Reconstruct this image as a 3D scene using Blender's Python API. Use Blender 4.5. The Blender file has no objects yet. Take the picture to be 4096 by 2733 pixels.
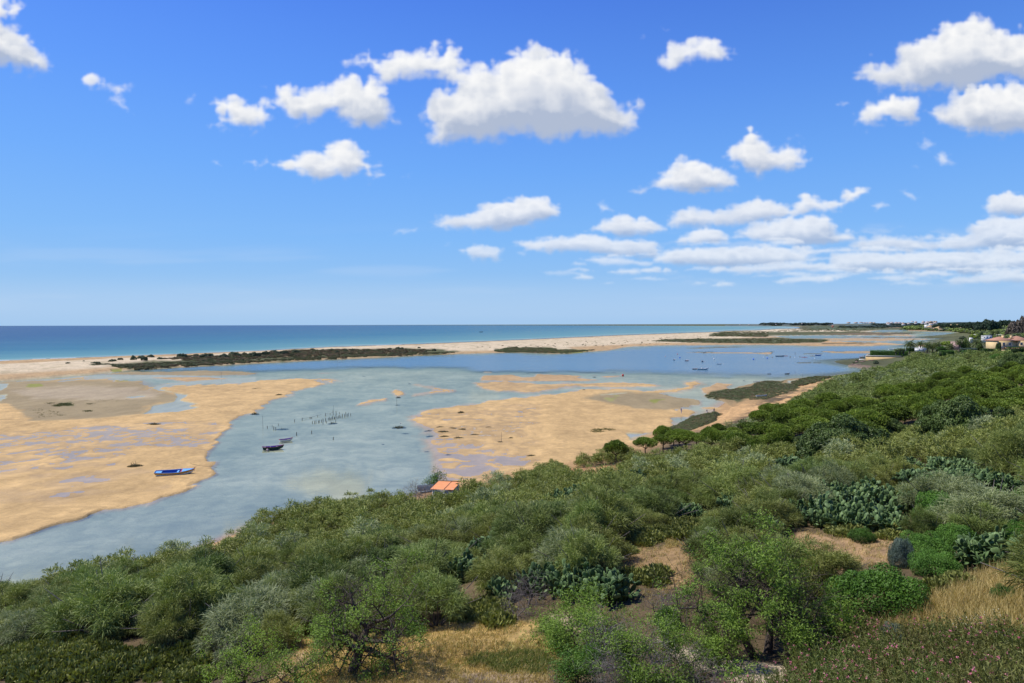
import bpy, math, random
import numpy as np
from mathutils import Vector, Matrix
random.seed(7); RNG = np.random.default_rng(7)
sc = bpy.context.scene
COL = sc.collection
R = math.radians
W, H_, F = 1024, 683, 683.0
CAMZ = 28.0
PITCH = math.atan(17.0/F); ROLL = R(0.12)
# ------------------------------------------------------------------ camera
fw = np.array([0, math.cos(PITCH), -math.sin(PITCH)])
rt = np.array([1.0, 0, 0]); up = np.cross(rt, fw)
cr, sr = math.cos(ROLL), math.sin(ROLL)
rt, up = rt*cr - up*sr, up*cr + rt*sr
cam_d = bpy.data.cameras.new('camera'); cam = bpy.data.objects.new('camera', cam_d); COL.objects.link(cam)
cam_d.sensor_width = 36; cam_d.lens = 36*F/W; cam_d.clip_start = 0.5; cam_d.clip_end = 200000
M = Matrix(((rt[0], up[0], -fw[0], 0), (rt[1], up[1], -fw[1], 0), (rt[2], up[2], -fw[2], CAMZ), (0, 0, 0, 1)))
cam.matrix_world = M
sc.camera = cam
def project(x, y, z):
    dx, dy, dz = x, y, z-CAMZ
    c = dx*fw[0]+dy*fw[1]+dz*fw[2]; c = np.where(c < 0.1, 0.1, c)
    return 512+F*(dx*rt[0]+dy*rt[1]+dz*rt[2])/c, 341.5-F*(dx*up[0]+dy*up[1]+dz*up[2])/c
def ray(px, py):
    d = fw*F + rt*(px-512) - up*(py-341.5)
    return d/d[1]
def on_plane(px, py, z=0.0):
    d = ray(px, py); t = (z-CAMZ)/d[2]
    return d[0]*t, d[1]*t
def at_dist(px, py, y):
    d = ray(px, py); return d[0]*y, y, CAMZ+d[2]*y
# crops of the survey photograph -> picture coordinates
def crop(ox, oy, s): return lambda pts: [((ox+x/s)/4.0, (oy+y/s)/4.0) for x, y in pts]
C1, C2, C3, C4 = (crop(o, 1200, 2.295) for o in (0, 1024, 2048, 3072))
B1, B2, B3 = (crop(o, 1883, 1.8445) for o in (0, 1000, 2000)); B4 = crop(3000, 1883, 1.845)
C6 = crop(2900, 1260, 3.357); C5 = crop(3500, 1250, 3.943)
DD = crop(0, 0, 0.5737)
# ------------------------------------------------------------------ noise
def _h(ix, iy, s):
    n = (ix.astype(np.int64)*374761393 + iy.astype(np.int64)*668265263 + s*1442695041) & 0xffffffff
    n = ((n ^ (n >> 13))*1274126177) & 0xffffffff
    n = n ^ (n >> 16)
    return (n & 0xffff)/65535.0
def vnoise(x, y, s=0):
    ix = np.floor(x); iy = np.floor(y); fx = x-ix; fy = y-iy
    fx = fx*fx*fx*(fx*(fx*6-15)+10); fy = fy*fy*fy*(fy*(fy*6-15)+10)
    a = _h(ix, iy, s); b = _h(ix+1, iy, s); c = _h(ix, iy+1, s); d = _h(ix+1, iy+1, s)
    return (a+(b-a)*fx)*(1-fy)+(c+(d-c)*fx)*fy
def fbm(x, y, o=4, s=0, g=0.5):
    t = np.zeros(np.shape(x)); a = 1.0; n = 0.0
    for i in range(o):
        t += a*(vnoise(x, y, s+i*17)-0.5); n += a; a *= g
        x, y = x*1.93+y*0.53+11.3, y*1.93-x*0.53+5.7
    return t/n*2
def sstep(a, b, x):
    t = np.clip((x-a)/(b-a), 0, 1); return t*t*(3-2*t)
def sdf(poly, X, Y, sx=0.4):
    """signed distance (positive inside), x squashed"""
    P = np.array(poly, float); x = X*sx; y = Y
    px = P[:, 0]*sx; py = P[:, 1]; n = len(P)
    d2 = np.full(X.shape, 1e18); ins = np.zeros(X.shape, bool)
    for i in range(n):
        ax, ay, bx, by = px[i], py[i], px[(i+1) % n], py[(i+1) % n]
        ex, ey = bx-ax, by-ay; L = ex*ex+ey*ey+1e-12
        t = np.clip(((x-ax)*ex+(y-ay)*ey)/L, 0, 1)
        d2 = np.minimum(d2, (x-ax-t*ex)**2+(y-ay-t*ey)**2)
        c = (ay > y) != (by > y)
        with np.errstate(divide='ignore', invalid='ignore'):
            ins ^= c & (x < (bx-ax)*(y-ay)/(by-ay+1e-12)+ax)
    d = np.sqrt(d2); return np.where(ins, d, -d)
# ------------------------------------------------------------------ meshes, materials, tags
def new_mesh(name, V, faces, smooth=False):
    """faces: array (n,3) or (n,4) or list of such"""
    me = bpy.data.meshes.new(name)
    V = np.asarray(V, np.float32)
    if not isinstance(faces, (list, tuple)): faces = [faces]
    faces = [np.asarray(f, np.int32) for f in faces if len(f)]
    loops = np.concatenate([f.ravel() for f in faces]); sizes = np.concatenate([np.full(len(f), f.shape[1], np.int32) for f in faces])
    me.vertices.add(len(V)); me.vertices.foreach_set('co', V.ravel())
    me.loops.add(len(loops)); me.loops.foreach_set('vertex_index', loops)
    me.polygons.add(len(sizes)); st = np.concatenate([[0], np.cumsum(sizes)[:-1]]).astype(np.int32)
    me.polygons.foreach_set('loop_start', st); me.polygons.foreach_set('loop_total', sizes)
    if smooth: me.polygons.foreach_set('use_smooth', np.ones(len(sizes), bool))
    me.update(calc_edges=True)
    return me
def link(name, me, mats, parent=None, loc=(0, 0, 0), rot=(0, 0, 0), scale=(1, 1, 1)):
    o = bpy.data.objects.new(name, me); COL.objects.link(o)
    if me is not None and mats is not None:
        if not isinstance(mats, (list, tuple)): mats = [mats]
        if len(me.materials) == 0:
            for m in mats: me.materials.append(m)
        elif me.materials[0] is not mats[0]:
            o.material_slots[0].link = 'OBJECT'; o.material_slots[0].material = mats[0]
    o.parent = parent; o.location = loc; o.rotation_euler = rot; o.scale = scale
    return o
def tag(o, label=None, cat=None, group=None, kind=None):
    if label: o['label'] = label
    if cat: o['category'] = cat
    if group: o['group'] = group
    if kind: o['kind'] = kind
    return o
def empty(name, loc=(0, 0, 0), rz=0.0, s=1.0, rx=0.0, ry=0.0):
    o = bpy.data.objects.new(name, None); COL.objects.link(o)
    o.location = loc; o.rotation_euler = (rx, ry, rz); o.scale = (s, s, s) if np.isscalar(s) else s
    o.empty_display_size = 0.3
    return o
KIDS = {}
def copy_tree(o, parent=None):
    c = o.copy(); COL.objects.link(c); c.parent = parent
    for ch in list(o.children): copy_tree(ch, c)
    return c
def set_attr(me, name, vals, dom='FACE', typ='FLOAT'):
    a = me.attributes.new(name, typ, dom)
    vals = np.asarray(vals, np.float32)
    a.data.foreach_set('color' if typ == 'FLOAT_COLOR' else 'value', vals.ravel())
class NT:
    def __init__(s, mat): s.t = mat.node_tree; s.n = s.t.nodes; s.l = s.t.links
    def node(s, typ, **kw):
        n = s.n.new(typ)
        for k, v in kw.items():
            if k.startswith('i_'):
                key = k[2:].replace('_', ' ')
                n.inputs[int(key) if key.isdigit() else key].default_value = v
            else: setattr(n, k, v)
        return n
    def link(s, a, b): s.l.new(a, b)
    def math(s, op, a, b=None, c=None, clamp=False):
        n = s.n.new('ShaderNodeMath'); n.operation = op; n.use_clamp = clamp
        for i, v in enumerate((a, b, c)):
            if v is None: continue
            if hasattr(v, 'is_linked'): s.l.new(v, n.inputs[i])
            else: n.inputs[i].default_value = v
        return n.outputs[0]
    def mix(s, fac, a, b, bt='MIX'):
        n = s.n.new('ShaderNodeMix'); n.data_type = 'RGBA'; n.blend_type = bt
        for sock, v in ((n.inputs[0], fac), (n.inputs[6], a), (n.inputs[7], b)):
            if hasattr(v, 'is_linked'): s.l.new(v, sock)
            elif isinstance(v, (int, float)): sock.default_value = v
            else: sock.default_value = (*v, 1) if len(v) == 3 else v
        return n.outputs[2]
    def noise(s, scale, detail=4, vec=None, rough=0.5, dist=0.0):
        n = s.n.new('ShaderNodeTexNoise'); n.inputs['Scale'].default_value = scale; n.inputs['Detail'].default_value = detail
        n.inputs['Roughness'].default_value = rough; n.inputs['Distortion'].default_value = dist
        if vec is not None: s.l.new(vec, n.inputs['Vector'])
        return n.outputs[0]
    def ramp(s, v, lo, hi, a=0.0, b=1.0):
        n = s.n.new('ShaderNodeMapRange'); n.inputs[1].default_value = lo; n.inputs[2].default_value = hi
        n.inputs[3].default_value = a; n.inputs[4].default_value = b; n.interpolation_type = 'SMOOTHSTEP'
        s.l.new(v, n.inputs[0]); return n.outputs[0]
def new_mat(name):
    m = bpy.data.materials.new(name); m.use_nodes = True
    for n in list(m.node_tree.nodes): m.node_tree.nodes.remove(n)
    nt = NT(m); nt.out = nt.node('ShaderNodeOutputMaterial'); return m, nt
_pc = {}
def plain(name, col, rough=0.6, var=0.15, scale=3.0, metallic=0.0, bump=0.0, spec=0.3):
    """painted / weathered surface: base colour broken by noise"""
    if name in _pc: return _pc[name]
    m, t = new_mat(name)
    p = t.node('ShaderNodeBsdfPrincipled'); p.inputs['Roughness'].default_value = rough; p.inputs['Metallic'].default_value = metallic
    p.inputs['Specular IOR Level'].default_value = spec
    tc = t.node('ShaderNodeTexCoord'); nz = t.noise(scale, 5, tc.outputs['Object'], 0.65)
    c = t.mix(t.ramp(nz, 0.3, 0.7), tuple(x*(1-var) for x in col), tuple(min(1, x*(1+var)) for x in col))
    t.link(c, p.inputs['Base Color']); t.link(p.outputs[0], t.out.inputs[0])
    if bump:
        b = t.node('ShaderNodeBump'); b.inputs['Strength'].default_value = bump; b.inputs['Distance'].default_value = 0.05
        t.link(nz, b.inputs['Height']); t.link(b.outputs[0], p.inputs['Normal'])
    _pc[name] = m; return m
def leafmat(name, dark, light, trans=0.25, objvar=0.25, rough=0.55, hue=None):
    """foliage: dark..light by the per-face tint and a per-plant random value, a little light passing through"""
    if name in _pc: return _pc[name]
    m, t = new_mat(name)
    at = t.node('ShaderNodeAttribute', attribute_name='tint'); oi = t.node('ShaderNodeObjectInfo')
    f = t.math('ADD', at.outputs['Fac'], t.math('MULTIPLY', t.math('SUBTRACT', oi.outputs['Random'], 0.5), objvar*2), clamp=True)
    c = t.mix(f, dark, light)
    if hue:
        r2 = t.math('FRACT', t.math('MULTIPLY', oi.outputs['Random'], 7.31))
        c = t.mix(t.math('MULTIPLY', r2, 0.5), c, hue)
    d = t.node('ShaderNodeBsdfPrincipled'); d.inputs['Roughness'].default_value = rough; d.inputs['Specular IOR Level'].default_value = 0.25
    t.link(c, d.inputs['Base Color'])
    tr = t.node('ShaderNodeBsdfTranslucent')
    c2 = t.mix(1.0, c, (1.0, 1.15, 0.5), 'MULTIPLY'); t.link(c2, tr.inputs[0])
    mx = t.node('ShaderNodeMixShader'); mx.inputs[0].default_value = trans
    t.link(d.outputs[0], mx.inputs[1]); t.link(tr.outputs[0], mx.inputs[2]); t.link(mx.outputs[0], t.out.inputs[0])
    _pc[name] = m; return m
# ------------------------------------------------------------------ shape helpers (bmesh-free, numpy)
class MB:
    def __init__(s): s.V = []; s.F3 = []; s.F4 = []; s.n = 0; s.t = []; s.m3 = []; s.m4 = []; s.mi = 0
    def add(s, V, F):
        V = np.asarray(V, float).reshape(-1, 3); F = np.asarray(F, int)
        s.V.append(V)
        if F.shape[1] == 3: s.F3.append(F+s.n); s.m3 += [s.mi]*len(F)
        else: s.F4.append(F+s.n); s.m4 += [s.mi]*len(F)
        s.n += len(V); return s
    def box(s, c, size, rz=0.0, taper=1.0, rot=None):
        x, y, z = np.array(size)/2.0
        v = np.array([(-x, -y, -z), (x, -y, -z), (x, y, -z), (-x, y, -z), (-x*taper, -y*taper, z), (x*taper, -y*taper, z), (x*taper, y*taper, z), (-x*taper, y*taper, z)])
        if rot is not None: v = v @ np.array(rot).T
        c_, s_ = math.cos(rz), math.sin(rz)
        v = np.stack([v[:, 0]*c_-v[:, 1]*s_, v[:, 0]*s_+v[:, 1]*c_, v[:, 2]], 1)+np.array(c)
        return s.add(v, [(0, 3, 2, 1), (4, 5, 6, 7), (0, 1, 5, 4), (1, 2, 6, 5), (2, 3, 7, 6), (3, 0, 4, 7)])
    def tube(s, pts, rads, n=6, cap=True):
        P = np.array(pts, float); k = len(P)
        rads = np.full(k, rads) if np.isscalar(rads) else np.array(rads, float)
        T = np.gradient(P, axis=0); T /= np.linalg.norm(T, axis=1)[:, None]+1e-9
        ref = np.array([0, 0, 1.0]) if abs(T[0, 2]) < 0.9 else np.array([1.0, 0, 0])
        A = np.cross(T, ref); A /= np.linalg.norm(A, axis=1)[:, None]+1e-9; B = np.cross(T, A)
        a = np.arange(n)*2*math.pi/n
        V = P[:, None]+rads[:, None, None]*(A[:, None]*np.cos(a)[None, :, None]+B[:, None]*np.sin(a)[None, :, None])
        i = np.arange(k-1)[:, None]*n; j = np.arange(n)[None]; j2 = (j+1) % n
        Fq = np.stack([i+j, i+j2, i+n+j2, i+n+j], -1).reshape(-1, 4)
        n0 = s.n; s.add(V.reshape(-1, 3), Fq)
        if cap and n >= 3:
            e = n0+(k-1)*n
            for b0 in (n0, e):
                c = s.n; s.V.append(np.array([P[0] if b0 == n0 else P[-1]])); s.n += 1
                f = [(b0+q, b0+(q+1) % n, c) for q in range(n)]; s.F3.append(np.array(f)); s.m3 += [s.mi]*n
        return s
    def ball(s, c, r, nu=10, nv=7, rot=None):
        r = np.array([r, r, r]) if np.isscalar(r) else np.array(r, float)
        th = np.linspace(0, math.pi, nv+1)[1:-1]; ph = np.arange(nu)*2*math.pi/nu
        v = [(0, 0, 1)]+[(math.sin(t)*math.cos(p), math.sin(t)*math.sin(p), math.cos(t)) for t in th for p in ph]+[(0, 0, -1)]
        v = np.array(v)*r
        if rot is not None: v = v @ np.array(rot).T
        v = v+np.array(c); f3 = []; f4 = []
        for j in range(nu): f3.append((0, 1+j, 1+(j+1) % nu))
        for i in range(nv-2):
            for j in range(nu): a = 1+i*nu; f4.append((a+j, a+nu+j, a+nu+(j+1) % nu, a+(j+1) % nu))
        a = 1+(nv-2)*nu; e = len(v)-1
        for j in range(nu): f3.append((a+j, e, a+(j+1) % nu))
        n0 = s.n; s.add(v, f3)
        s.F4.append(np.array(f4)+n0); s.m4 += [s.mi]*len(f4); return s
    def mesh(s, name, smooth=False):
        me = new_mesh(name, np.concatenate(s.V), [np.concatenate(s.F3) if s.F3 else [], np.concatenate(s.F4) if s.F4 else []], smooth)
        if any(s.m3) or any(s.m4): me.polygons.foreach_set('material_index', np.array(s.m3+s.m4, np.int32))
        return me
    def build(s, name, mats, parent=None, smooth=False, **kw): return link(name, s.mesh(name, smooth), mats, parent, **kw)
# ================================================================== TERRAIN
# hill control points: (px, py, z)  -> distance follows from the ray;  or ('d', px, dist, z)
HC = [(0,683,9),(120,683,9.5),(256,683,11),(348,673,12.7),(512,683,13.5),(640,683,14.5),(762,654,14.2),(880,683,16.5),(1024,683,18),
 (1024,600,17),(1000,560,15.5),(1024,500,15),(1024,450,14.5),(1024,400,14),(1010,352,13),
 (0,640,5.5),(0,612,0.8),(100,590,0.9),(200,600,5),(200,560,0.9),(250,640,9),(400,600,10),(400,545,5),(300,524,1.0),(400,512,1.0),(470,545,8),
 (580,580,13),(560,500,5),(520,480,1.2),(600,462,1.2),(650,540,13),(700,560,13.5),(740,500,11),(660,470,5),(665,443,1.0),(735,418,0.9),(730,440,3.5),(840,495,13),
 (780,440,7),(850,420,9),(803,390,1.1),(870,400,6),(915,380,4.5),(950,445,12.5),(950,380,9),(884,368,1.1),(900,368,3.0),(905,352,5.5),(950,352,9),(975,350,11.5),
 (850,368,-0.6),(780,380,-0.6),(700,408,-0.5),(640,428,-0.6),(590,440,-0.6),(500,465,-0.8),(395,490,-0.8),(280,508,-0.8),(180,545,-0.8),(90,572,-0.8),(0,595,-0.8),
 (100,500,-2.5),(300,450,-2.5),(500,420,-2.5),(650,390,-2.5),(760,360,-2.5),(860,352,-2.0),(-250,600,-2),(-150,700,2),(-200,860,10)]
HD = [(512,1,24),(512,6,21.5),(512,12,18.5),(512,18,16),(900,6,22),(900,12,19.5),(100,6,21),(100,14,16),(100,20,13),(1300,15,21),(1300,40,18),(1300,100,16),(1300,400,20),
 (1250,900,32),(1250,2000,36),(960,1250,1.0),(985,2000,2),(1015,1150,18),(1020,1400,30),(1000,1500,28),(985,1560,14),(1060,700,24),(1020,600,17),(950,700,3.5),(925,800,0.8),(905,830,-.6),(880,640,-.8),(875,560,-.4),
 (930,1100,-1),(900,1500,-1.2),(600,2500,-3),(900,3000,-2),(990,2300,4),(1100,3200,30),(960,2700,0.5),(930,3000,3),(950,4200,6),(700,9000,-3),(1000,9000,20),(800,1500,-3),(850,1200,-3),(885,1000,-2),(925,1500,-2.5),(945,1900,-2),(850,3000,-3),(925,2400,-2.5),(800,900,-3),(700,1300,-3),(880,5000,-2),(500,3000,-4),(200,800,-4),(0,300,-4),(300,200,-4),(600,600,-4),(760,2200,-3),(960,1600,-1.2),(900,1200,-2.5),(895,700,-1.5)]
pts = []
for px, py, z in HC:
    x, y = on_plane(px, py, z); pts.append((x, y, z))
for px, d, z in HD:
    dd = ray(px, 400); pts.append((dd[0]*d, d, z))
pts = np.array(pts)
def uw(x, y):
    yy = np.maximum(y+12, 1.5); return np.arctan2(x, yy), np.log(np.hypot(x, yy))
pu, pw = uw(pts[:, 0], pts[:, 1]); n = len(pts)
def _tp(r2): return r2*np.log(r2+1e-9)
A = np.zeros((n+3, n+3)); A[:n, :n] = _tp((pu[:, None]-pu)**2+(pw[:, None]-pw)**2)+np.eye(n)*2e-3
A[:n, n] = 1; A[:n, n+1] = pu; A[:n, n+2] = pw; A[n:, :n] = A[:n, n:].T
CO = np.linalg.solve(A, np.concatenate([pts[:, 2], [0, 0, 0]]))
def hill_exact(x, y):
    x = np.atleast_1d(np.asarray(x, float)); y = np.atleast_1d(np.asarray(y, float)); u, w = uw(x, y)
    out = np.empty(x.shape); fu, fw_, fo = u.ravel(), w.ravel(), out.ravel()
    for i in range(0, len(fu), 60000):
        a, b = fu[i:i+60000], fw_[i:i+60000]
        fo[i:i+60000] = _tp((a[:, None]-pu)**2+(b[:, None]-pw)**2) @ CO[:n]+CO[n]+CO[n+1]*a+CO[n+2]*b
    return fo.reshape(x.shape)
GU = np.linspace(-1.45, 1.45, 460); GW = np.linspace(math.log(1.5), math.log(90000), 700)
_u, _w = np.meshgrid(GU, GW, indexing='ij'); _r = np.exp(_w); GH = hill_exact(np.sin(_u)*_r, np.cos(_u)*_r-12)
def hill_raw(x, y):
    x = np.atleast_1d(np.asarray(x, float)); y = np.atleast_1d(np.asarray(y, float)); u, w = uw(x, y)
    a = np.clip((u-GU[0])/(GU[1]-GU[0]), 0, 458.99); b = np.clip((w-GW[0])/(GW[1]-GW[0]), 0, 698.99); i = a.astype(int); j = b.astype(int); a = a-i; b = b-j
    out = (GH[i, j]*(1-a)+GH[i+1, j]*a)*(1-b)+(GH[i, j+1]*(1-a)+GH[i+1, j+1]*a)*b
    q = np.clip(out/3.0, 0, 1)
    return out+q*(0.5*fbm(x/7, y/7, 3, 3)+0.12*fbm(x/1.3, y/1.3, 3, 9))

# ---- tidal flats: painter's list of (polygon, height, soft width px, edge noise px, surface noise, colour)
SAND = (0.50, 0.332, 0.142); SANDW = (0.41, 0.275, 0.135); MUD = (0.285, 0.22, 0.115); PALE = (0.57, 0.46, 0.295); BED = (0.42, 0.40, 0.28)
BEDN = (0.40, 0.385, 0.25); MARSH = (0.075, 0.082, 0.03); MARSHB = (0.17, 0.12, 0.055); ALGA = (0.22, 0.22, 0.05); WETB = (0.40, 0.31, 0.21); BEACH = (0.52, 0.32, 0.14)
DUNE = (0.62, 0.50, 0.32); ROCKY = (0.20, 0.14, 0.10); GREY = (0.36, 0.285, 0.175)
LFx = (C1([(-1500,860),(-300,800),(70,772),(500,742),(1000,727),(1300,735),(1400,790),(1600,770),(2000,765),(2350,760)])
  + C2([(50,742),(300,715),(680,720),(740,735),(600,775),(450,810),(300,860),(130,920),(80,960),(60,1010),(0,1045)])
  + C1([(2290,1040),(2150,1110),(2080,1200),(2060,1300),(1940,1410),(1930,1440),(2000,1510),(1990,1560)])
  + B1([(1590,20),(1500,60),(1390,110),(1370,145),(1270,178),(1170,205),(1090,222),(990,252),(900,276),(820,292),(700,330),(680,350),(520,388),(400,412),(260,452),(150,482),(90,505),(0,515),(-400,575),(-1500,760),(-2500,700)]))
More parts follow.
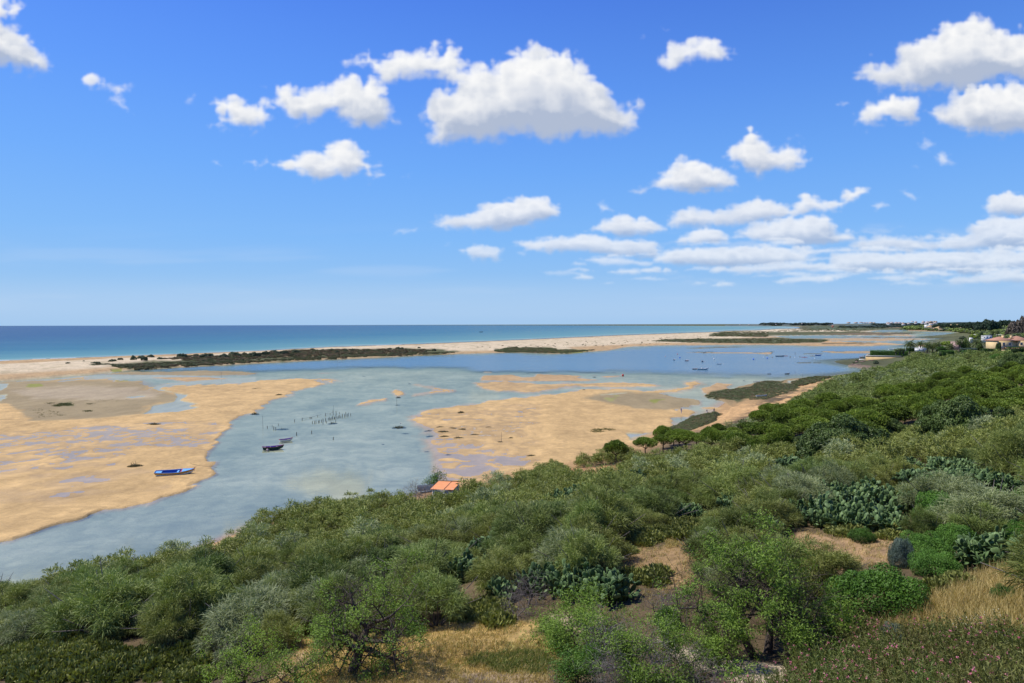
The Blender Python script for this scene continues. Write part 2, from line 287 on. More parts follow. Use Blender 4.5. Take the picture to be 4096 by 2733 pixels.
ZONES = [
 # island first: sea beach, dry sand, lagoon side
 (C1([(-1500,590),(0,560),(700,530),(1400,505),(2350,468)])+C2([(700,430),(1500,403),(2350,368)])+C3([(1000,322),(1600,300),(1900,290)])+C6([(0,213),(400,203),(700,186),(980,181),(1030,172),(1010,160),(700,141),(300,139),(0,136.5),(0,133),(900,134),(1300,128),(2349,110)])+C4([(1900,215),(2250,230),(2100,290),(1280,285),(1250,262),(1100,258),(900,290),(1300,300),(1300,330),(1500,370),(1250,412),(900,425),(500,425),(0,413)])
  +C3([(1400,418),(1060,430),(960,450),(900,465),(700,476),(520,495),(400,495),(0,482)])+C2([(2200,488),(1900,496),(1500,510),(1100,532),(700,547),(300,568),(0,583)])+C1([(1900,606),(1500,630),(1200,645),(1000,662),(830,682),(400,715),(0,745),(-1500,850)]), 1.6, 1.6, .3, .15, SANDW),
 (C1([(-1500,640),(0,603),(700,568),(1050,545),(1700,520),(2350,480)])+C2([(700,440),(1500,414),(2350,376)])+C3([(1000,330),(1600,306),(1950,290)])+C6([(300,215),(700,197),(1000,192),(1100,178),(1330,157),(1700,170),(2000,205),(2300,230)])+C4([(1300,320),(1500,350),(1250,404),(900,405),(500,405),(0,400)])+C3([(1400,400),(900,440),(500,470),(0,460)])+C2([(2200,470),(1500,495),(1000,520),(0,560)])+C1([(1900,590),(1200,625),(1000,640),(830,655),(0,705),(-1500,800)]), 3.2, 2.5, .3, .8, PALE),
 (C4([(-500,405),(-300,350),(100,332),(500,326),(1300,322),(1500,352),(1250,406)]), .9, .6, .6, .2, (0.38,0.27,0.15)),
 (C4([(380,378),(700,372),(1000,380),(1300,392),(1250,404),(700,400)]), .7, .5, .6, .1, BEACH),
 # marsh on the island
 (C1([(840,615),(880,596),(1080,602),(1350,578),(1650,575),(1760,535),(2000,545),(2350,512)])+C2([(300,465),(900,455),(1300,452),(1650,458),(1880,482),(1700,500),(1500,505),(1100,522),(700,538),(300,560),(0,575)])+C1([(1900,600),(1500,625),(1180,643),(1000,622)]), 1.6, 1.5, 1.2, .8, MARSH),
 (C1([(1760,520),(2000,530),(2350,500)])+C2([(300,470),(900,460),(1600,462),(1500,492),(1000,500),(500,530),(0,545)])+C1([(2000,565)]), 2.8, 1, 1.5, .8, MARSHB),
 (C2([(2200,462),(2350,452)])+C3([(0,440),(350,442),(420,460),(780,460),(500,492),(0,480)])+C2([(2200,478)]), 1.0, .6, .8, .2, MARSH),
 (C3([(300,462),(780,460),(640,480),(480,490),(330,485)]), .6, .6, .8, .1, ALGA),
 (C3([(500,440),(900,420),(1300,400),(1900,395),(2350,398)])+C4([(500,400),(1250,404),(900,422),(400,422),(0,410)])+C3([(1400,412),(1060,425),(960,445),(800,462),(560,455)]), .9, .8, .4, .1, SANDW),
 (C3([(1290,378),(1400,362),(1800,355),(2350,352)])+C4([(300,355),(560,368),(480,388),(200,398),(0,400)])+C3([(1500,390)]), 1.4, .6, .6, .2, MARSH),
 (C3([(1800,330),(1850,300),(1950,290),(2350,284)])+C4([(60,285),(280,262),(300,240),(480,238),(1100,242),(1060,268),(850,290),(1300,300),(1250,322),(500,326),(0,330)])+C3([(2350,340)]), 2.2, 1.0, .9, .8, (0.12,0.115,0.05)),
 (C4([(380,246),(520,236),(1100,240),(1090,262),(850,280),(400,276)]), 2.2, .6, .7, .5, (0.10,0.125,0.06)),
 (C4([(560,276),(900,283),(700,288),(300,292),(100,288),(300,280)]), 1.5, .4, .5, .1, DUNE),
 (C4([(0,272),(250,262),(330,270),(250,286),(0,298)])+C3([(2200,300),(2000,306),(2100,292)]), 2.0, .4, .6, .5, DUNE),
 (C4([(0,296),(850,296),(1280,306),(1000,318),(400,320),(0,318)]), 1.2, .5, .9, .3, MARSH),
 (C4([(850,300),(1300,304),(1290,318),(900,322),(500,324)]), .5, .5, .8, .1, MARSHB),
 (C4([(0,350),(140,346),(520,360),(560,374),(480,394),(0,396)])+C3([(2000,385),(2000,360)]), .8, .5, .8, .2, MARSH),
 (C4([(500,396),(900,386),(1000,394),(880,403),(500,404)]), .5, .5, .9, .1, MARSHB),
 # far water strips
 (C4([(40,330),(500,325),(900,326),(1300,332),(1750,340),(1830,350),(1750,368),(1500,356),(1000,350),(560,352),(300,356),(150,344)]), -1, .8, .7, 0, BED),
 (C4([(430,308),(900,300),(1250,312),(900,317)]), .5, .5, .5, 0, MARSHB),
 (C4([(560,372),(900,376),(1300,386),(1600,378),(1560,402),(1300,405),(1000,392),(600,380)]), -1, .6, .7, 0, BED),
 (C4([(870,385),(1250,372),(1500,362),(1700,370),(1500,378),(1250,392)]), -1, .6, .7, 0, BED),
 (C4([(900,292),(1000,283),(1080,262),(1160,254),(1260,260),(1290,282),(1200,292),(1100,296)]), -1, .5, .3, 0, BED),
 (C4([(1290,290),(1400,292),(1700,298),(1900,308),(1920,318),(1830,338),(1600,332),(1350,322),(1500,308)]), -1, .5, .3, 0, BED),
 (C4([(560,340),(900,336),(1300,342),(1500,352),(1200,350),(900,346)]), .3, .4, .7, .1, MARSHB),
 (C4([(1000,300),(1290,296),(1400,302),(1300,310)]), .4, .4, .5, .1, MARSH),
 # flats on the land side of the far lagoon
 (C4([(1270,284),(1380,286),(1700,296),(2000,300),(2100,330),(1900,345),(1930,318),(1700,294),(1400,289)]), 1.5, .5, .3, .2, DUNE),
 # sand spits in the far lagoon
 (C3([(1560,482),(1700,477),(2350,478)])+C4([(60,473),(30,500),(0,500)])+C3([(2200,492),(1850,490),(1640,487)]), .25, .5, .3, .05, (0.38,0.27,0.15)),
 (C3([(1590,442),(1850,430),(2200,430),(2050,436),(1750,444)]), .2, .5, .4, .05, MARSHB),
 (C4([(425,470),(650,468),(920,466),(1000,470),(940,492),(700,494),(560,486)]), .25, .5, .3, .05, (0.34,0.25,0.14)),
 (C4([(280,490),(440,488),(520,494),(420,502),(340,499)]), .15, .4, .3, .03, MUD),
 (C4([(240,577),(300,572),(400,573),(405,580),(320,584)]), .2, .4, .3, .05, (0.12,0.09,0.06)),
 (C4([(410,576),(500,574),(490,580),(430,582)]), .05, .4, .5, .05, (0.12,0.09,0.06)),
 (C4([(590,572),(650,573),(620,577)]), .12, .3, .3, .05, (0.6,0.55,0.45)),
 # the upper bar and left flats
 (C1([(850,682),(1000,672),(1200,655),(1500,652),(2100,646),(2350,662)])+C2([(40,662),(0,690)])+C1([(1800,697),(1300,690)]), .10, 1, .8, .05, MUD),
 (C1([(600,705),(850,690),(1500,690),(2100,705),(2350,712),(2250,742),(1900,730),(1600,738),(1300,722),(900,722)]), -.12, 1, .6, .02, BEDN),
 (C1([(1400,712),(1800,705),(2200,722),(1900,742),(1500,768),(1350,800),(1340,808),(1450,780),(1700,750)]), .10, 1, .5, .02, SANDW),
 (LFx, .26, 3.0, 3.2, .05, SAND),
 (C1([(-1500,800),(-300,770),(300,748),(1300,737),(1500,765),(1380,800),(1560,850),(1630,890),(1600,930),(1380,980),(1300,1050),(900,1092),(400,1132),(270,1130),(200,1040),(60,960),(-600,960)]), .14, 7, 3.0, .02, MUD),
 (C1([(100,835),(700,800),(1250,800),(1500,850),(1400,890),(900,905),(300,905)]), .2, 6, 2, .02, GREY),
 (C1([(-600,950),(60,960),(200,1050),(260,1120),(900,1100),(1320,1055),(1850,1020),(2100,1000),(2200,1040),(1500,1080),(900,1125),(200,1175),(-600,1230)]), .42, 4, 1, .03, SAND),
 # puddled lower flats
 (C1([(-900,1230),(0,1195),(500,1165),(900,1140),(1400,1110),(2050,1080),(2070,1200),(2040,1300),(1930,1410)])+C1([(1300,1370),(1200,1560),(900,1700),(300,1900),(-900,2100)]), .020, 7, 3, .115, SAND),
 (B1([(-1500,120),(1100,-60),(1180,30),(1290,80),(1300,150),(900,270),(400,400),(0,500),(-1500,760)]), .050, 6, 4, .125, SAND),
 # stream and pools
 (C1([(2350,748),(2200,762),(1900,768),(1560,790),(1490,805),(1470,820),(1620,855),(1720,870),(1700,890),(1640,925),(1810,955),(1740,975),(1830,990),(1700,1012),(1650,1028),(1500,1037),(1310,1052),(1380,1010),(1400,970),(1600,935),(1635,890),(1590,855),(1450,832),(1390,812),(1450,785),(1700,752),(2200,712),(2350,700)]), -.10, .8, .5, .04, BEDN),
 (C1([(1150,893),(1290,880),(1335,883),(1210,899)]), -.1, .5, .3, 0, BEDN),
 (C1([(-900,770),(0,770),(75,772),(60,800),(0,832),(-900,880)]), -.1, .6, .5, .02, BEDN),
 (C1([(-900,880),(60,872),(80,900),(0,942),(-900,980)]), .0, .8, 1.5, .08, BEDN),
 (C1([(490,975),(560,950),(640,950),(660,972),(520,985)]), .2, 1, 2, .05, (0.10,0.10,0.03)),
 (C1([(270,780),(360,770),(380,788),(280,795)]), .15, 1, 1.5, .02, ALGA), (C1([(1050,740),(1200,735),(1220,750),(1060,752)]), .15, 1, 1.5, .02, ALGA),
 (C1([(1030,650),(1120,640),(1110,655),(1040,662)]), .15, 1, 1.5, .02, ALGA),
 # sandbars of the middle
 (C2([(380,672),(640,664),(760,662),(640,672),(520,676)]), .02, .7, .8, .02, SANDW),
 (C2([(1230,850),(1290,825),(1370,838),(1385,872),(1300,885)]), .10, 1.4, 1.2, .05, SAND),
 (C2([(1300,880),(1400,865),(1600,822),(1450,775),(1600,785),(1850,812),(1880,845),(1700,865),(1450,885)]), .018, 2.0, 2.0, .07, SAND),
 (C2([(940,958),(1050,903),(1200,898),(1180,915),(1050,950)]), .02, 1.6, 2, .06, SAND),
 (C2([(2080,657),(2170,655),(2170,668),(2090,668)]), .1, .5, .4, .02, SANDW),
 (C2([(2040,742),(2090,690),(2350,680)])+C3([(90,710),(200,700),(220,672),(450,684),(640,697),(600,712),(790,733),(700,743),(300,745),(0,745)]), .14, 1.2, .6, .03, SANDW),
 (C3([(810,698),(1000,690),(1000,702),(850,711)]), .05, .7, .4, .02, SANDW), (C3([(700,685),(780,684),(770,690)]), .05, .5, .3, .02, SANDW),
 (C2([(1970,752),(2100,742),(2350,742)])+C3([(0,750),(300,765),(600,762),(900,758),(1150,757),(1300,770),(1400,785),(1100,793),(700,797),(500,803),(200,855),(0,840)])+C2([(2200,840),(2080,820),(2020,790)]), .05, 1.6, 1.2, .06, SAND),
 (C2([(2350,905),(2200,925),(2000,955),(1750,975),(1550,1010),(1470,1035),(1560,1075),(1380,1095),(1430,1115),(1600,1150),(1660,1230),(1700,1290),(1800,1370),(1780,1410),(1960,1480),(2000,1600)])+C3([(0,1700),(1000,1600),(1080,1390),(1110,1345),(1125,1290),(1310,1240),(1240,1222),(1400,1195),(1500,1150),(1470,1110),(1485,1085),(1640,1070),(1700,1050),(1720,1020),(1620,1000),(1500,1005),(1560,995),(1700,960),(1720,935),(1640,905),(1440,880),(1360,858),(1440,850),(1600,832),(1700,803),(1790,775),(1790,768),(1680,738),(1510,742),(1560,765),(1590,790),(1500,815),(1240,832),(1000,812),(700,815),(450,852),(250,872),(0,897)]), .24, 3.2, 1.6, .06, SAND),
 (C2([(1380,1060),(1700,985),(2350,930)])+C3([(300,960),(300,1300),(100,1567),(0,1700)])+C2([(1800,1600),(1600,1300)]), .055, 7, 3, .10, SAND),
 (C2([(1500,1250),(1900,1300),(2350,1400)])+C3([(300,1450),(100,1700)])+C2([(1700,1700)]), .0, 9, 3, .10, SAND),
 (C3([(650,905),(830,870),(1050,852),(1360,860),(1440,882),(1640,907),(1718,935),(1695,960),(1560,995),(1400,1006),(1150,995),(900,960)]), .13, 3.5, 1.6, .01, MUD),
 (C3([(1240,932),(1330,908),(1390,915),(1300,945)]), .14, 1.0, 1.4, .01, ALGA), (C3([(850,905),(950,880),(1000,900),(900,935)]), .14, 1.0, 2.4, .01, (0.27,0.25,0.09)),
 (C3([(820,874),(950,860),(1050,855),(960,868)]), -.02, .5, .3, .01, BEDN),
 (C3([(1730,812),(1880,760),(2040,768),(1980,800),(2030,828),(1900,835),(1800,870),(1755,850)]), .12, 1.0, .8, .04, SANDW),
 (C3([(1710,985),(1850,978),(1965,990),(1900,1028),(1770,1005)]), .05, 1.0, .8, .04, SAND),
 (C3([(1050,1225),(1230,1222),(1330,1245),(1110,1285)]), -.05, 1.0, 1.2, .06, BEDN),
 # right-hand marsh and shore
 (C3([(1740,880),(1830,835),(2030,810),(2080,790),(2190,768),(2350,733)])+C4([(0,735),(120,742),(180,722),(440,703),(640,690),(800,680),(800,720),(480,760),(300,800),(270,850),(60,915),(0,950)])+C3([(2200,1000),(1960,1060),(1900,1060),(2010,1000),(1950,940),(1850,905)]), .30, 1.6, .6, .05, (0.27,0.19,0.09)),
 (C3([(1770,880),(1830,850),(1990,822),(2200,800),(2240,765),(2350,742)])+C4([(0,742),(120,752),(170,735),(90,775),(200,770),(360,745),(440,760),(290,798),(265,845),(60,908),(0,940)])+C3([(2200,945),(2060,960),(2040,930),(1950,915),(1800,902)]), .42, .8, .9, .15, MARSH),
 (C4([(180,738),(350,735),(450,748),(330,770),(180,768)]), -.05, .5, .6, .05, BEDN),
 (C3([(2150,935),(2220,915),(2350,925)])+C4([(60,905),(80,925),(0,938)])+C3([(2260,945)]), -.02, .6, .8, .06, BEDN),
 (C3([(1960,1070),(1990,1010),(2100,975),(2350,940)])+C4([(0,940),(60,910),(200,860),(275,825),(290,800),(430,768),(490,735),(700,695),(760,720),(600,800),(300,900),(0,1000)])+C3([(2350,1050),(1700,1250),(1650,1210),(1790,1170)]), .8, 1.5, .6, .1, BEACH),
 (C3([(1395,1215),(1470,1180),(1600,1120),(1650,1080),(1800,1050),(1900,1040),(1920,1050),(1870,1075),(1875,1125),(1780,1160),(1690,1195),(1600,1225),(1440,1240)]), .7, .8, .5, .2, MARSH),
 # foot of the villa's wall
 (C4([(715,612),(780,590),(830,560),(900,540),(1200,590),(1130,620),(1000,650),(850,628)]), 1.0, .8, .4, .3, ROCKY),
 (C4([(1060,600),(1200,585),(1200,625),(1020,640)]), 1.6, .6, .4, .2, BEACH),
]
DEEP = [(C1([(1200,648),(1900,612),(2350,590)])+C2([(700,552),(1500,515),(1900,500),(2350,492)])+C3([(400,500),(700,482),(960,455),(1400,425),(2350,420)])+C4([(400,430),(1250,415),(930,470),(940,500),(880,560),(700,610),(900,650),(600,690),(0,700)])+C3([(2350,690),(1800,680),(1100,655),(200,655)])+C2([(2200,660),(1700,610),(1100,610),(400,640),(0,650)])+C1([(1900,640)]), 6.0)]
SEA = C1([(-6000,590),(0,562),(700,532),(1400,507),(2350,470)])+C2([(700,432),(1500,405),(2350,370)])+C3([(1000,324),(1600,302),(1900,292)])+C6([(0,215),(400,205),(700,187),(980,182),(1030,172),(1010,160),(700,141),(300,139),(0,136.5)])+C3([(1900,226),(-200,223)])+C1([(-6000,225)])
def flats(X, Y):
    """bed height and albedo over the tidal plain; X,Y world"""
    PX, PY = project(X, Y, np.zeros_like(X))
    wn = fbm(X/16, Y/26, 4, 21); wn2 = fbm(X/3.0, Y/7.0, 3, 33); wn3 = fbm(X/60, Y/120, 3, 5)
    # mega-ripples: scalloped, elongated across the current
    qx = X+2.5*fbm(X/9, Y/9, 2, 61); qy = Y+4.5*fbm(X/7, Y/9, 3, 62)
    rip = .85*fbm(qx/7.5, qy/5, 3, 44, .55)+.75*(2*np.abs(vnoise(qx/2.6, qy/2.0, 45)-.5)-.42)+.35*fbm(qx/1.4, qy/1.1, 2, 46)
    dist = np.hypot(X, Y)
    Z = np.full(X.shape, -.30)+.05*rip+.07*wn; C = np.empty(X.shape+(3,)); C[:] = BEDN
    tint = np.clip(.5+.9*rip, 0, 1)[..., None]
    C *= (0.85+.28*tint); C *= (1+.22*wn)[..., None]
    s = sdf(DEEP[0][0], PX, PY); k = sstep(-5, 7, s+3*wn)
    Z = Z*(1-k)+(-2.2)*k; C = C*(1-k[..., None])+np.array((.20, .22, .17))*k[..., None]
    for poly, z, soft, en, sn, col in ZONES:
        P = np.array(poly); m = (PX > P[:, 0].min()-8) & (PX < P[:, 0].max()+8) & (PY > P[:, 1].min()-6) & (PY < P[:, 1].max()+6)
        if not m.any(): continue
        pxm, pym = PX[m], PY[m]
        s = sdf(poly, pxm, pym)+en*(1.3*wn[m]+.9*wn2[m]*np.clip(240/dist[m], 0, 1.2))
        lo = np.minimum(1, (400/dist[m])**1.5) if z > 0 else 1.0
        k = sstep(-soft*.35, soft*.65, s); kc = sstep(-.25-.30*soft, .25+.30*soft, s)
        nn = sn*(rip[m] if sn < .12 else fbm(X[m]/11, Y[m]/11, 4, 77))*(1.0 if sn < .12 else 1.6)
        Z[m] = Z[m]*(1-k)+(z+nn)*lo*k
        c = np.array(col)*(1+.16*wn2[m]+.10*wn[m])[:, None]
        if col in (SAND, SANDW):   # ripple shading put into the colour: paler crests, darker troughs, which also stay wet
            c = c*(1+.20*np.clip(rip[m], -1, 1))[:, None]
        if col in (PALE, MARSHB, MARSH, DUNE):
            w = sstep(-.1, .35, fbm(X[m]/9, Y[m]/9, 4, 88)-.12)[:, None]
            o = {PALE: (0.38, .31, .18), MARSHB: (.09, .085, .035), MARSH: (.12, .12, .05), DUNE: (.2, .18, .09)}[col]
            c = c*(1-w*.75)+np.array(o)*w*.75
        C[m] = C[m]*(1-kc[:, None])+c*kc[:, None]
    s = sdf(SEA, PX, PY, .25); k = sstep(0, 1.2, s); Z = Z*(1-k)+(-4)*k
    SEA2 = [p_ for p_ in SEA[:-3]]+[(900, 322), (900, -300), (-3000, -300)]; s = np.where(s > 0, sdf(SEA2, PX, np.maximum(PY, 320), .06), s)
    return Z, np.clip(C, .01, 1), s
# ---- soil colours on the hill, painted by where things are
SOIL = (0.115, 0.082, 0.043)
HCOL = [
 (B2([(1150,1200),(1300,1150),(1500,1130),(1800,1100),(2100,1150)])+B3([(0,1140),(260,1250),(450,1290),(430,1420),(560,1480),(560,1800),(-1200,1800)])+B1([(1900,1800)])+B2([(0,1568),(150,1480),(400,1250),(700,1240),(1000,1180)]), (0.46,0.31,0.11), 8),
 (B3([(50,1330),(300,1330),(430,1430),(520,1500),(0,1480),(-200,1400)]), (0.22,0.20,0.06), 10),
 (B2([(200,1300),(600,1300),(560,1420),(300,1568),(100,1568)]), (0.42,0.30,0.16), 6),
 (B2([(1200,1560),(1500,1500),(1900,1490),(2300,1560),(2300,1700),(1200,1700)]), (0.34,0.25,0.17), 6),
 (B3([(380,1080),(740,1080),(760,1180),(560,1190),(400,1150)]), (0.46,0.35,0.23), 3),
 (B3([(1150,1230),(1250,1280),(1500,1320),(1700,1400),(2100,1420),(2300,1568),(1850,1568),(1300,1400)]), (0.46,0.37,0.26), 3),
 (B3([(690,600),(860,560),(1000,540),(1460,500),(1520,600),(1480,800),(1200,900),(930,750),(800,680)]), (0.29,0.19,0.09), 5),
 (B4([(330,430),(640,480),(1060,500),(1080,700),(1000,720),(560,720),(300,600)]), (0.36,0.235,0.12), 5),
 (B4([(1350,900),(1500,860),(1700,740),(1900,690),(2100,700),(2100,1100),(1500,1200),(900,1200),(1000,1080),(1300,1050)]), (0.32,0.22,0.11), 6),
 (B3([(440,-20),(1000,-30),(960,60),(620,110),(440,90)]), (0.40,0.22,0.10), 2),
 (C3([(1690,1240),(1780,1170),(1870,1120),(1870,1075),(1920,1040),(2100,1000),(2350,950)])+C4([(100,900),(290,840),(480,780),(560,745),(700,720),(560,830),(300,930),(0,1000)])+C3([(2350,1010),(2150,1040),(1900,1150),(1850,1240)]), BEACH, 4),
]
def ground(X, Y):
    hz = hill_raw(X, Y); fz, fc, s = flats(X, Y)
    Z = np.maximum(hz, fz)
    d = hz-fz; Z = np.where(np.abs(d) < .6, (hz+fz)/2+np.sqrt(d*d+.01)/2, Z)
    k = sstep(-.15, .25, hz-fz)
    PX, PY = project(X, Y, Z)
    near = np.hypot(X, Y)
    n1 = fbm(X/2.2, Y/2.2, 4, 51); n2 = fbm(X/.5, Y/.5, 2, 57)
    C = np.empty(X.shape+(3,)); C[:] = SOIL
    C = C*(1+.35*n1[..., None])
    # low land at the foot: sandy
    ls = sstep(1.6, .7, hz)[..., None]; C = C*(1-ls*.7)+np.array(BEACH)*ls*.7
    far = sstep(230, 420, near)[..., None]; C = C*(1-far)+np.array((.095, .10, .045))*far*(1+.5*fbm(X/30, Y/30, 4, 71))[..., None]
    for poly, col, soft in HCOL:
        P = np.array(poly); m = (PX > P[:, 0].min()-9) & (PX < P[:, 0].max()+9) & (PY > P[:, 1].min()-9) & (PY < P[:, 1].max()+9) & (near < 500)
        if not m.any(): continue
        kk = sstep(-soft*.5, soft*.5, sdf(poly, PX[m], PY[m], 1.0)+soft*(1.2*n1[m]+1.6*fbm(X[m]/5, Y[m]/5, 3, 97)))[:, None]
        C[m] = C[m]*(1-kk)+np.array(col)*(1+.22*n1[m]+.22*n2[m])[:, None]*kk
    C = fc*(1-k[..., None])+C*k[..., None]
    return Z, np.clip(C, .01, 1), s, fz
_gc = {}
def gz(x, y):
    """terrain height under arrays of points"""
    X = np.atleast_1d(np.asarray(x, float)); Y = np.atleast_1d(np.asarray(y, float))
    hz = hill_raw(X, Y); m = hz < 1.8
    out = hz.copy()
    if m.any():
        f = flats(X[m], Y[m])[0]; out[m] = np.maximum(hz[m], f)
    return out
def hit(px, py, hill_only=True):
    """world point of the ground seen at picture points (marching the ray over the terrain)"""
    px = np.atleast_1d(np.asarray(px, float)); py = np.atleast_1d(np.asarray(py, float))
    D = fw[None]*F+rt[None]*(px-512)[:, None]-up[None]*(py-341.5)[:, None]; D /= D[:, 1:2]
    y = np.full(len(px), 14.0); done = np.zeros(len(px), bool); res = np.zeros((len(px), 3)); prev = y.copy()
    for it in range(170):
        a = ~done
        if not a.any(): break
        x = D[a, 0]*y[a]; z = CAMZ+D[a, 2]*y[a]
        h = np.maximum(hill_raw(x, y[a]), 0.0)
        hitm = z <= h
        idx = np.where(a)[0]; hi = idx[hitm]
        lo_, hi_ = prev[hi], y[hi]
        if len(hi):
            for _ in range(9):
                mid = (lo_+hi_)/2; hh = np.maximum(hill_raw(D[hi, 0]*mid, mid), 0.0); b = CAMZ+D[hi, 2]*mid <= hh
                hi_ = np.where(b, mid, hi_); lo_ = np.where(b, lo_, mid)
            res[hi] = np.stack([D[hi, 0]*hi_, hi_, CAMZ+D[hi, 2]*hi_], 1); done[hi] = True
        prev = y.copy(); y = np.where(done, y, y*1.05)
    return res, done
# ---- build the terrain and water sheets
def sheet_rows():
    r = list(np.arange(-10, 66, .30))
    off = np.concatenate([np.arange(288, 60, -.62), np.arange(60, 20, -.5), np.arange(20, 2, -.28), np.arange(2, .28, -.12)])
    r += [CAMZ*F/o for o in off if CAMZ*F/o > 66]
    return np.array(r+[80000.0])
YR = sheet_rows(); TX = np.concatenate([np.linspace(-1.6, -.80, 30)[:-1], np.linspace(-.80, .86, 1180), np.linspace(.86, 1.6, 30)[1:]])
YY, TT = np.meshgrid(YR, TX, indexing='ij'); XX = TT*(YY+12)
ZZ, CC, SS, FZ = ground(XX, YY)
nr, nc = XX.shape
ij = (np.arange(nr-1)[:, None]*nc+np.arange(nc-1)[None]).ravel()
FQ = np.stack([ij, ij+1, ij+nc+1, ij+nc], 1)
me = new_mesh('terrain', np.stack([XX, YY, ZZ], -1).reshape(-1, 3), FQ, True)
set_attr(me, 'albedo', np.concatenate([CC.reshape(-1, 3), np.ones((nr*nc, 1))], 1), 'POINT', 'FLOAT_COLOR')
m, t = new_mat('ground_material')
at = t.node('ShaderNodeAttribute', attribute_name='albedo'); geo = t.node('ShaderNodeNewGeometry')
sep = t.node('ShaderNodeSeparateXYZ'); t.link(geo.outputs['Position'], sep.inputs[0])
n1 = t.noise(3.0, 8, geo.outputs['Position'], .7); n2 = t.noise(.35, 5, geo.outputs['Position'], .6)
mp = t.node('ShaderNodeMapping'); mp.inputs['Scale'].default_value = (.45, 1.1, 1); t.link(geo.outputs['Position'], mp.inputs[0])
n3 = t.noise(.8, 6, mp.outputs[0], .62, .9)
c = t.mix(1.0, at.outputs['Color'], t.mix(n1, (.74, .74, .76), (1.26, 1.26, 1.24)), 'MULTIPLY')
c = t.mix(1.0, c, t.mix(n2, (.88, .88, .90), (1.12, 1.12, 1.10)), 'MULTIPLY')
n4 = t.noise(1.1, 6, geo.outputs['Position'], .75); c = t.mix(t.ramp(sep.outputs[2], .0, .5, .25, 1.0), c, t.mix(1.0, c, t.mix(t.ramp(n4, .30, .70), (.74, .74, .74), (1.22, 1.21, 1.18)), 'MULTIPLY'))
# sand within a few centimetres of the water line is soaked: darker and glossier
wet = t.ramp(sep.outputs[2], .015, .10, 1.0, 0.0)
c = t.mix(wet, c, t.mix(1.0, c, (.86, .86, .88), 'MULTIPLY'))
p = t.node('ShaderNodeBsdfPrincipled'); t.link(c, p.inputs['Base Color']); t.link(t.math('SUBTRACT', .95, t.math('MULTIPLY', wet, .25)), p.inputs['Roughness'])
p.inputs['Specular IOR Level'].default_value = .2
b = t.node('ShaderNodeBump'); b.inputs['Strength'].default_value = 1.0; b.inputs['Distance'].default_value = .22
hsum = t.math('ADD', t.math('MULTIPLY', n1, .45), n3); t.link(hsum, b.inputs['Height']); t.link(b.outputs[0], p.inputs['Normal'])
t.link(p.outputs[0], t.out.inputs[0])
terrain = link('terrain', me, m); tag(terrain, kind='structure')
# water: still sheet at height 0 with depth stored at its points
st = 2
XW, YW, ZW, SW = XX[::st, ::st], YY[::st, ::st], ZZ[::st, ::st], SS[::st, ::st]
keep = YW[:, 0] > 30
XW, YW, ZW, SW = (q[keep] for q in (XW, YW, ZW, SW)); nr, nc = XW.shape
ij = (np.arange(nr-1)[:, None]*nc+np.arange(nc-1)[None]).ravel(); FQ = np.stack([ij, ij+1, ij+nc+1, ij+nc], 1)
mx_ = np.maximum.reduce([-ZW.ravel()[FQ[:, k]] for k in range(4)]); FQ = FQ[mx_ > -.25]
used = np.unique(FQ); rm = np.full(nr*nc, -1); rm[used] = np.arange(len(used))
me = new_mesh('lagoon_water', np.stack([XW, YW, np.zeros_like(XW)], -1).reshape(-1, 3)[used], rm[FQ], True)
depth = np.clip(-ZW, 0, 4).ravel()[used]
# distance offshore for the sea, in metres from the beach
sea = np.clip(SW, 0, 60).ravel()[used]
set_attr(me, 'depth', depth, 'POINT'); set_attr(me, 'offshore', sea, 'POINT')
m, t = new_mat('water_material')
ad = t.node('ShaderNodeAttribute', attribute_name='depth'); ao = t.node('ShaderNodeAttribute', attribute_name='offshore')
geo = t.node('ShaderNodeNewGeometry')
mp = t.node('ShaderNodeMapping'); mp.inputs['Scale'].default_value = (.5, 1.0, 1); t.link(geo.outputs['Position'], mp.inputs[0])
mp2 = t.node('ShaderNodeMapping'); mp2.inputs['Scale'].default_value = (.0025, .012, 1); t.link(geo.outputs['Position'], mp2.inputs[0])
w1 = t.noise(1.3, 3, mp.outputs[0], .6, .4); w2 = t.noise(.25, 3, mp.outputs[0], .6); w3 = t.noise(1.0, 4, mp2.outputs[0], .6, .8)
bh = t.math('ADD', t.math('MULTIPLY', w1, .5), w2)
dp = t.ramp(ad.outputs['Fac'], .35, 1.6)
bmp = t.node('ShaderNodeBump'); t.link(bh, bmp.inputs['Height']); bmp.inputs['Distance'].default_value = .30
t.link(t.math('MULTIPLY', t.ramp(w3, .35, .62, .5, 1.0), t.math('ADD', .022, t.math('MULTIPLY', dp, .78))), bmp.inputs['Strength'])
gl = t.node('ShaderNodeBsdfGlossy'); gl.inputs['Color'].default_value = (1, 1, 1, 1); t.link(bmp.outputs[0], gl.inputs['Normal'])
t.link(t.math('ADD', .05, t.math('MULTIPLY', dp, .12)), gl.inputs['Roughness'])
fr = t.node('ShaderNodeFresnel'); fr.inputs[0].default_value = 1.33; t.link(bmp.outputs[0], fr.inputs['Normal'])
shal = t.node('ShaderNodeBsdfTransparent')
t.link(t.mix(t.ramp(ad.outputs['Fac'], 0.0, .5), (.98, .98, .97), (.80, .90, .88)), shal.inputs[0])
body = t.node('ShaderNodeBsdfDiffuse')
seac = t.node('ShaderNodeValToRGB'); e = seac.color_ramp.elements
e[0].position = 0; e[0].color = (.24, .34, .30, 1); e[1].position = 1; e[1].color = (.003, .032, .11, 1)
for p_, c_ in ((.04, (.09, .23, .23, 1)), (.20, (.022, .125, .185, 1)), (.45, (.008, .062, .150, 1)), (.8, (.004, .034, .12, 1))):
    q = e.new(p_); q.color = c_
t.link(t.math('ADD', t.math('DIVIDE', ao.outputs['Fac'], 44), t.math('MULTIPLY', t.math('SUBTRACT', w3, .5), .10)), seac.inputs[0])
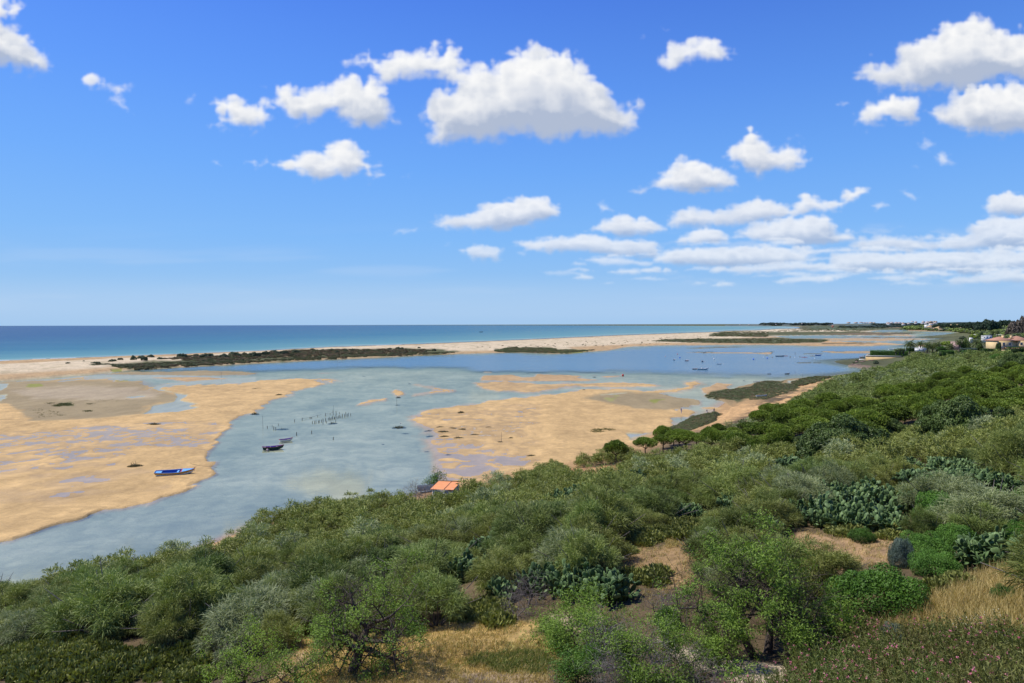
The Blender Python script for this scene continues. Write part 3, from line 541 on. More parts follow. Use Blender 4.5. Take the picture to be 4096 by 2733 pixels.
lag = t.mix(dp, (.16, .24, .21), (.035, .105, .14))
isea = t.ramp(ao.outputs['Fac'], 0.0, .6)
t.link(t.mix(isea, lag, seac.outputs[0]), body.inputs[0])
m1 = t.node('ShaderNodeMixShader'); t.link(t.math('MAXIMUM', t.ramp(ad.outputs['Fac'], .12, 2.0, .0, .97), t.math('MULTIPLY', isea, .97)), m1.inputs[0])
t.link(shal.outputs[0], m1.inputs[1]); t.link(body.outputs[0], m1.inputs[2])
m2 = t.node('ShaderNodeMixShader')
lim = t.math('MULTIPLY', fr.outputs[0], t.math('SUBTRACT', 1.0, t.math('MULTIPLY', isea, .72)))
t.link(t.math('MINIMUM', lim, t.math('ADD', t.ramp(ad.outputs['Fac'], .02, .16, .28, .21), t.math('MULTIPLY', dp, .26))), m2.inputs[0])
t.link(m1.outputs[0], m2.inputs[1]); t.link(gl.outputs[0], m2.inputs[2]); t.link(m2.outputs[0], t.out.inputs[0])
water = link('water', me, m); tag(water, kind='structure')
# foam lines where the small surf meets the beach are built in the objects part
# ================================================================== SKY, CLOUDS, SUN
SUN_EL = 57.0; sdir = Vector((-0.97, 0.243, 0)).normalized()
SUNV = Vector((sdir.x*math.cos(R(SUN_EL)), sdir.y*math.cos(R(SUN_EL)), math.sin(R(SUN_EL))))
sl = bpy.data.lights.new('sun', 'SUN'); sl.energy = 5.0; sl.angle = R(0.53); sl.color = (1.0, 0.955, 0.88)
so = bpy.data.objects.new('sun', sl); COL.objects.link(so); so.rotation_euler = SUNV.to_track_quat('Z', 'Y').to_euler()
world = bpy.data.worlds.new('World'); sc.world = world; world.use_nodes = True
wt = NT(world); 
for n_ in list(wt.n): wt.n.remove(n_)
wo = wt.node('ShaderNodeOutputWorld'); bg = wt.node('ShaderNodeBackground')
sky = wt.node('ShaderNodeTexSky'); sky.sky_type = 'NISHITA'; sky.sun_disc = False
sky.sun_elevation = R(SUN_EL); sky.sun_rotation = math.atan2(SUNV.x, SUNV.y); sky.altitude = 30; sky.air_density = 1.0; sky.dust_density = 0.3; sky.ozone_density = 2.5
hs = wt.node('ShaderNodeHueSaturation'); hs.inputs['Saturation'].default_value = 1.0; hs.inputs['Value'].default_value = 1.0
wt.link(sky.outputs[0], hs.inputs['Color'])
SKYCOL = hs.outputs[0]
wt.link(SKYCOL, bg.inputs[0]); bg.inputs[1].default_value = 0.11
wt.link(bg.outputs[0], wo.inputs[0])
sc.view_settings.view_transform = 'Standard'; sc.view_settings.look = 'None'; sc.view_settings.gamma = 1; sc.view_settings.exposure = 0
sc.render.engine = 'CYCLES'
cy = sc.cycles; cy.max_bounces = 6; cy.diffuse_bounces = 2; cy.glossy_bounces = 2; cy.transmission_bounces = 3; cy.transparent_max_bounces = 8; cy.volume_bounces = 0
cy.caustics_reflective = False; cy.caustics_refractive = False
# ---- clouds: a sky map computed here from traced outlines and noise, laid on the sky by direction
S1, S2, S3, S4 = crop(0, 0, 2.119), crop(800, 100, 1.2368), crop(2500, 0, 1.4724), crop(1700, 600, .9808)
# (outline, opacity, thickness: how grey the base gets)
CL = [
 (S1([(-500,-60),(0,30),(60,60),(180,95),(120,140),(60,175),(20,180),(100,240),(180,290),(250,290),(300,390),(380,400),(415,470),(420,540),(390,590),(430,630),(300,600),(130,600),(0,560),(-500,480)]), 1, .5),
 (S1([(680,690),(700,650),(770,630),(840,670),(900,710),(1000,720),(1080,745),(1000,780),(900,750),(790,740),(720,730)]), .85, .1),
 (S1([(900,850),(1000,800),(1060,830),(1050,890),(1130,950),(1130,990),(1000,930)]), .45, 0), (S1([(1575,880),(1600,815),(1690,815),(1670,880),(1620,900)]), .45, 0),
 (S2([(40,400),(60,350),(150,345),(210,365),(250,390),(290,400),(350,380),(370,400),(330,420),(355,460),(320,510),(240,525),(150,510),(70,500),(110,450),(100,410)]), .95, .2),
 (S2([(360,370),(380,310),(430,285),(480,320),(560,285),(650,290),(740,262),(800,300),(850,275),(900,320),(940,390),(935,440),(980,470),(900,490),(780,505),(700,470),(680,420),(600,470),(520,480),(440,460),(410,420)]), 1, .4),
 (S2([(720,180),(800,165),(830,120),(860,165),(920,170),(990,130),(1050,135),(1140,115),(1190,145),(1220,105),(1290,130),(1310,190),(1330,210),(1250,260),(1180,265),(1080,260),(1000,280),(890,305),(860,250),(820,210)]), 1, .25),
 (S2([(1100,430),(1150,350),(1170,310),(1260,310),(1240,240),(1300,230),(1400,190),(1440,240),(1470,200),(1520,190),(1570,125),(1630,110),(1700,125),(1760,145),(1830,130),(1880,190),(1950,230),(2000,290),(2050,370),(2110,405),(2180,350),(2200,390),(2160,430),(2175,500),(2100,530),(1980,540),(1850,560),(1700,575),(1640,535),(1500,555),(1400,580),(1300,570),(1180,590),(1130,560),(1130,500)]), 1, 1.0),
 (S2([(360,690),(450,650),(520,625),(620,640),(630,600),(680,570),(730,575),(760,610),(820,640),(880,690),(870,720),(890,760),(840,785),(810,720),(740,760),(680,740),(600,770),(520,740),(430,720)]), .95, .15),
 (S2([(220,670),(290,690),(340,665),(350,690),(270,715)]), .6, 0), (S2([(55,670),(80,670),(110,710),(60,700)]), .5, 0), (S2([(940,1040),(970,1015),(1070,1000),(1075,1020),(1010,1035)]), .5, 0),
 (S2([(1000,740),(1045,715),(1035,745)]), .3, 0), (S2([(305,305),(345,292),(335,320)]), .35, 0),
 (S4([(20,290),(90,260),(200,240),(270,195),(350,200),(400,182),(480,185),(530,230),(520,260),(440,285),(420,300),(300,320),(220,325),(80,310)]), 1, .6),
 (S4([(675,215),(700,203),(740,235),(690,245)]), .6, .1),
 (S4([(820,165),(900,140),(920,100),(960,60),(1030,35),(1080,40),(1140,65),(1180,75),(1220,110),(1235,145),(1160,160),(1060,180),(960,165),(900,155),(840,178)]), 1, .6),
 (S3([(610,930),(650,870),(700,820),(730,780),(800,810),(860,850),(900,875),(960,845),(1030,880),(1060,920),(1100,930),(1060,975),(980,990),(880,1000),(800,1050),(760,1010),(680,970)]), 1, .5),
 (S3([(205,370),(230,300),(260,230),(350,240),(450,205),(540,225),(590,270),(615,340),(560,360),(470,370),(420,340),(330,380),(270,430)]), .9, .15),
 (S3([(75,220),(110,185),(130,215),(90,235)]), .4, 0), (S3([(205,165),(240,175),(235,198)]), .3, 0),
 (S3([(1380,430),(1450,370),(1540,355),(1620,360),(1640,280),(1750,215),(1850,150),(1900,120),(1980,110),(2050,85),(2130,100),(2190,160),(2270,190),(2340,185),(2500,150),(2900,200),(2900,500),(2350,480),(2250,480),(2150,500),(2000,540),(1880,520),(1700,545),(1600,515),(1500,540),(1440,470)]), 1, .9),
 (S3([(1370,735),(1420,630),(1480,575),(1600,560),(1640,590),(1700,575),(1750,640),(1740,700),(1650,725),(1560,715),(1440,742)]), .97, .35),
 (S3([(1770,650),(1800,630),(1900,610),(1930,560),(2050,500),(2200,485),(2350,500),(2900,450),(2900,800),(2350,800),(2250,830),(2150,820),(2100,790),(2000,780),(1880,720)]), 1, .8),
 (S3([(1235,610),(1290,580),(1325,605),(1270,635)]), .55, 0), (S3([(1725,860),(1750,800),(1830,840),(1800,875)]), .5, 0), (S3([(1800,910),(1880,878),(1950,950),(1860,960)]), .5, 0), (S3([(1015,800),(1040,790),(1055,820)]), .3, 0),
 (S4([(640,310),(700,280),(770,252),(830,268),(860,262),(920,288),(960,310),(900,335),(760,342),(680,325)]), 1, .5),
 (S4([(345,360),(480,348),(600,328),(700,335),(760,360),(900,355),(940,400),(900,420),(760,425),(650,410),(560,395),(440,402),(380,388)]), .9, .4),
 (S4([(940,290),(980,245),(1040,228),(1140,240),(1200,235),(1300,185),(1400,205),(1440,225),(1480,170),(1560,195),(1630,200),(1650,160),(1720,148),(1740,180),(1680,202),(1620,235),(1500,245),(1420,272),(1300,292),(1120,308),(1000,305)]), .97, .5),
 (S4([(1735,215),(1790,198),(1830,225),(1770,242)]), .55, .1), (S4([(1855,160),(1880,165),(1950,190),(1930,210),(1880,192)]), .5, 0), (S4([(1905,65),(1930,62),(1940,88)]), .3, 0), (S4([(1990,5),(2060,10),(2095,50),(2040,60)]), .4, 0),
 (S4([(970,362),(1050,312),(1150,310),(1200,345),(1170,372),(1060,380)]), .95, .5),
 (S4([(1225,325),(1300,290),(1400,272),(1480,262),(1590,258),(1610,320),(1670,330),(1680,352),(1600,372),(1450,380),(1280,358)]), 1, .7),
 (S4([(885,425),(950,388),(1100,382),(1200,378),(1400,383),(1520,400),(1500,440),(1340,462),(1100,462),(950,452),(885,442)]), .95, .55),
 (S4([(590,430),(750,422),(900,440),(900,460),(700,457)]), .65, .2),
 (S4([(1080,470),(1250,452),(1480,438),(1600,450),(1640,470),(1400,482),(1200,485)]), .8, .3),
 (S4([(1580,450),(1600,408),(1700,398),(1850,403),(2000,398),(2200,400),(2400,390),(2800,380),(2800,480),(2350,470),(2160,492),(2000,477),(1800,482),(1640,477)]), .9, .6),
 (S4([(1650,390),(1700,342),(1800,332),(1900,340),(2000,360),(2130,335),(2150,290),(2250,258),(2350,260),(2800,250),(2800,400),(2000,400),(1800,398)]), .92, .6),
 (S4([(2180,215),(2220,180),(2290,163),(2350,168),(2700,180),(2700,260),(2300,264),(2200,248)]), 1, .5),
 (S4([(1350,515),(1480,488),(1680,493),(1640,510),(1480,522),(1400,532)]), .6, .1), (S4([(1730,502),(1850,486),(1960,505),(1850,524)]), .65, .1),
 (S4([(2020,510),(2200,488),(2300,473),(2700,480),(2700,530),(2350,522),(2080,530)]), .75, .3),
 (S4([(130,388),(200,370),(310,390),(290,435),(200,432)]), .7, .15), (S4([(350,402),(390,393),(390,418)]), .5, 0), (S4([(440,478),(520,468),(650,482),(620,497),(480,492)]), .4, 0),
 (S4([(50,375),(100,365),(95,382)]), .3, 0),
]
_r = np.random.default_rng(12)
for _k in range(80):   # the broken bank low on the right
    _x = 575+460*_r.random()**.8; _y = 236+50*_r.random(); _bw = (9+26*_r.random())*(.6+.4*(_x-560)/460); _bh = 1.6+3.2*_r.random()*(1-(_y-236)/80)
    CL.append(([(_x-_bw, _y+_bh*.6), (_x-_bw*.5, _y-_bh*.3), (_x-_bw*.1, _y-_bh), (_x+_bw*.35, _y-_bh*.7), (_x+_bw*.8, _y-_bh*.2), (_x+_bw, _y+_bh*.5), (_x, _y+_bh)], .55+.4*_r.random(), .3))
CW, CH = 1700, 530; U0, U1, V0, V1 = -1.0, 1.0, -.005, .62
LAT = np.random.default_rng(3).random((48, 48, 48)).astype(np.float32)
def n3(x, y, z):
    ix = np.floor(x).astype(np.int32); iy = np.floor(y).astype(np.int32); iz = np.floor(z).astype(np.int32)
    fx = x-ix; fy = y-iy; fz = z-iz
    fx = fx*fx*(3-2*fx); fy = fy*fy*(3-2*fy); fz = fz*fz*(3-2*fz)
    ix %= 48; iy %= 48; iz %= 48; jx = (ix+1) % 48; jy = (iy+1) % 48; jz = (iz+1) % 48
    a = LAT[ix, iy, iz]; a = a+(LAT[jx, iy, iz]-a)*fx; b = LAT[ix, jy, iz]; b = b+(LAT[jx, jy, iz]-b)*fx
    c = LAT[ix, iy, jz]; c = c+(LAT[jx, iy, jz]-c)*fx; d = LAT[ix, jy, jz]; d = d+(LAT[jx, jy, jz]-d)*fx
    a = a+(b-a)*fy; c = c+(d-c)*fy
    return a+(c-a)*fz
def cloud_map():
    """each cloud is a small block of voxels, lit from the sun's side and seen through: only its picture is kept"""
    uu, vv = np.meshgrid(np.linspace(U0, U1, CW), np.linspace(V0, V1, CH))
    PX, PY = project(uu*1e4, np.full(uu.shape, 1e4), CAMZ+vv*1e4)
    PX = PX.astype(np.float32); PY = PY.astype(np.float32); step = 2/1700*F
    A = np.zeros(uu.shape); G = np.zeros(uu.shape); 
    for ci, (poly, op, th) in enumerate(CL):
        P = np.array(poly); w = max(np.ptp(P[:, 0]), 4); hgt = max(np.ptp(P[:, 1]), 3)
        e = max(.22, min(1.0, (324-P[:, 1].mean())/230.0)); pad = 12*e+4
        cx = (PX > P[:, 0].min()-pad) & (PX < P[:, 0].max()+pad) & (PY > P[:, 1].min()-pad) & (PY < P[:, 1].max()+pad)
        if not cx.any(): continue
        r0, r1 = np.where(cx.any(1))[0][[0, -1]]; c0, c1 = np.where(cx.any(0))[0][[0, -1]]
        sl_ = (slice(r0, r1+1), slice(c0, c1+1)); x, y = PX[sl_], PY[sl_]
        kk = 1/(.30+.70*e); kx = kk*(.55+.45*e)
        wx = 7*e*fbm(x*kx/24, y*kk/20, 3, 3+ci)+2.5*e*fbm(x*kx/7, y*kk/7, 3, 8+ci); wy = 6*e*fbm(x*kx/24, y*kk/20, 3, 23+ci)+2.2*e*fbm(x*kx/7, y*kk/7, 3, 28+ci)
        s = sdf(poly, x+wx, y+wy, .55+.45*e).astype(np.float32)
        zt = min(hgt*.55, 34)+4*e; dz = step*1.6; nz = max(5, int(2*zt/dz)); zs = np.linspace(-zt, zt, nz, dtype=np.float32); dz = zs[1]-zs[0]
        X3 = (x*kx)[..., None]+0*zs; Y3 = (y*kk)[..., None]+0*zs; ZA = np.abs(zs)[None, None]; Z3 = (zs*kk)[None, None]+0*X3+ci*7.3
        big = np.abs(n3(X3/15, Y3/13, Z3/14)*2-1)
        mid = np.abs(n3(X3/6.5+5, Y3/6+3, Z3/6.2)*2-1)
        sm = np.abs(n3(X3/2.9+1, Y3/2.7+9, Z3/2.8)*2-1); ti_ = n3(X3/1.25+1, Y3/1.2+9, Z3/1.2)
        yr = np.clip((y-P[:, 1].min())/hgt, 0, 1)[..., None]
        sc_ = e**.7
        wisp = n3(X3/9+20, Y3/5, Z3/7)*.6+n3(X3/3.5+20, Y3/2.2, Z3/3)*.4
        if op >= .7:
            Fd = s[..., None]+2.0*sc_+.5-.62*ZA+sc_*(9.0*(big-.28)+4.6*(mid-.28)+2.2*(sm-.3)+1.3*(ti_-.5))
            Fd = Fd+sc_*(2+yr*8)*(wisp-.5)
            dens = np.clip(Fd/(7.5*sc_+7*sc_*yr+1.0), 0, 1)**1.35*(.29-.09*yr)
        else:
            Fd = s[..., None]*1.2-.5*ZA+sc_*(9*(wisp-.5)+3.5*(mid-.35)+2.5*(sm-.4)+2*(ti_-.5))+.5
            dens = np.clip(Fd/(4*sc_+.6), 0, 1)*.10*op
        dens *= (1.0/ (.35+.65*e))
        # light from upper left, a little in front
        tau = np.zeros_like(dens); rows = dens.shape[0]; cur = np.zeros(dens.shape[1:], np.float32)
        dx_, dzz = .55, .35*step/abs(dz)
        for r_ in range(rows-1, -1, -1):
            tau[r_] = cur
            nx_ = cur+dens[r_]*1.25*step
            sh = nx_.copy(); sh[1:] = nx_[1:]*(1-dx_)+nx_[:-1]*dx_; sh[0] = nx_[0]*(1-dx_)
            s2 = sh*(1-dzz); s2[:, 1:] += sh[:, :-1]*dzz
            cur = s2
        lit = .50*np.exp(-tau*.34)+.30*np.exp(-tau*.10)+.20*np.exp(-tau*.03)
        amb = .60-(.12+.24*th)*np.clip((yr+.9*(big-.3)+.35*(mid-.3)-.05)/1.0, 0, 1)**1.3*min(1, hgt/9)
        T = np.ones(s.shape); L = np.zeros(s.shape)
        for k_ in range(nz):
            a_ = 1-np.exp(-dens[..., k_]*abs(dz)*.95)
            L += T*a_*(lit[..., k_]*.60+amb[..., k_]*.66); T *= 1-a_
        a = 1-T; g = np.where(a > 1e-3, L/np.maximum(a, 1e-3), 1); a = a*(1 if op >= .95 else op**.5)
        Ao, Go = A[sl_], G[sl_]
        ao = a+Ao*(1-a); G[sl_] = np.where(ao > 1e-4, (g*a+Go*Ao*(1-a))/np.maximum(ao, 1e-4), g); A[sl_] = ao
    veil = sstep(.35, 1.0, .5+.9*fbm(PX/170+PY/70, PY/16, 4, 140))*sstep(325, 290, PY)*sstep(215, 275, PY)*.14
    veil += .62*sstep(.42, .95, .5+1.0*fbm(PX/34, PY/7, 5, 150, .6))*sstep(225, 250, PY+12*fbm(PX/80, PY*0+1, 2, 5))*sstep(292, 268, PY)*sstep(560, 860, PX)
    veil += .16*sstep(270, 300, PY)*sstep(330, 305, PY)
    ao = A+veil*(1-A); G = np.where(ao > 1e-4, (G*A+.86*veil*(1-A))/np.maximum(ao, 1e-4), .9); A = ao
    return A, np.clip(G, .3, 1.2)
CA, CG = cloud_map()
def _bl(a, k=(.18, .64, .18)):
    p = np.pad(a, 1, mode='edge'); a = p[:-2, 1:-1]*k[0]+p[1:-1, 1:-1]*k[1]+p[2:, 1:-1]*k[2]
    p = np.pad(a, 1, mode='edge'); return p[1:-1, :-2]*k[0]+p[1:-1, 1:-1]*k[1]+p[1:-1, 2:]*k[2]
CA = _bl(CA)
shade = CG[..., None]
base = np.array((.45, .525, .68)); top_ = np.array((1.0, 1.0, 1.0))
tt = np.clip((shade-.50)/.45, 0, 1); crgb = base*(1-tt)+top_*tt
img = bpy.data.images.new('cloud_map', CW, CH, alpha=True, float_buffer=True); img.alpha_mode = 'CHANNEL_PACKED'
img.colorspace_settings.name = 'Non-Color'
img.pixels.foreach_set(np.concatenate([crgb, CA[..., None]], -1).astype(np.float32).ravel()); img.update(); img.pack()
tc = wt.node('ShaderNodeTexCoord'); sp = wt.node('ShaderNodeSeparateXYZ'); wt.link(tc.outputs['Generated'], sp.inputs[0])
yy = wt.math('MAXIMUM', sp.outputs[1], 1e-3)
u = wt.math('MULTIPLY_ADD', wt.math('DIVIDE', sp.outputs[0], yy), 1/(U1-U0), -U0/(U1-U0)); v = wt.math('MULTIPLY_ADD', wt.math('DIVIDE', sp.outputs[2], yy), 1/(V1-V0), -V0/(V1-V0))
cb = wt.node('ShaderNodeCombineXYZ'); wt.link(u, cb.inputs[0]); wt.link(v, cb.inputs[1])
ti = wt.node('ShaderNodeTexImage'); ti.image = img; ti.extension = 'CLIP'; ti.interpolation = 'Cubic'; wt.link(cb.outputs[0], ti.inputs[0])
# clear-sky colour: the Nishita sky, pulled towards the deep polarised blue of the day
el = wt.math('ARCSINE', sp.outputs[2]); er = wt.math('DIVIDE', el, R(50))
rp = wt.node('ShaderNodeValToRGB'); e = rp.color_ramp.elements; wt.link(er, rp.inputs[0])
def lin(c): return tuple(((x/255+.055)/1.055)**2.4 if x > 10 else x/255/12.92 for x in c)+(1,)
stops = [(0, (160,200,241)), (.06, (148,195,243)), (.14, (128,186,250)), (.25, (110,172,252)), (.37, (94,154,249)), (.5, (79,134,240)), (.62, (66,117,226)), (1, (44,88,190))]
e[0].position = 0; e[0].color = lin(stops[0][1]); e[1].position = 1; e[1].color = lin(stops[-1][1])
for p_, c_ in stops[1:-1]: q = e.new(p_); q.color = lin(c_)
dim = wt.ramp(sp.outputs[0], -.7, .75, 1.08, .80)
dim2 = wt.math('ADD', 1.0, wt.math('MULTIPLY', wt.math('SUBTRACT', dim, 1.0), wt.ramp(er, .1, .6)))
grad = wt.node('ShaderNodeVectorMath', operation='SCALE'); wt.link(rp.outputs[0], grad.inputs[0]); wt.link(wt.math('MULTIPLY', dim2, 1/.11), grad.inputs['Scale'])
skyc = wt.mix(.93, SKYCOL, grad.outputs[0])
cl = wt.node('ShaderNodeVectorMath', operation='SCALE'); wt.link(ti.outputs[0], cl.inputs[0]); cl.inputs['Scale'].default_value = .97/.11
fin = wt.mix(wt.math('MULTIPLY', ti.outputs[1], wt.ramp(er, 0.0, .30, .62, 1.0)), skyc, cl.outputs[0])
wt.link(fin, bg.inputs[0])
world.cycles.sampling_method = 'MANUAL'; world.cycles.sample_map_resolution = 512
# ================================================================== PLANTS
def unit(v): return v/(np.linalg.norm(v, axis=-1, keepdims=True)+1e-9)
def strands(rng, base, dirs, L, w, droop):
    n = len(base); side = unit(np.cross(dirs, unit(rng.normal(size=(n, 3)))))
    L = np.broadcast_to(L, (n,))[:, None]; w = np.broadcast_to(w, (n,))[:, None]*.5
    mid = base+dirs*L*.55; tip = base+dirs*L; tip[:, 2] -= np.broadcast_to(droop, (n,))*1.0; mid[:, 2] -= np.broadcast_to(droop, (n,))*.2
    V = np.stack([base-side*w*.7, base+side*w*.7, mid+side*w, mid-side*w, tip], 1).reshape(-1, 3)
    i = np.arange(n)[:, None]*5
    return V, i+np.array([[3, 2, 4]]), i+np.array([[0, 1, 2, 3]])
def leaves(rng, P, N, L, w, tilt=.6):
    """one small folded diamond per point, facing roughly N"""
    n = len(P); N = unit(N+rng.normal(size=(n, 3))*tilt); a = unit(np.cross(N, rng.normal(size=(n, 3)))); b = np.cross(N, a)
    L = np.broadcast_to(L, (n,))[:, None]*.5*(.7+.6*rng.random((n, 1))); w = np.broadcast_to(w, (n,))[:, None]*.5
    V = np.stack([P-a*L, P+b*w-N*w*.3, P+a*L, P-b*w-N*w*.3], 1).reshape(-1, 3)
    return V, np.arange(n)[:, None]*4+np.array([[0, 1, 2, 3]])
def leaf_mesh(name, VF, tints):
    V = []; f3 = []; f4 = []; t3 = []; t4 = []; n = 0
    for (item, tt) in zip(VF, tints):
        v = item[0]; V.append(v)
        for f in item[1:]:
            (f3 if f.shape[1] == 3 else f4).append(f+n); (t3 if f.shape[1] == 3 else t4).append(tt if len(tt) == len(f) else np.repeat(tt, len(f)//len(tt)))
        n += len(v)
    me = new_mesh(name, np.concatenate(V), [np.concatenate(f3) if f3 else [], np.concatenate(f4) if f4 else []])
    set_attr(me, 'tint', np.clip(np.concatenate(t3+t4), 0, 1)); return me
M_BARK = plain('bark', (.085, .065, .05), .9, .35, 6, bump=.5); M_BARKG = plain('grey_bark', (.22, .20, .18), .9, .3, 8, bump=.4)
M_TWIG = plain('twigs', (.17, .145, .125), .9, .3, 8)
M_BROOM = leafmat('broom_green', (.024, .052, .008), (.285, .370, .098), .14, .28, hue=(.31, .28, .06))
M_BROOMS = leafmat('broom_silver', (.09, .12, .04), (.42, .46, .22), .2, .12)
M_LEAF = leafmat('almond_leaf', (.03, .075, .008), (.26, .39, .055), .30, .12)
M_LEAFB = leafmat('bright_leaf', (.07, .13, .012), (.33, .48, .06), .35, .05)
M_LENT = leafmat('lentisk_leaf', (.015, .045, .005), (.10, .21, .022), .2, .15)
M_PINE = leafmat('pine_needle', (.03, .058, .006), (.25, .33, .04), .12, .26)
M_CAROB = leafmat('carob_leaf', (.012, .030, .006), (.13, .19, .04), .12, .12)
M_CACT = leafmat('cactus_pad', (.025, .060, .016), (.185, .275, .095), .03, .16, .5)
M_SPIN = leafmat('low_cactus', (.06, .08, .015), (.36, .37, .10), .15, .25)
M_GREYB = leafmat('grey_shrub', (.075, .11, .085), (.20, .26, .20), .15, .1)
M_OLEA = leafmat('oleander_leaf', (.045, .08, .015), (.22, .28, .065), .2, .15, hue=(.20, .13, .05))
M_PINK = leafmat('pink_flower', (.60, .10, .22), (.85, .35, .45), .3, .1)
M_WHITE = leafmat('white_flower', (.75, .75, .68), (.85, .82, .7), .2, .1); M_PURP = leafmat('purple_flower', (.16, .06, .5), (.3, .15, .7), .2, .1)
M_YELL = leafmat('yellow_bush', (.20, .15, .015), (.45, .34, .03), .2, .1)
M_GRASS = leafmat('dry_grass', (.30, .21, .065), (.74, .58, .25), .25, .1)
M_GRASSG = leafmat('green_grass', (.10, .13, .03), (.30, .32, .09), .25, .1)
M_REED = leafmat('reed_leaf', (.16, .19, .06), (.42, .42, .20), .3, .1)
M_DUNE = leafmat('dune_shrub', (.04, .062, .03), (.17, .20, .10), .12, .2)
M_PALM = leafmat('palm_leaf', (.03, .055, .012), (.24, .29, .09), .15, .1)
M_WEED = leafmat('seaweed', (.025, .028, .010), (.12, .115, .035), .1, .1)

def broom(seed, R_=1.25, Hh=1.9, ncl=26, per=540, Ls=.25, w=.0135, up_=.20):
    rng = np.random.default_rng(seed); VF = []; T = []
    for c in range(ncl):
        a = c*2.399+rng.random()*.8; q = (c+.5)/ncl; el = math.asin(min(1, 1-q*.97)); rr = R_*(.42+.58*rng.random())
        o = np.array([math.cos(a)*math.cos(el), math.sin(a)*math.cos(el), math.sin(el)])
        C = np.array([o[0]*rr, o[1]*rr, .28*Hh+o[2]*Hh*(.26+.50*rng.random())]); cr_ = (.25+.17*rng.random())*R_
        n = int(per*(.7+.6*rng.random())*(cr_/.5)**1.3)
        b = unit(rng.normal(size=(n, 3)))*cr_*(rng.random((n, 1))**.6); b[:, 2] *= .8
        out = unit(b+np.array([0, 0, .15]))
        d = unit(o*.25+out*.65+np.array([0, 0, up_])+rng.normal(size=(n, 3))*.42)
        L = Ls*(.55+.7*rng.random(n))
        VF.append(strands(rng, C+b*.8, d, L, w*(.6+.8*rng.random(n)), L*.42)); ct = .30+.35*rng.random()
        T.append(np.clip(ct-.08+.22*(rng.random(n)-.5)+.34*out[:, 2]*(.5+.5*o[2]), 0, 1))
    me = leaf_mesh('crown', VF, T)
    mb = MB()
    for c in range(13):
        a = rng.random()*6.28; e = .4+rng.random()*.9; L = Hh*(.6+.62*rng.random())
        d = np.array([math.cos(a)*math.cos(e), math.sin(a)*math.cos(e), math.sin(e)]); p1 = d*L*.5+np.array([0, 0, .1])
        mb.tube([(0, 0, -.15), p1, d*L+rng.normal(size=3)*.12], [.035, .022, .008], 4, False)
    return me, mb.mesh('stem')
def grow(rng, mb, p, d, L, r, lev, tips, spread=.75, n=4, kids=(4, 4, 4), upb=.12, gn=.16):
    k = n; pts_ = [p.copy()]; rr = [r]; q = p.copy(); dd = d.copy()
    for i in range(k):
        dd = unit(dd+rng.normal(size=3)*gn+np.array([0, 0, upb*(.5 if lev else 1)])); q = q+dd*L/k; pts_.append(q.copy()); rr.append(max(r*(1-.62*(i+1)/k), .004))
    mb.tube(pts_, rr, 7 if lev == 0 else (5 if lev == 1 else 3), False)
    if lev >= len(kids):
        for j in range(1, len(pts_)): tips.append((pts_[j], dd.copy(), r))
        return
    kn = kids[lev]
    for c in range(kn):
        t = (.50+.50*(c+.5)/kn) if lev == 0 else (.25+.75*(c+rng.random())/kn); i = min(int(t*k), k-1); f = t*k-i
        s = pts_[i]*(1-f)+pts_[i+1]*f
        az = c*2.4+rng.random()*1.5; ax = unit(np.cross(dd, [.3, .5, 1.])); bx = np.cross(dd, ax)
        o = ax*math.cos(az)+bx*math.sin(az); nd = unit(dd*(1-spread)+o*spread+np.array([0, 0, upb]))
        grow(rng, mb, s, nd, L*(.60+.25*rng.random()), rr[i]*(.60 if lev else .66), lev+1, tips, spread, n, kids, upb, gn)
def leafy_tree(seed, Hh, trunkL, r, kids, lsize, per, dead=.12, spread=.75, lean=(0, 0), upb=.12, cl=.22, stems=1, gap=.50):
    """returns (wood mesh, crown mesh); crown in clumps of small lance leaves at the twig ends"""
    rng = np.random.default_rng(seed); mb = MB(); tips = []
    for s in range(stems):
        a = s*6.28/stems+rng.random(); o = np.array([math.cos(a), math.sin(a), 0])*(.28 if stems > 1 else 0)
        grow(rng, mb, np.array([0, 0, -.35])+o*.4, unit(np.array([lean[0], lean[1], 1.])+o*1.8), trunkL, r, 0, tips, spread, 4, kids, upb)
    P = np.array([t_[0] for t_ in tips]); D_ = np.array([t_[1] for t_ in tips])
    s = Hh/max(P[:, 2].max(), .1)
    hh_ = P[:, 2].max(); rr_ = np.hypot(P[:, 0]-P[:, 0].mean(), P[:, 1]-P[:, 1].mean()); rr_ /= rr_.max(); q_ = P*s/ .75+seed*3.1; ns_ = n3(q_[:, 0], q_[:, 1], q_[:, 2])
    shell = np.clip((P[:, 2]/hh_)**2*.6+rr_**2*.7, 0, 1)
    live = (ns_+.35*shell+.12*(rng.random(len(P))-.5) > gap+.10) & (rng.random(len(P)) > dead*.75); P = P[live]; D_ = D_[live]
    n = len(P)*per; b = np.repeat(P, per, 0); d = np.repeat(D_, per, 0)
    q = b+rng.normal(size=(n, 3))*cl/s
    cen = P.mean(0); out = unit(q-cen+np.array([0, 0, .4]))
    V, Fq = leaves(rng, q, unit(out*.6+np.array([0, 0, .5])), 1.3*lsize[0]/s, 1.45*lsize[1]/s, .8)
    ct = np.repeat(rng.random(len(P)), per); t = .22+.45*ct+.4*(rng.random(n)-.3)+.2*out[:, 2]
    mw = mb.mesh('trunk', True)
    for m_, vv in ((mw, None),):
        co = np.empty(len(m_.vertices)*3, np.float32); m_.vertices.foreach_get('co', co); m_.vertices.foreach_set('co', co*s)
    return mw, leaf_mesh('crown', [(V*s, Fq)], [t])
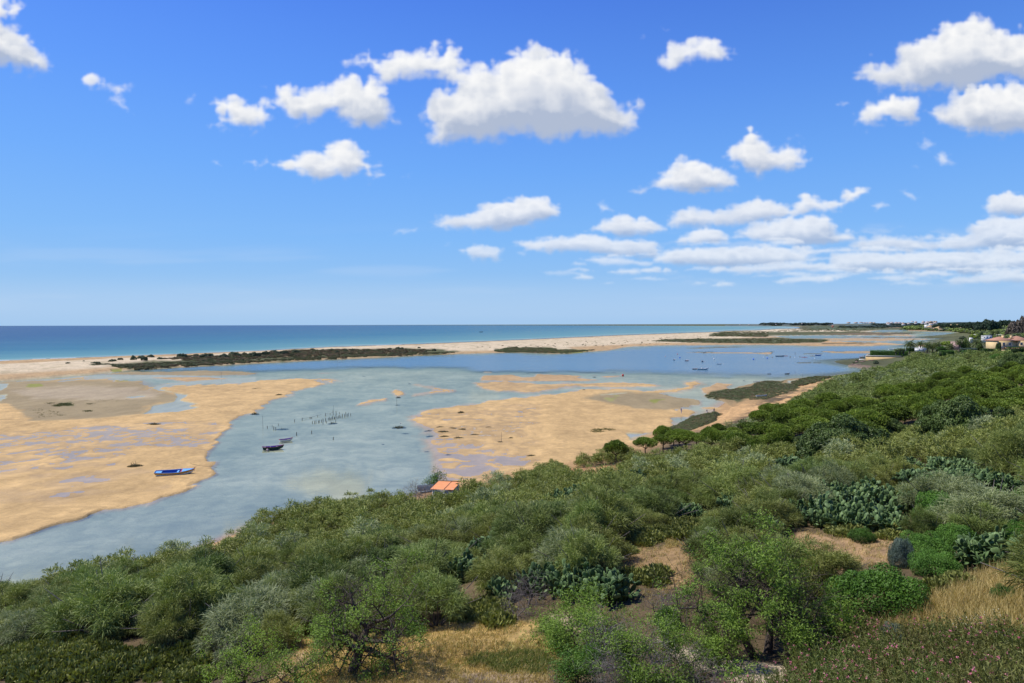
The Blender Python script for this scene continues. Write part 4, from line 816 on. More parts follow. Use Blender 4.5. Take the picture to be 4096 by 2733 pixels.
def mound(seed, nl=44, n=17000, ls=(.046, .025), zsq=.62, flat=.25, lumpr=.25):
    """dense evergreen mound, unit radius: leaves on many overlapping lumps"""
    rng = np.random.default_rng(seed); Ps = []; Ns = []; Ts = []
    for c in range(nl):
        a = c*2.399; q = (c+.5)/nl; el = math.asin(1-q*.98); o = np.array([math.cos(a)*math.cos(el), math.sin(a)*math.cos(el), math.sin(el)])
        C = o*np.array([.72, .72, .72*zsq])*(.9+.2*rng.random()); r = lumpr*(.55+.9*rng.random()); C = C*(.82+.30*rng.random()); m_ = int(n/nl*(r/lumpr)**2)
        d = unit(rng.normal(size=(m_, 3))+o*.5); Ps.append(C+d*r*(.75+.3*rng.random((m_, 1)))*np.array([1, 1, .8])); Ns.append(d+np.array([0, 0, .35])); Ts.append(.25+.35*rng.random()+.25*(rng.random(m_)-.5)+.30*d[:, 2])  # leaves facing up get a lighter tint: top light put into the colour
    P = np.concatenate(Ps); P[:, 2] = np.maximum(P[:, 2]+.12, rng.random(len(P))*.1-.05); V, Fq = leaves(rng, P, np.concatenate(Ns), ls[0], ls[1], .7)
    return leaf_mesh('crown', [(V, Fq)], [np.concatenate(Ts)])
def pine(seed, n=3400, flat=.62):
    """umbrella crown of needle tufts (unit radius, crown base at z=.75) and trunk with limbs"""
    rng = np.random.default_rng(seed); Ps = []; Ns = []; Ts = []
    nl = 20
    for c in range(nl):
        a = c*2.399+rng.random()*.4; rr = math.sqrt((c+.4)/nl)*.80; z = flat*(1-(rr/.95)**2)
        C = np.array([math.cos(a)*rr, math.sin(a)*rr, 1.0+z*.85]); r = .24+.13*rng.random(); m_ = n//nl
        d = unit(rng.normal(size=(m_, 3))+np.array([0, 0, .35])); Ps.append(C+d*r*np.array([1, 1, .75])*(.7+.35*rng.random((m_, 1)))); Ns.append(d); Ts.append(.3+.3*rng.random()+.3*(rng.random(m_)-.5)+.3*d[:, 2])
    P = np.concatenate(Ps); N = np.concatenate(Ns); t = np.concatenate(Ts)
    P = np.repeat(P, 3, 0); N = unit(np.repeat(N, 3, 0)+rng.normal(size=P.shape)*.7)
    VF = strands(rng, P, N, .105, .030, 0.0); me = leaf_mesh('crown', [VF], [np.repeat(t, 3)])
    mb = MB(); mb.tube([(0, 0, -.2), (.02, .01, .35), (-.02, .02, .8)], [.055, .045, .035], 6, False)
    for k in range(7):
        a = k*.9+rng.random()*.4; mb.tube([(-.01, .015, .62+.03*k), (math.cos(a)*.35, math.sin(a)*.35, .92), (math.cos(a)*.65, math.sin(a)*.65, 1.08)], [.028, .018, .008], 4, False)
    return me, mb.mesh('trunk')
def padclump(seed, npad=70, size=.34, R_=1.0, Hh=1.3, thin=.13, aspect=.62, nu=8, nv=6):
    rng = np.random.default_rng(seed); mb = MB(); tints = []; act = []
    mb1 = MB(); mb1.ball((0, 0, 0), (aspect*.5, thin*.5, .5), nu, nv); V0 = np.concatenate(mb1.V); f3 = np.concatenate(mb1.F3); f4 = np.concatenate(mb1.F4)
    Vs = []; F3 = []; F4 = []; t3 = []; t4 = []; n0 = 0; out = []
    starts = max(4, npad//9)
    for s in range(starts):
        a = rng.random()*6.28; r = R_*math.sqrt(rng.random())*.75; act.append((np.array([math.cos(a)*r, math.sin(a)*r, -.05]), unit(np.array([math.cos(a)*.35, math.sin(a)*.35, 1.])), 0))
    cnt = 0
    while cnt < npad:
        if not act: a = rng.random()*6.28; r = R_*math.sqrt(rng.random())*.9; act.append((np.array([math.cos(a)*r, math.sin(a)*r, rng.random()*.5*Hh*(1-(r/R_)**2)]), unit(np.array([math.cos(a)*.35, math.sin(a)*.35, 1.])), 0))
        i = 0 if rng.random() < .6 else rng.integers(len(act)); p, d, lv = act.pop(int(i)); s = size*(.75+.5*rng.random())*(1.15 if lv == 0 else 1)
        d = unit(d); x = unit(np.cross(d, rng.normal(size=3))); y = np.cross(d, x); M_ = np.stack([x, y, d], 1)
        # wide upper end, like a real pad
        v = V0.copy(); wdt = 1+.35*(v[:, 2]); v[:, 0] *= wdt; v = (v+[0, 0, .5])*s; v = v @ M_.T+p
        Vs.append(v); F3.append(f3+n0); F4.append(f4+n0); n0 += len(v); tt = .25+.6*rng.random(); t3.append(np.full(len(f3), tt)); t4.append(np.full(len(f4), tt)); cnt += 1
        top_ = p+d*s*.93
        if top_[2] < Hh*(1-.5*(np.hypot(top_[0], top_[1])/R_)**2) and lv < 7:
            for c in range(rng.integers(1, 4)):
                nd = unit(d*.7+x*rng.normal()*.8+y*rng.normal()*.45+np.array([0, 0, .30])); act.append((top_+x*rng.normal()*s*.12, nd, lv+1))
    me = new_mesh('pads', np.concatenate(Vs), [np.concatenate(F3), np.concatenate(F4)], True); set_attr(me, 'tint', np.concatenate(t3+t4)); return me
def spiny(seed, n=260):
    """low mound of short jointed cactus stems, radius ~.6 m"""
    rng = np.random.default_rng(seed); VF = []; T = []
    a = rng.random(n)*6.28; r = np.sqrt(rng.random(n))*.62; hz = .34*(1-(r/.68)**2)+.02
    P = np.stack([np.cos(a)*r, np.sin(a)*r, hz*rng.random(n)], 1); d = unit(np.stack([np.cos(a)*r*.7, np.sin(a)*r*.7, np.full(n, .75)], 1)+rng.normal(size=(n, 3))*.32)
    for k in range(3):   # three crossed blades make a stubby joint
        VF.append(strands(rng, P+rng.normal(size=P.shape)*.02, d, .14+.10*rng.random(n), .080, 0.)); T.append(.25+.6*rng.random(n))
    return leaf_mesh('crown', VF, T)
def twiggy(seed, Hh=1.6, kids=(5, 5, 4), r=.04, spread=.7, stems=3):
    rng = np.random.default_rng(seed); mb = MB(); tips = []
    for s in range(stems): grow(rng, mb, np.array([rng.normal()*.1, rng.normal()*.1, -.1]), unit(np.array([rng.normal()*.5, rng.normal()*.5, 1.])), 1.0, r, 0, tips, spread, 3, kids, .05, .2)
    P = np.concatenate(mb.V); s = Hh/P[:, 2].max(); mb.V = [v*s for v in mb.V]; return mb.mesh('branches')
# -------- placing
def place(px, py): r_, ok = hit([px], [py]); return r_[0]
def thing(name, label, cat, group, p, parts, rz=0., s=1.0):
    """parts: (part name, mesh, material)"""
    e = empty(name, tuple(p), rz, s); tag(e, label, cat, group)
    for pn, me_, ma in parts: link(pn, me_, ma, e)
    return e
HITREG = []   # (world x, y, r) kept free of broom
def reserve(p, r, front=0.0):
    HITREG.append((p[0], p[1], r)); d = math.hypot(p[0], p[1])
    for k in range(1, int(front/1.2)+1): HITREG.append((p[0]*(1-k*1.2/d), p[1]*(1-k*1.2/d), r))
def inpoly(poly, x, y): return sdf(poly, np.atleast_1d(float(x)), np.atleast_1d(float(y)), 1.0)[0] > 0
def w_of(p, wpx): return wpx*math.hypot(p[1], 0)/F      # metres for a width in picture points

# --- almond and other near trees
def neartree(px, py, hpx, label, seed, group=None, mat=None, wood=None, name='almond_tree', cat='tree', **kw):
    p = place(px, py); Hm = w_of(p, hpx); mw, mc = leafy_tree(seed, Hm, **kw)
    reserve(p, Hm*.45, 3.6); return thing(name, label, cat, group, p, [('trunk', mw, wood or M_BARK), ('crown', mc, mat or M_LEAF)])
LF_ = (.075, .026)
neartree(348, 673, 116, 'gnarled almond tree with thick dark trunk casting a shadow on the dry grass clearing', 11, mat=M_LEAF, trunkL=1.5, r=.17, kids=(7, 5, 5, 3), lsize=LF_, per=46, spread=.84, lean=(.12, 0), upb=.08, dead=.80, cl=.14, gap=.58)
neartree(238, 700, 82, 'smaller bright yellow-green almond tree at the bottom edge, left of the gnarled one', 12, mat=M_LEAFB, trunkL=1.2, r=.09, kids=(6, 5, 5), lsize=LF_, per=20, spread=.74, cl=.12, dead=.25)
neartree(300, 688, 46, 'low leafy sapling tree between the two almond trees', 13, mat=M_LEAF, trunkL=.8, r=.06, kids=(5, 5, 4), lsize=LF_, per=14, spread=.8, cl=.15)
neartree(763, 656, 146, 'tallest open almond tree with dark forked trunk beside the pale path', 14, mat=M_LEAF, trunkL=1.9, r=.14, kids=(6, 5, 5, 3), lsize=(.115, .032), per=38, spread=.76, upb=.10, dead=.85, cl=.15, gap=.62, stems=2)
neartree(712, 668, 66, 'multi-stemmed almond tree leaning in front of the tallest one', 15, mat=M_LEAF, trunkL=1.4, r=.08, kids=(5, 5, 4, 3), lsize=LF_, per=36, spread=.75, lean=(-.3, 0), cl=.15, dead=.68)
neartree(641, 690, 80, 'sprawling half-bare almond tree with grey twigs at the bottom centre', 16, mat=M_LEAF, wood=M_BARKG, trunkL=1.5, r=.07, kids=(6, 6, 5, 3), lsize=LF_, per=26, spread=.82, dead=.75, upb=.05, cl=.14, gap=.58, stems=2)
neartree(566, 640, 58, 'bushy green almond tree at the right end of the dry grass clearing', 17, mat=M_LEAF, trunkL=1.1, r=.07, kids=(6, 5, 5), lsize=LF_, per=34, spread=.85, upb=.04, cl=.17, dead=.5, stems=2)
neartree(606, 652, 52, 'small almond tree with yellow lichen on its branches, above the half-bare one', 18, mat=M_LEAF, wood=M_BARKG, trunkL=1.1, r=.05, kids=(6, 5, 4), lsize=LF_, per=10, spread=.8, dead=.3, cl=.15)
neartree(575, 690, 38, 'dense little green tree at the bottom edge of the grass clearing', 19, mat=M_LENT, trunkL=.8, r=.06, kids=(6, 5, 4), lsize=LF_, per=16, spread=.85, cl=.16)
neartree(800, 668, 46, 'dark-leaved tree standing right of the tall almond trunk', 20, mat=M_LEAF, trunkL=1.2, r=.07, kids=(6, 5, 4), lsize=(.09, .028), per=16, spread=.8, cl=.17)
neartree(742, 700, 40, 'low leafy almond tree at the bottom edge over the pale path', 22, mat=M_LEAF, trunkL=1.2, r=.06, kids=(6, 5, 4), lsize=(.09, .028), per=15, spread=.85, cl=.18)
neartree(832, 640, 40, 'leafy almond sapling in front of the round lentisk mound', 23, mat=M_LEAF, trunkL=1.2, r=.05, kids=(6, 5, 4), lsize=(.09, .028), per=15, spread=.8, cl=.16)
neartree(436, 489, 22, 'bushy tree standing just behind the orange-roofed hut', 21, mat=M_LENT, trunkL=1.1, r=.08, kids=(6, 5, 4), lsize=(.16, .07), per=12, spread=.8, cl=.25)
reserve(on_plane(446, 500, 2.0), 2.6, 4.0)
# --- evergreen mounds (lentisk, grey shrub) : px, py base, width px, height px, label, material
MND = [mound(s) for s in (1, 2, 3)]
def moundat(i, px, py, wpx, hpx, label, mat=None, name='lentisk_shrub', cat='shrub', group='evergreen lentisk shrubs'):
    p = place(px, py); w = w_of(p, wpx)/2; h = w_of(p, hpx)
    e = thing(name, label, cat, group, p, [('crown', MND[i % 3], None)], i*1.3, (w, w*.95, h/.85))
    e.children[0].data = MND[i % 3]
    if mat is not None:
        if len(MND[i % 3].materials) == 0: MND[i % 3].materials.append(M_LENT)
        e.children[0].material_slots[0].link = 'OBJECT'; e.children[0].material_slots[0].material = mat
    reserve(p, w*.8, 2.4); return e
for me_ in MND: me_.materials.append(M_LENT)
M_LENTB = leafmat('lentisk_bright', (.03, .09, .012), (.15, .30, .04), .2, .1)
for i, a in enumerate([
 (882, 612, 107, 47, 'broad dark glossy lentisk mound on the open slope, largest of the shrubs', M_LENT),
 (940, 530, 56, 44, 'vivid green lentisk shrub rising above the right-hand cactus thicket', M_LENTB),
 (925, 556, 50, 26, 'bright round lentisk behind the grey-blue shrub', M_LENTB), (958, 548, 48, 26, 'bright lentisk shrub touching the large prickly pear on its left', M_LENTB),
 (936, 574, 50, 26, 'olive-green lentisk just below the bright ones', M_LENTB),
 (1000, 520, 60, 34, 'wide lentisk shrub over the topmost pads of the right-hand cactus', M_LENTB), (1018, 562, 36, 44, 'dense lentisk at the picture edge beside the cactus', M_LENTB),
 (901, 567, 24, 34, 'grey-blue leaning shrub at the edge of the sandy clearing', M_GREYB), (975, 505, 40, 26, 'grey dull shrub between two green lentisks uphill', M_GREYB),
 (862, 541, 30, 14, 'small flat dark shrub on the sandy clearing under the big cactus thicket', M_LENT), (894, 640, 34, 18, 'pale sage-like shrub in front of the broad lentisk mound', M_GREYB),
 (1005, 600, 26, 16, 'low green shrub among dry tall grass', M_LENT), (668, 626, 30, 20, 'dark evergreen shrub between the almond trees', M_LENT), (590, 668, 40, 26, 'rounded evergreen shrub beside the dry grass', M_LENT),
 (770, 470, 34, 12, 'dull green shrub below the umbrella pines', M_GREYB), (830, 615, 34, 24, 'shaded evergreen shrub under the tall almond', M_LENT), (1010, 400, 30, 18, 'dark evergreen shrub under the carob at the picture edge', M_LENT),
 (990, 372, 14, 8, 'small round dark shrub on the plain of brooms', M_LENT), (1000, 362, 24, 9, 'green rounded shrub below the villa', M_LENT)]):
    moundat(i, *a[:5], mat=a[5])
# --- carobs
CAR = [mound(s, 62, 25000, (.048, .030), .85, lumpr=.19) for s in (11, 12)]
for me_ in CAR: me_.materials.append(M_CAROB)
TRK = MB().tube([(0, 0, -.3), (.02, .03, .3), (0, 0, .7)], [.09, .07, .05], 6, False).tube([(0, 0, .2), (.3, .1, .6)], [.05, .03], 5, False).tube([(0, 0, .25), (-.3, -.1, .6)], [.05, .03], 5, False).mesh('trunk')
for i, (px, py, wpx, hpx, lab) in enumerate([
 (840, 463, 96, 50, 'huge dark carob tree in the lower middle of the pine belt'), (953, 445, 82, 54, 'huge dark carob tree, tallest at the right of the pine belt'),
 (1016, 377, 42, 26, 'dark carob crown at the picture edge below the villa'), (968, 381, 36, 14, 'spreading dark carob behind the umbrella pines'),
 (905, 399, 34, 15, 'dark carob at the edge of the grey-green brooms'), (778, 462, 34, 16, 'small carob left of the huge one'), (800, 452, 30, 18, 'carob standing between pines left of the huge one'),
 (890, 440, 46, 24, 'carob between the two huge dark ones'), (1004, 440, 46, 34, 'carob shading the slope right of the tallest one')]):
    p = place(px, py); w = w_of(p, wpx)/2; h = w_of(p, hpx)
    thing('carob_tree', lab, 'tree', 'dark carob trees', p, [('crown', CAR[i % 2], None), ('trunk', TRK, M_BARK)], i*.9, (w, w*.9, h)); reserve(p, w*.75)
# --- umbrella pines
PN = [pine(s) for s in (1, 2, 3, 4)]
PZ = C3([(1080,1440),(1330,1350),(1480,1330),(1700,1330),(1850,1320),(1950,1300),(2100,1240),(2350,1180)])+C4([(0,1110),(330,1040),(700,1020),(1170,920),(1400,850),(1690,730),(1900,760),(2210,690),(2500,640),(2500,1040),(2350,1100),(2100,1200),(1600,1240),(1100,1290),(900,1380),(300,1390),(150,1480),(0,1500)])+C3([(2200,1500),(1900,1440),(1500,1400),(1300,1440)])
PINES = [(616,465,25,21),(645,456,25,16),(663,452,22,15),(686,453,30,19),(710,449,20,19),(733,441,16,12),(738,456,24,20),(757,459,20,17),(768,437,16,12)]
rng = np.random.default_rng(5); acc = []
for (px, py, w_, h_) in PINES: p = place(px, py); acc.append((p, w_of(p, w_)/2, w_of(p, h_), 1))
bb = np.array(PZ)
_x = rng.uniform(bb[:, 0].min(), 1040, 2600); _y = rng.uniform(bb[:, 1].min(), bb[:, 1].max(), 2600); _i = sdf(PZ, _x, _y, 1.0) > 0; _P = hit(_x[_i], _y[_i])[0]
for p in _P:
    r = 2.1+1.0*rng.random()
    if any(math.hypot(p[0]-q[0][0], p[1]-q[0][1]) < (r+q[1])*.80 for q in acc) or any(math.hypot(p[0]-x, p[1]-y) < rr*.95+r*.55 for x, y, rr in HITREG): continue
    acc.append((p, r*(.75+.5*rng.random()), 2.0+2.6*rng.random(), 0))
PLBL = ['umbrella pine of the dense belt above the marsh', 'umbrella pine in the belt left of the huge carobs', 'umbrella pine in the belt between the carobs and the brooms', 'umbrella pine high on the right-hand slope']
SOLO = ['round-headed pine standing alone at the edge of the tidal flat', 'leftmost umbrella pine of the row behind the reeds', 'second umbrella pine of the row behind the reeds', 'widest umbrella pine of the row, its trunk bare', 'umbrella pine with a leaning bare trunk at the end of the row',
        'small pine beside the sandy path to the beach', 'umbrella pine with a visible trunk below the small one', 'umbrella pine in front of the dense belt', 'umbrella pine at the corner of the sandy beach']
ns = 0
for i, (p, r, h, solo) in enumerate(acc):
    qx, qy = project(p[0], p[1], p[2])
    lab = SOLO[i] if solo else PLBL[0 if qx < 790 else 1 if qx < 830 and qy > 430 else 2 if qx < 950 else 3]
    thing('umbrella_pine', lab, 'pine tree', 'umbrella pines on the slope', p, [('crown', PN[i % 4][0], M_PINE), ('trunk', PN[i % 4][1], M_BARK)], rng.random()*6, (r, r, h/1.5)); reserve(p, r*.7)
# --- prickly pears (px, py base, w px, h px, label)
for i, (px, py, wpx, hpx, lab) in enumerate([
 (468, 578, 34, 50, 'tall prickly pear climbing between two brooms, left of the tree-strewn clearing'), (486, 556, 26, 24, 'prickly pear arm leaning right of the tall one'),
 (546, 590, 46, 26, 'prickly pear at the left end of the foreground thicket'), (577, 594, 46, 34, 'prickly pear in the middle of the foreground thicket with a tall single pad'), (608, 596, 46, 24, 'prickly pear at the right end of the foreground thicket, some pads pinkish'),
 (563, 508, 34, 18, 'pair of prickly pears on the dry slope above the thicket'), (579, 500, 18, 18, 'dark compact prickly pear beside the reddish clearing'), (534, 528, 24, 18, 'prickly pear next to the yellow shrub'),
 (641, 483, 26, 14, 'prickly pear below the reddish clearing'), (702, 482, 16, 9, 'tiny prickly pear peeping out of the brooms'), (752, 488, 26, 15, 'prickly pear among brooms under the pines'),
 (820, 524, 44, 42, 'left clump of the great cactus thicket'), (846, 528, 46, 46, 'middle clump of the great cactus thicket'), (873, 530, 44, 40, 'right clump of the great cactus thicket, with pale broken pads'), (862, 502, 50, 26, 'rear clump of the great cactus thicket'),
 (893, 512, 34, 26, 'prickly pear linking the great thicket to the bright lentisk'), (838, 508, 44, 28, 'rear left clump of the great cactus thicket'), (950, 488, 40, 16, 'prickly pear band right above the thicket'), (975, 486, 34, 16, 'prickly pear band reaching towards the dark shrubs'),
 (655, 500, 22, 14, 'prickly pear alone among brooms below the row of pines'), (690, 520, 24, 16, 'prickly pear among brooms above the sloping clearing'), (735, 512, 28, 18, 'prickly pear left of the great thicket'), (600, 520, 22, 14, 'prickly pear in the brooms right of the dark compact one'), (500, 600, 26, 20, 'prickly pear behind the bare grey thicket'), (720, 470, 22, 12, 'prickly pear at the foot of the reeds'), (770, 535, 24, 16, 'prickly pear in front of the great thicket, lower left'), (905, 470, 26, 12, 'prickly pear between the two huge carobs'),
 (917, 513, 16, 22, 'single tall prickly pear with few pads before the bright lentisk'), (925, 486, 50, 13, 'low row of prickly pears above the thicket'), (986, 568, 40, 38, 'prickly pear on the right slope, lower left clump'), (1004, 566, 38, 48, 'prickly pear on the right slope with yellow blossoms'), (1020, 540, 30, 30, 'prickly pear touching the picture edge'),
 (1000, 488, 52, 16, 'prickly pears half hidden behind dark shrubs'), (796, 472, 42, 15, 'prickly pear row at the foot of the huge carob'), (955, 474, 58, 14, 'prickly pears below the tallest carob'), (1012, 462, 28, 18, 'prickly pear on the grassy slope at the picture edge')]):
    p = place(px, py); w = w_of(p, wpx)/2; h = w_of(p, hpx)
    n_ = int(min(700, max(50, 135*w*2*h)))
    ps = .38 if p[1] < 75 else .42
    thing('prickly_pear', lab, 'cactus', 'prickly pears on the slope', p, [('pads', padclump(100+i, n_, ps*1.05, max(w*1.25, .5), h*.95), M_CACT)], 0); reserve(p, w*1.15, 7.5)
# --- bare bushes, reeds, yellow shrub
TW = [twiggy(s) for s in (1, 2, 3)]
for i, (px, py, hpx, lab) in enumerate([
 (527, 604, 42, 'bare grey thicket at the left foot of the cactus thicket'), (515, 616, 34, 'bare twiggy bush below the grey thicket'), (660, 616, 34, 'bare grey bush in front of the sloping clearing'), (682, 608, 26, 'bare twigs beside the tall almond tree'),
 (428, 503, 24, 'dark bare bush left of the hut'), (415, 502, 24, 'spiky bare bush by the water left of the hut'), (396, 508, 20, 'leaning dead bush at the shore'), (960, 402, 14, 'grey leafless bush among the pines'), (915, 415, 12, 'grey leafless bush between pine crowns'),
 (256, 545, 18, 'bare-topped bush standing against the water, left of the tall broom'), (115, 570, 14, 'brown bare bush at the shore'), (560, 690, 26, 'dead stick bush at the bottom edge of the grass'), (476, 700, 32, 'dead forked branch standing in the dry grass'), (720, 640, 40, 'bare branches under the tallest almond'), (700, 690, 46, 'tangle of bare grey branches at the bottom edge'), (618, 700, 46, 'pale dead branches at the bottom centre'),
 (790, 610, 26, 'bare twigs in front of the broad lentisk'), (352, 610, 34, 'grey bare branches behind the gnarled almond'), (880, 590, 10, 'dry sticks lying on the sandy clearing')]):
    p = place(px, py); h = w_of(p, hpx); thing('bare_bush', lab, 'bush', 'leafless bushes', p, [('branches', TW[i % 3], M_TWIG)], i*1.1, h/1.6)
def reedclump(seed):
    rng = np.random.default_rng(seed); n = 70; a = rng.random(n)*6.28; r = np.sqrt(rng.random(n))*.9
    P = np.stack([np.cos(a)*r, np.sin(a)*r, np.zeros(n)], 1); d = unit(np.stack([np.cos(a)*.12, np.sin(a)*.12, np.ones(n)], 1)+rng.normal(size=(n, 3))*.08); L = 2.0+rng.random(n)
    VF = [strands(rng, P, d, L, .04, .15)]; T = [.3+.4*rng.random(n)]
    k = 9; b = np.repeat(P, k, 0)+np.repeat(d, k, 0)*(np.repeat(L, k)*np.tile(np.linspace(.25, 1, k), n))[:, None]; dd = unit(rng.normal(size=b.shape)+np.array([0, 0, .9])); VF.append(strands(rng, b, dd, .5, .05, .18)); T.append(.3+.6*rng.random(len(b)))
    return leaf_mesh('stems', VF, T)
RD = [reedclump(s) for s in (1, 2)]
for i, (px, py) in enumerate([(650,470),(662,468),(674,466),(686,468),(698,462),(640,472),(706,466),(655,478),(670,476),(688,476),(722,434),(729,430),(716,438),(1008,352)]):
    p = place(px, py); thing('reed_clump', 'clump of pale giant reeds below the row of umbrella pines' if i < 10 else 'pale giant reeds at the edge of the sandy beach' if i < 13 else 'reeds below the villa garden', 'reeds', 'giant reeds', p, [('stems', RD[i % 2], M_REED)], i, .85); reserve(p, .8)
p = place(517, 521); thing('flowering_shrub', 'small mustard-yellow flowering shrub beside a prickly pear', 'shrub', None, p, [('crown', broom(77, .8, .9, 10, 200), M_YELL)][:0], 0)
for o_ in list(bpy.data.objects):
    if o_.name.startswith('flowering_shrub'): mw_, st_ = broom(77, .75, .9, 10, 160); link('crown', mw_, M_YELL, o_); link('stem', st_, M_TWIG, o_); reserve(p, .6)
# --- low cactus ground cover
SPZ = [(B3([(950,470),(1100,420),(1250,430),(1400,340),(1500,330),(1560,400),(1480,500),(1250,500),(1100,550),(980,540)]), .95, 'above the sloping clearing'), (B3([(890,600),(980,590),(990,640),(900,645)]), 2.0, 'alone on the sloping clearing'),
       (B3([(920,780),(1180,760),(1200,830),(980,850)]), .8, 'at the end of the foreground cactus thicket'), (B4([(610,430),(760,420),(770,480),(620,480)]), .8, 'below the great cactus thicket'), (B4([(1350,860),(1480,780),(1600,800),(1560,890),(1400,900)]), .8, 'on the sandy slope beside the broad lentisk'),
       (B4([(980,470),(1100,440),(1100,510),(1000,510)]), .8, 'beside the sandy clearing'), (B1([(0,1330),(500,1240),(900,1320),(1500,1330),(1560,1400),(1500,1568),(0,1568)]), .88, 'in the wide patch at the bottom left corner'), (B1([(1480,640),(1640,620),(1700,760),(1740,850),(2029,850),(2029,1060),(1760,1050),(1690,860)])+B2([(0,720),(330,760),(350,1000),(0,1080)]), .92, 'in the hollow behind the bright almond'),
       (B2([(1480,1010),(1850,1000),(1850,1130),(1500,1120)]), .85, 'behind the dry grass clearing'), (B4([(1900,700),(2022,650),(2022,720),(1900,740)]), .8, 'at the picture edge above the dry grass')]
SP = [spiny(s) for s in (1, 2, 3, 4)]; nsp = 0; SPP = []
for poly, dmin, where in SPZ:
    bb = np.array(poly); q = []
    N_ = int(min(2600, max(60, (np.ptp(bb[:, 0])*np.ptp(bb[:, 1]))*.6)))
    xs = rng.uniform(bb[:, 0].min(), bb[:, 0].max(), N_); ys = rng.uniform(bb[:, 1].min(), bb[:, 1].max(), N_); ins = sdf(poly, xs, ys, 1.0) > 0
    Pw, ok = hit(xs[ins], ys[ins])
    for p in Pw[ok]:
        if any((p[0]-a[0])**2+(p[1]-a[1])**2 < dmin*dmin for a in q): continue
        q.append(p); SPP.append((p, where))
SPP.sort(key=lambda t_: t_[0][1])
for i, (p, where) in enumerate(SPP[:295]):
    e = thing('low_cactus', 'low yellow-green cactus mound '+where, 'cactus', 'low spiny cactus mounds', p, [], i, .9+.5*rng.random()); link('crown', SP[i % 4], M_SPIN, e); HITREG.append((p[0], p[1], .75))
print('pines', len(acc), 'spiny', len(SPP))
# --- brooms over the whole slope
EDGE = [(-400,640),(-100,612),(0,598),(50,592),(90,584),(140,568),(185,560),(250,548),(275,525),(285,520),(340,512),(385,508),(400,510),(470,500),(520,482),(560,468),(600,462),(625,458),(640,470),(700,460),(720,445),(760,425),(748,428),(770,415),(808,397),(840,384),(862,377),(890,371),(908,363),(930,356),(1060,352),(1300,352),(1300,760),(-400,760)]
NOB = [(B2([(1240,1170),(1500,1130),(2029,1110)])+B3([(60,1250),(430,1280),(450,1400),(560,1480),(560,1700)])+B2([(500,1700),(100,1568),(250,1280),(600,1230),(1000,1250)])), B3([(720,600),(860,570),(1000,540),(1450,490),(1560,620),(1500,830),(1100,960),(1000,860),(930,760)]), B4([(100,600),(330,430),(620,480),(1060,500),(1080,720),(1000,720),(560,720),(300,760)]), B4([(400,1080),(900,1050),(1350,900),(1500,860),(1620,760),(1900,690),(2400,640),(2400,1800),(-3000,1900),(-3000,1500),(-200,1400)]),
       B3([(440,-20),(1000,-40),(960,50),(620,100),(440,90)]), C3([(1690,1240),(1780,1170),(1870,1120),(1920,1040),(2350,950)])+C4([(100,920),(290,850),(480,790),(560,770),(300,900),(0,990)])+C3([(2350,1000),(2150,1060),(1900,1160),(1850,1260)]), B3([(-100,1130),(560,1000),(760,1000),(1500,1000),(2029,900),(2029,1700),(-200,1700)]), B4([(580,700),(900,680),(1350,800),(1350,900),(900,1100),(580,1060)]), PZ]
sav = SPZ[6][0]; NOB.append(sav)
NOBF = C4([(870,470),(2350,470),(2350,500),(1300,540),(1180,620),(870,620)])   # villa garden & wall
NOB.append(NOBF); NOB.append([(596,545),(650,538),(706,540),(716,640),(560,640),(585,590)])
BR = [broom(s, 1.25+.1*(s % 3), 1.75+.15*(s % 2)) for s in (1, 2, 3, 4, 5, 6)]
eb = np.array(EDGE); N_ = 90000
# sample in the ground plane (even density), then keep what the slope region holds
th = rng.uniform(-.85, .95, N_); rr = np.exp(rng.uniform(math.log(22), math.log(620), N_)); X_ = rr*np.tan(th*.9); Y_ = rr
hz = hill_raw(X_, Y_); qx, qy = project(X_, Y_, hz)
ok = (hz > .45) & (qx > -60) & (qx < 1090) & (qy < 652); X_, Y_, hz, qx, qy = (a[ok] for a in (X_, Y_, hz, qx, qy))
ins = sdf(EDGE, qx, qy, 1.0) > 0
for poly in NOB: ins &= ~(sdf(poly, qx, qy, 1.0) > 0)
X_, Y_, hz, qx, qy = (a[ins] for a in (X_, Y_, hz, qx, qy)); o_ = rng.permutation(len(X_))
hr = np.array(HITREG); grid = {}; KEEP = []
for i in o_:
    x, y = X_[i], Y_[i]; d0 = (1.75+1.3*(((i*7919) % 100)/100)**1.5) if y < 140 else 2.4 if y < 260 else 3.5
    gx_, gy_ = int(x//4), int(y//4); bad = False
    for a in (-1, 0, 1):
        for b in (-1, 0, 1):
            for (ux, uy) in grid.get((gx_+a, gy_+b), ()):
                if (ux-x)**2+(uy-y)**2 < d0*d0: bad = True
    if bad or ((hr[:, 0]-x)**2+(hr[:, 1]-y)**2 < (hr[:, 2]+.55)**2).any(): continue
    grid.setdefault((gx_, gy_), []).append((x, y)); KEEP.append((y, x, hz[i], qx[i], qy[i]))
KEEP.sort()
print('brooms', len(KEEP))
def bwhere(qx, qy, y):
    if y > 240: return 'on the far slope below the villa garden'
    if qx < 130: return 'of the shore belt at the left, over the water\'s edge' if qy < 610 else 'of the left slope above the low cactus patch'
    if qx < 260: return 'of the shore belt beside the wide channel' if qy < 580 else 'above the bright almond at the left'
    if qx < 400: return 'on the point left of the hut' if qy < 550 else 'behind the gnarled almond tree'
    if qx < 530: return 'below the orange-roofed hut' if qy < 545 else 'left of the foreground cactus thicket'
    if qx < 640: return 'beside the reddish clearing' if qy < 520 else 'above the foreground cactus thicket'
    if qx < 790: return 'below the row of pines' if qy < 500 else 'above the sloping clearing'
    if qx < 900: return 'near the great cactus thicket' if qy > 460 else 'of the grey-green belt above the sandy beach'
    return 'on the slope at the right under the carobs' if qy > 430 else 'of the grey-green belt right of the marsh'
TOPN = [(472,560),(330,500),(300,505),(215,548),(60,590)]
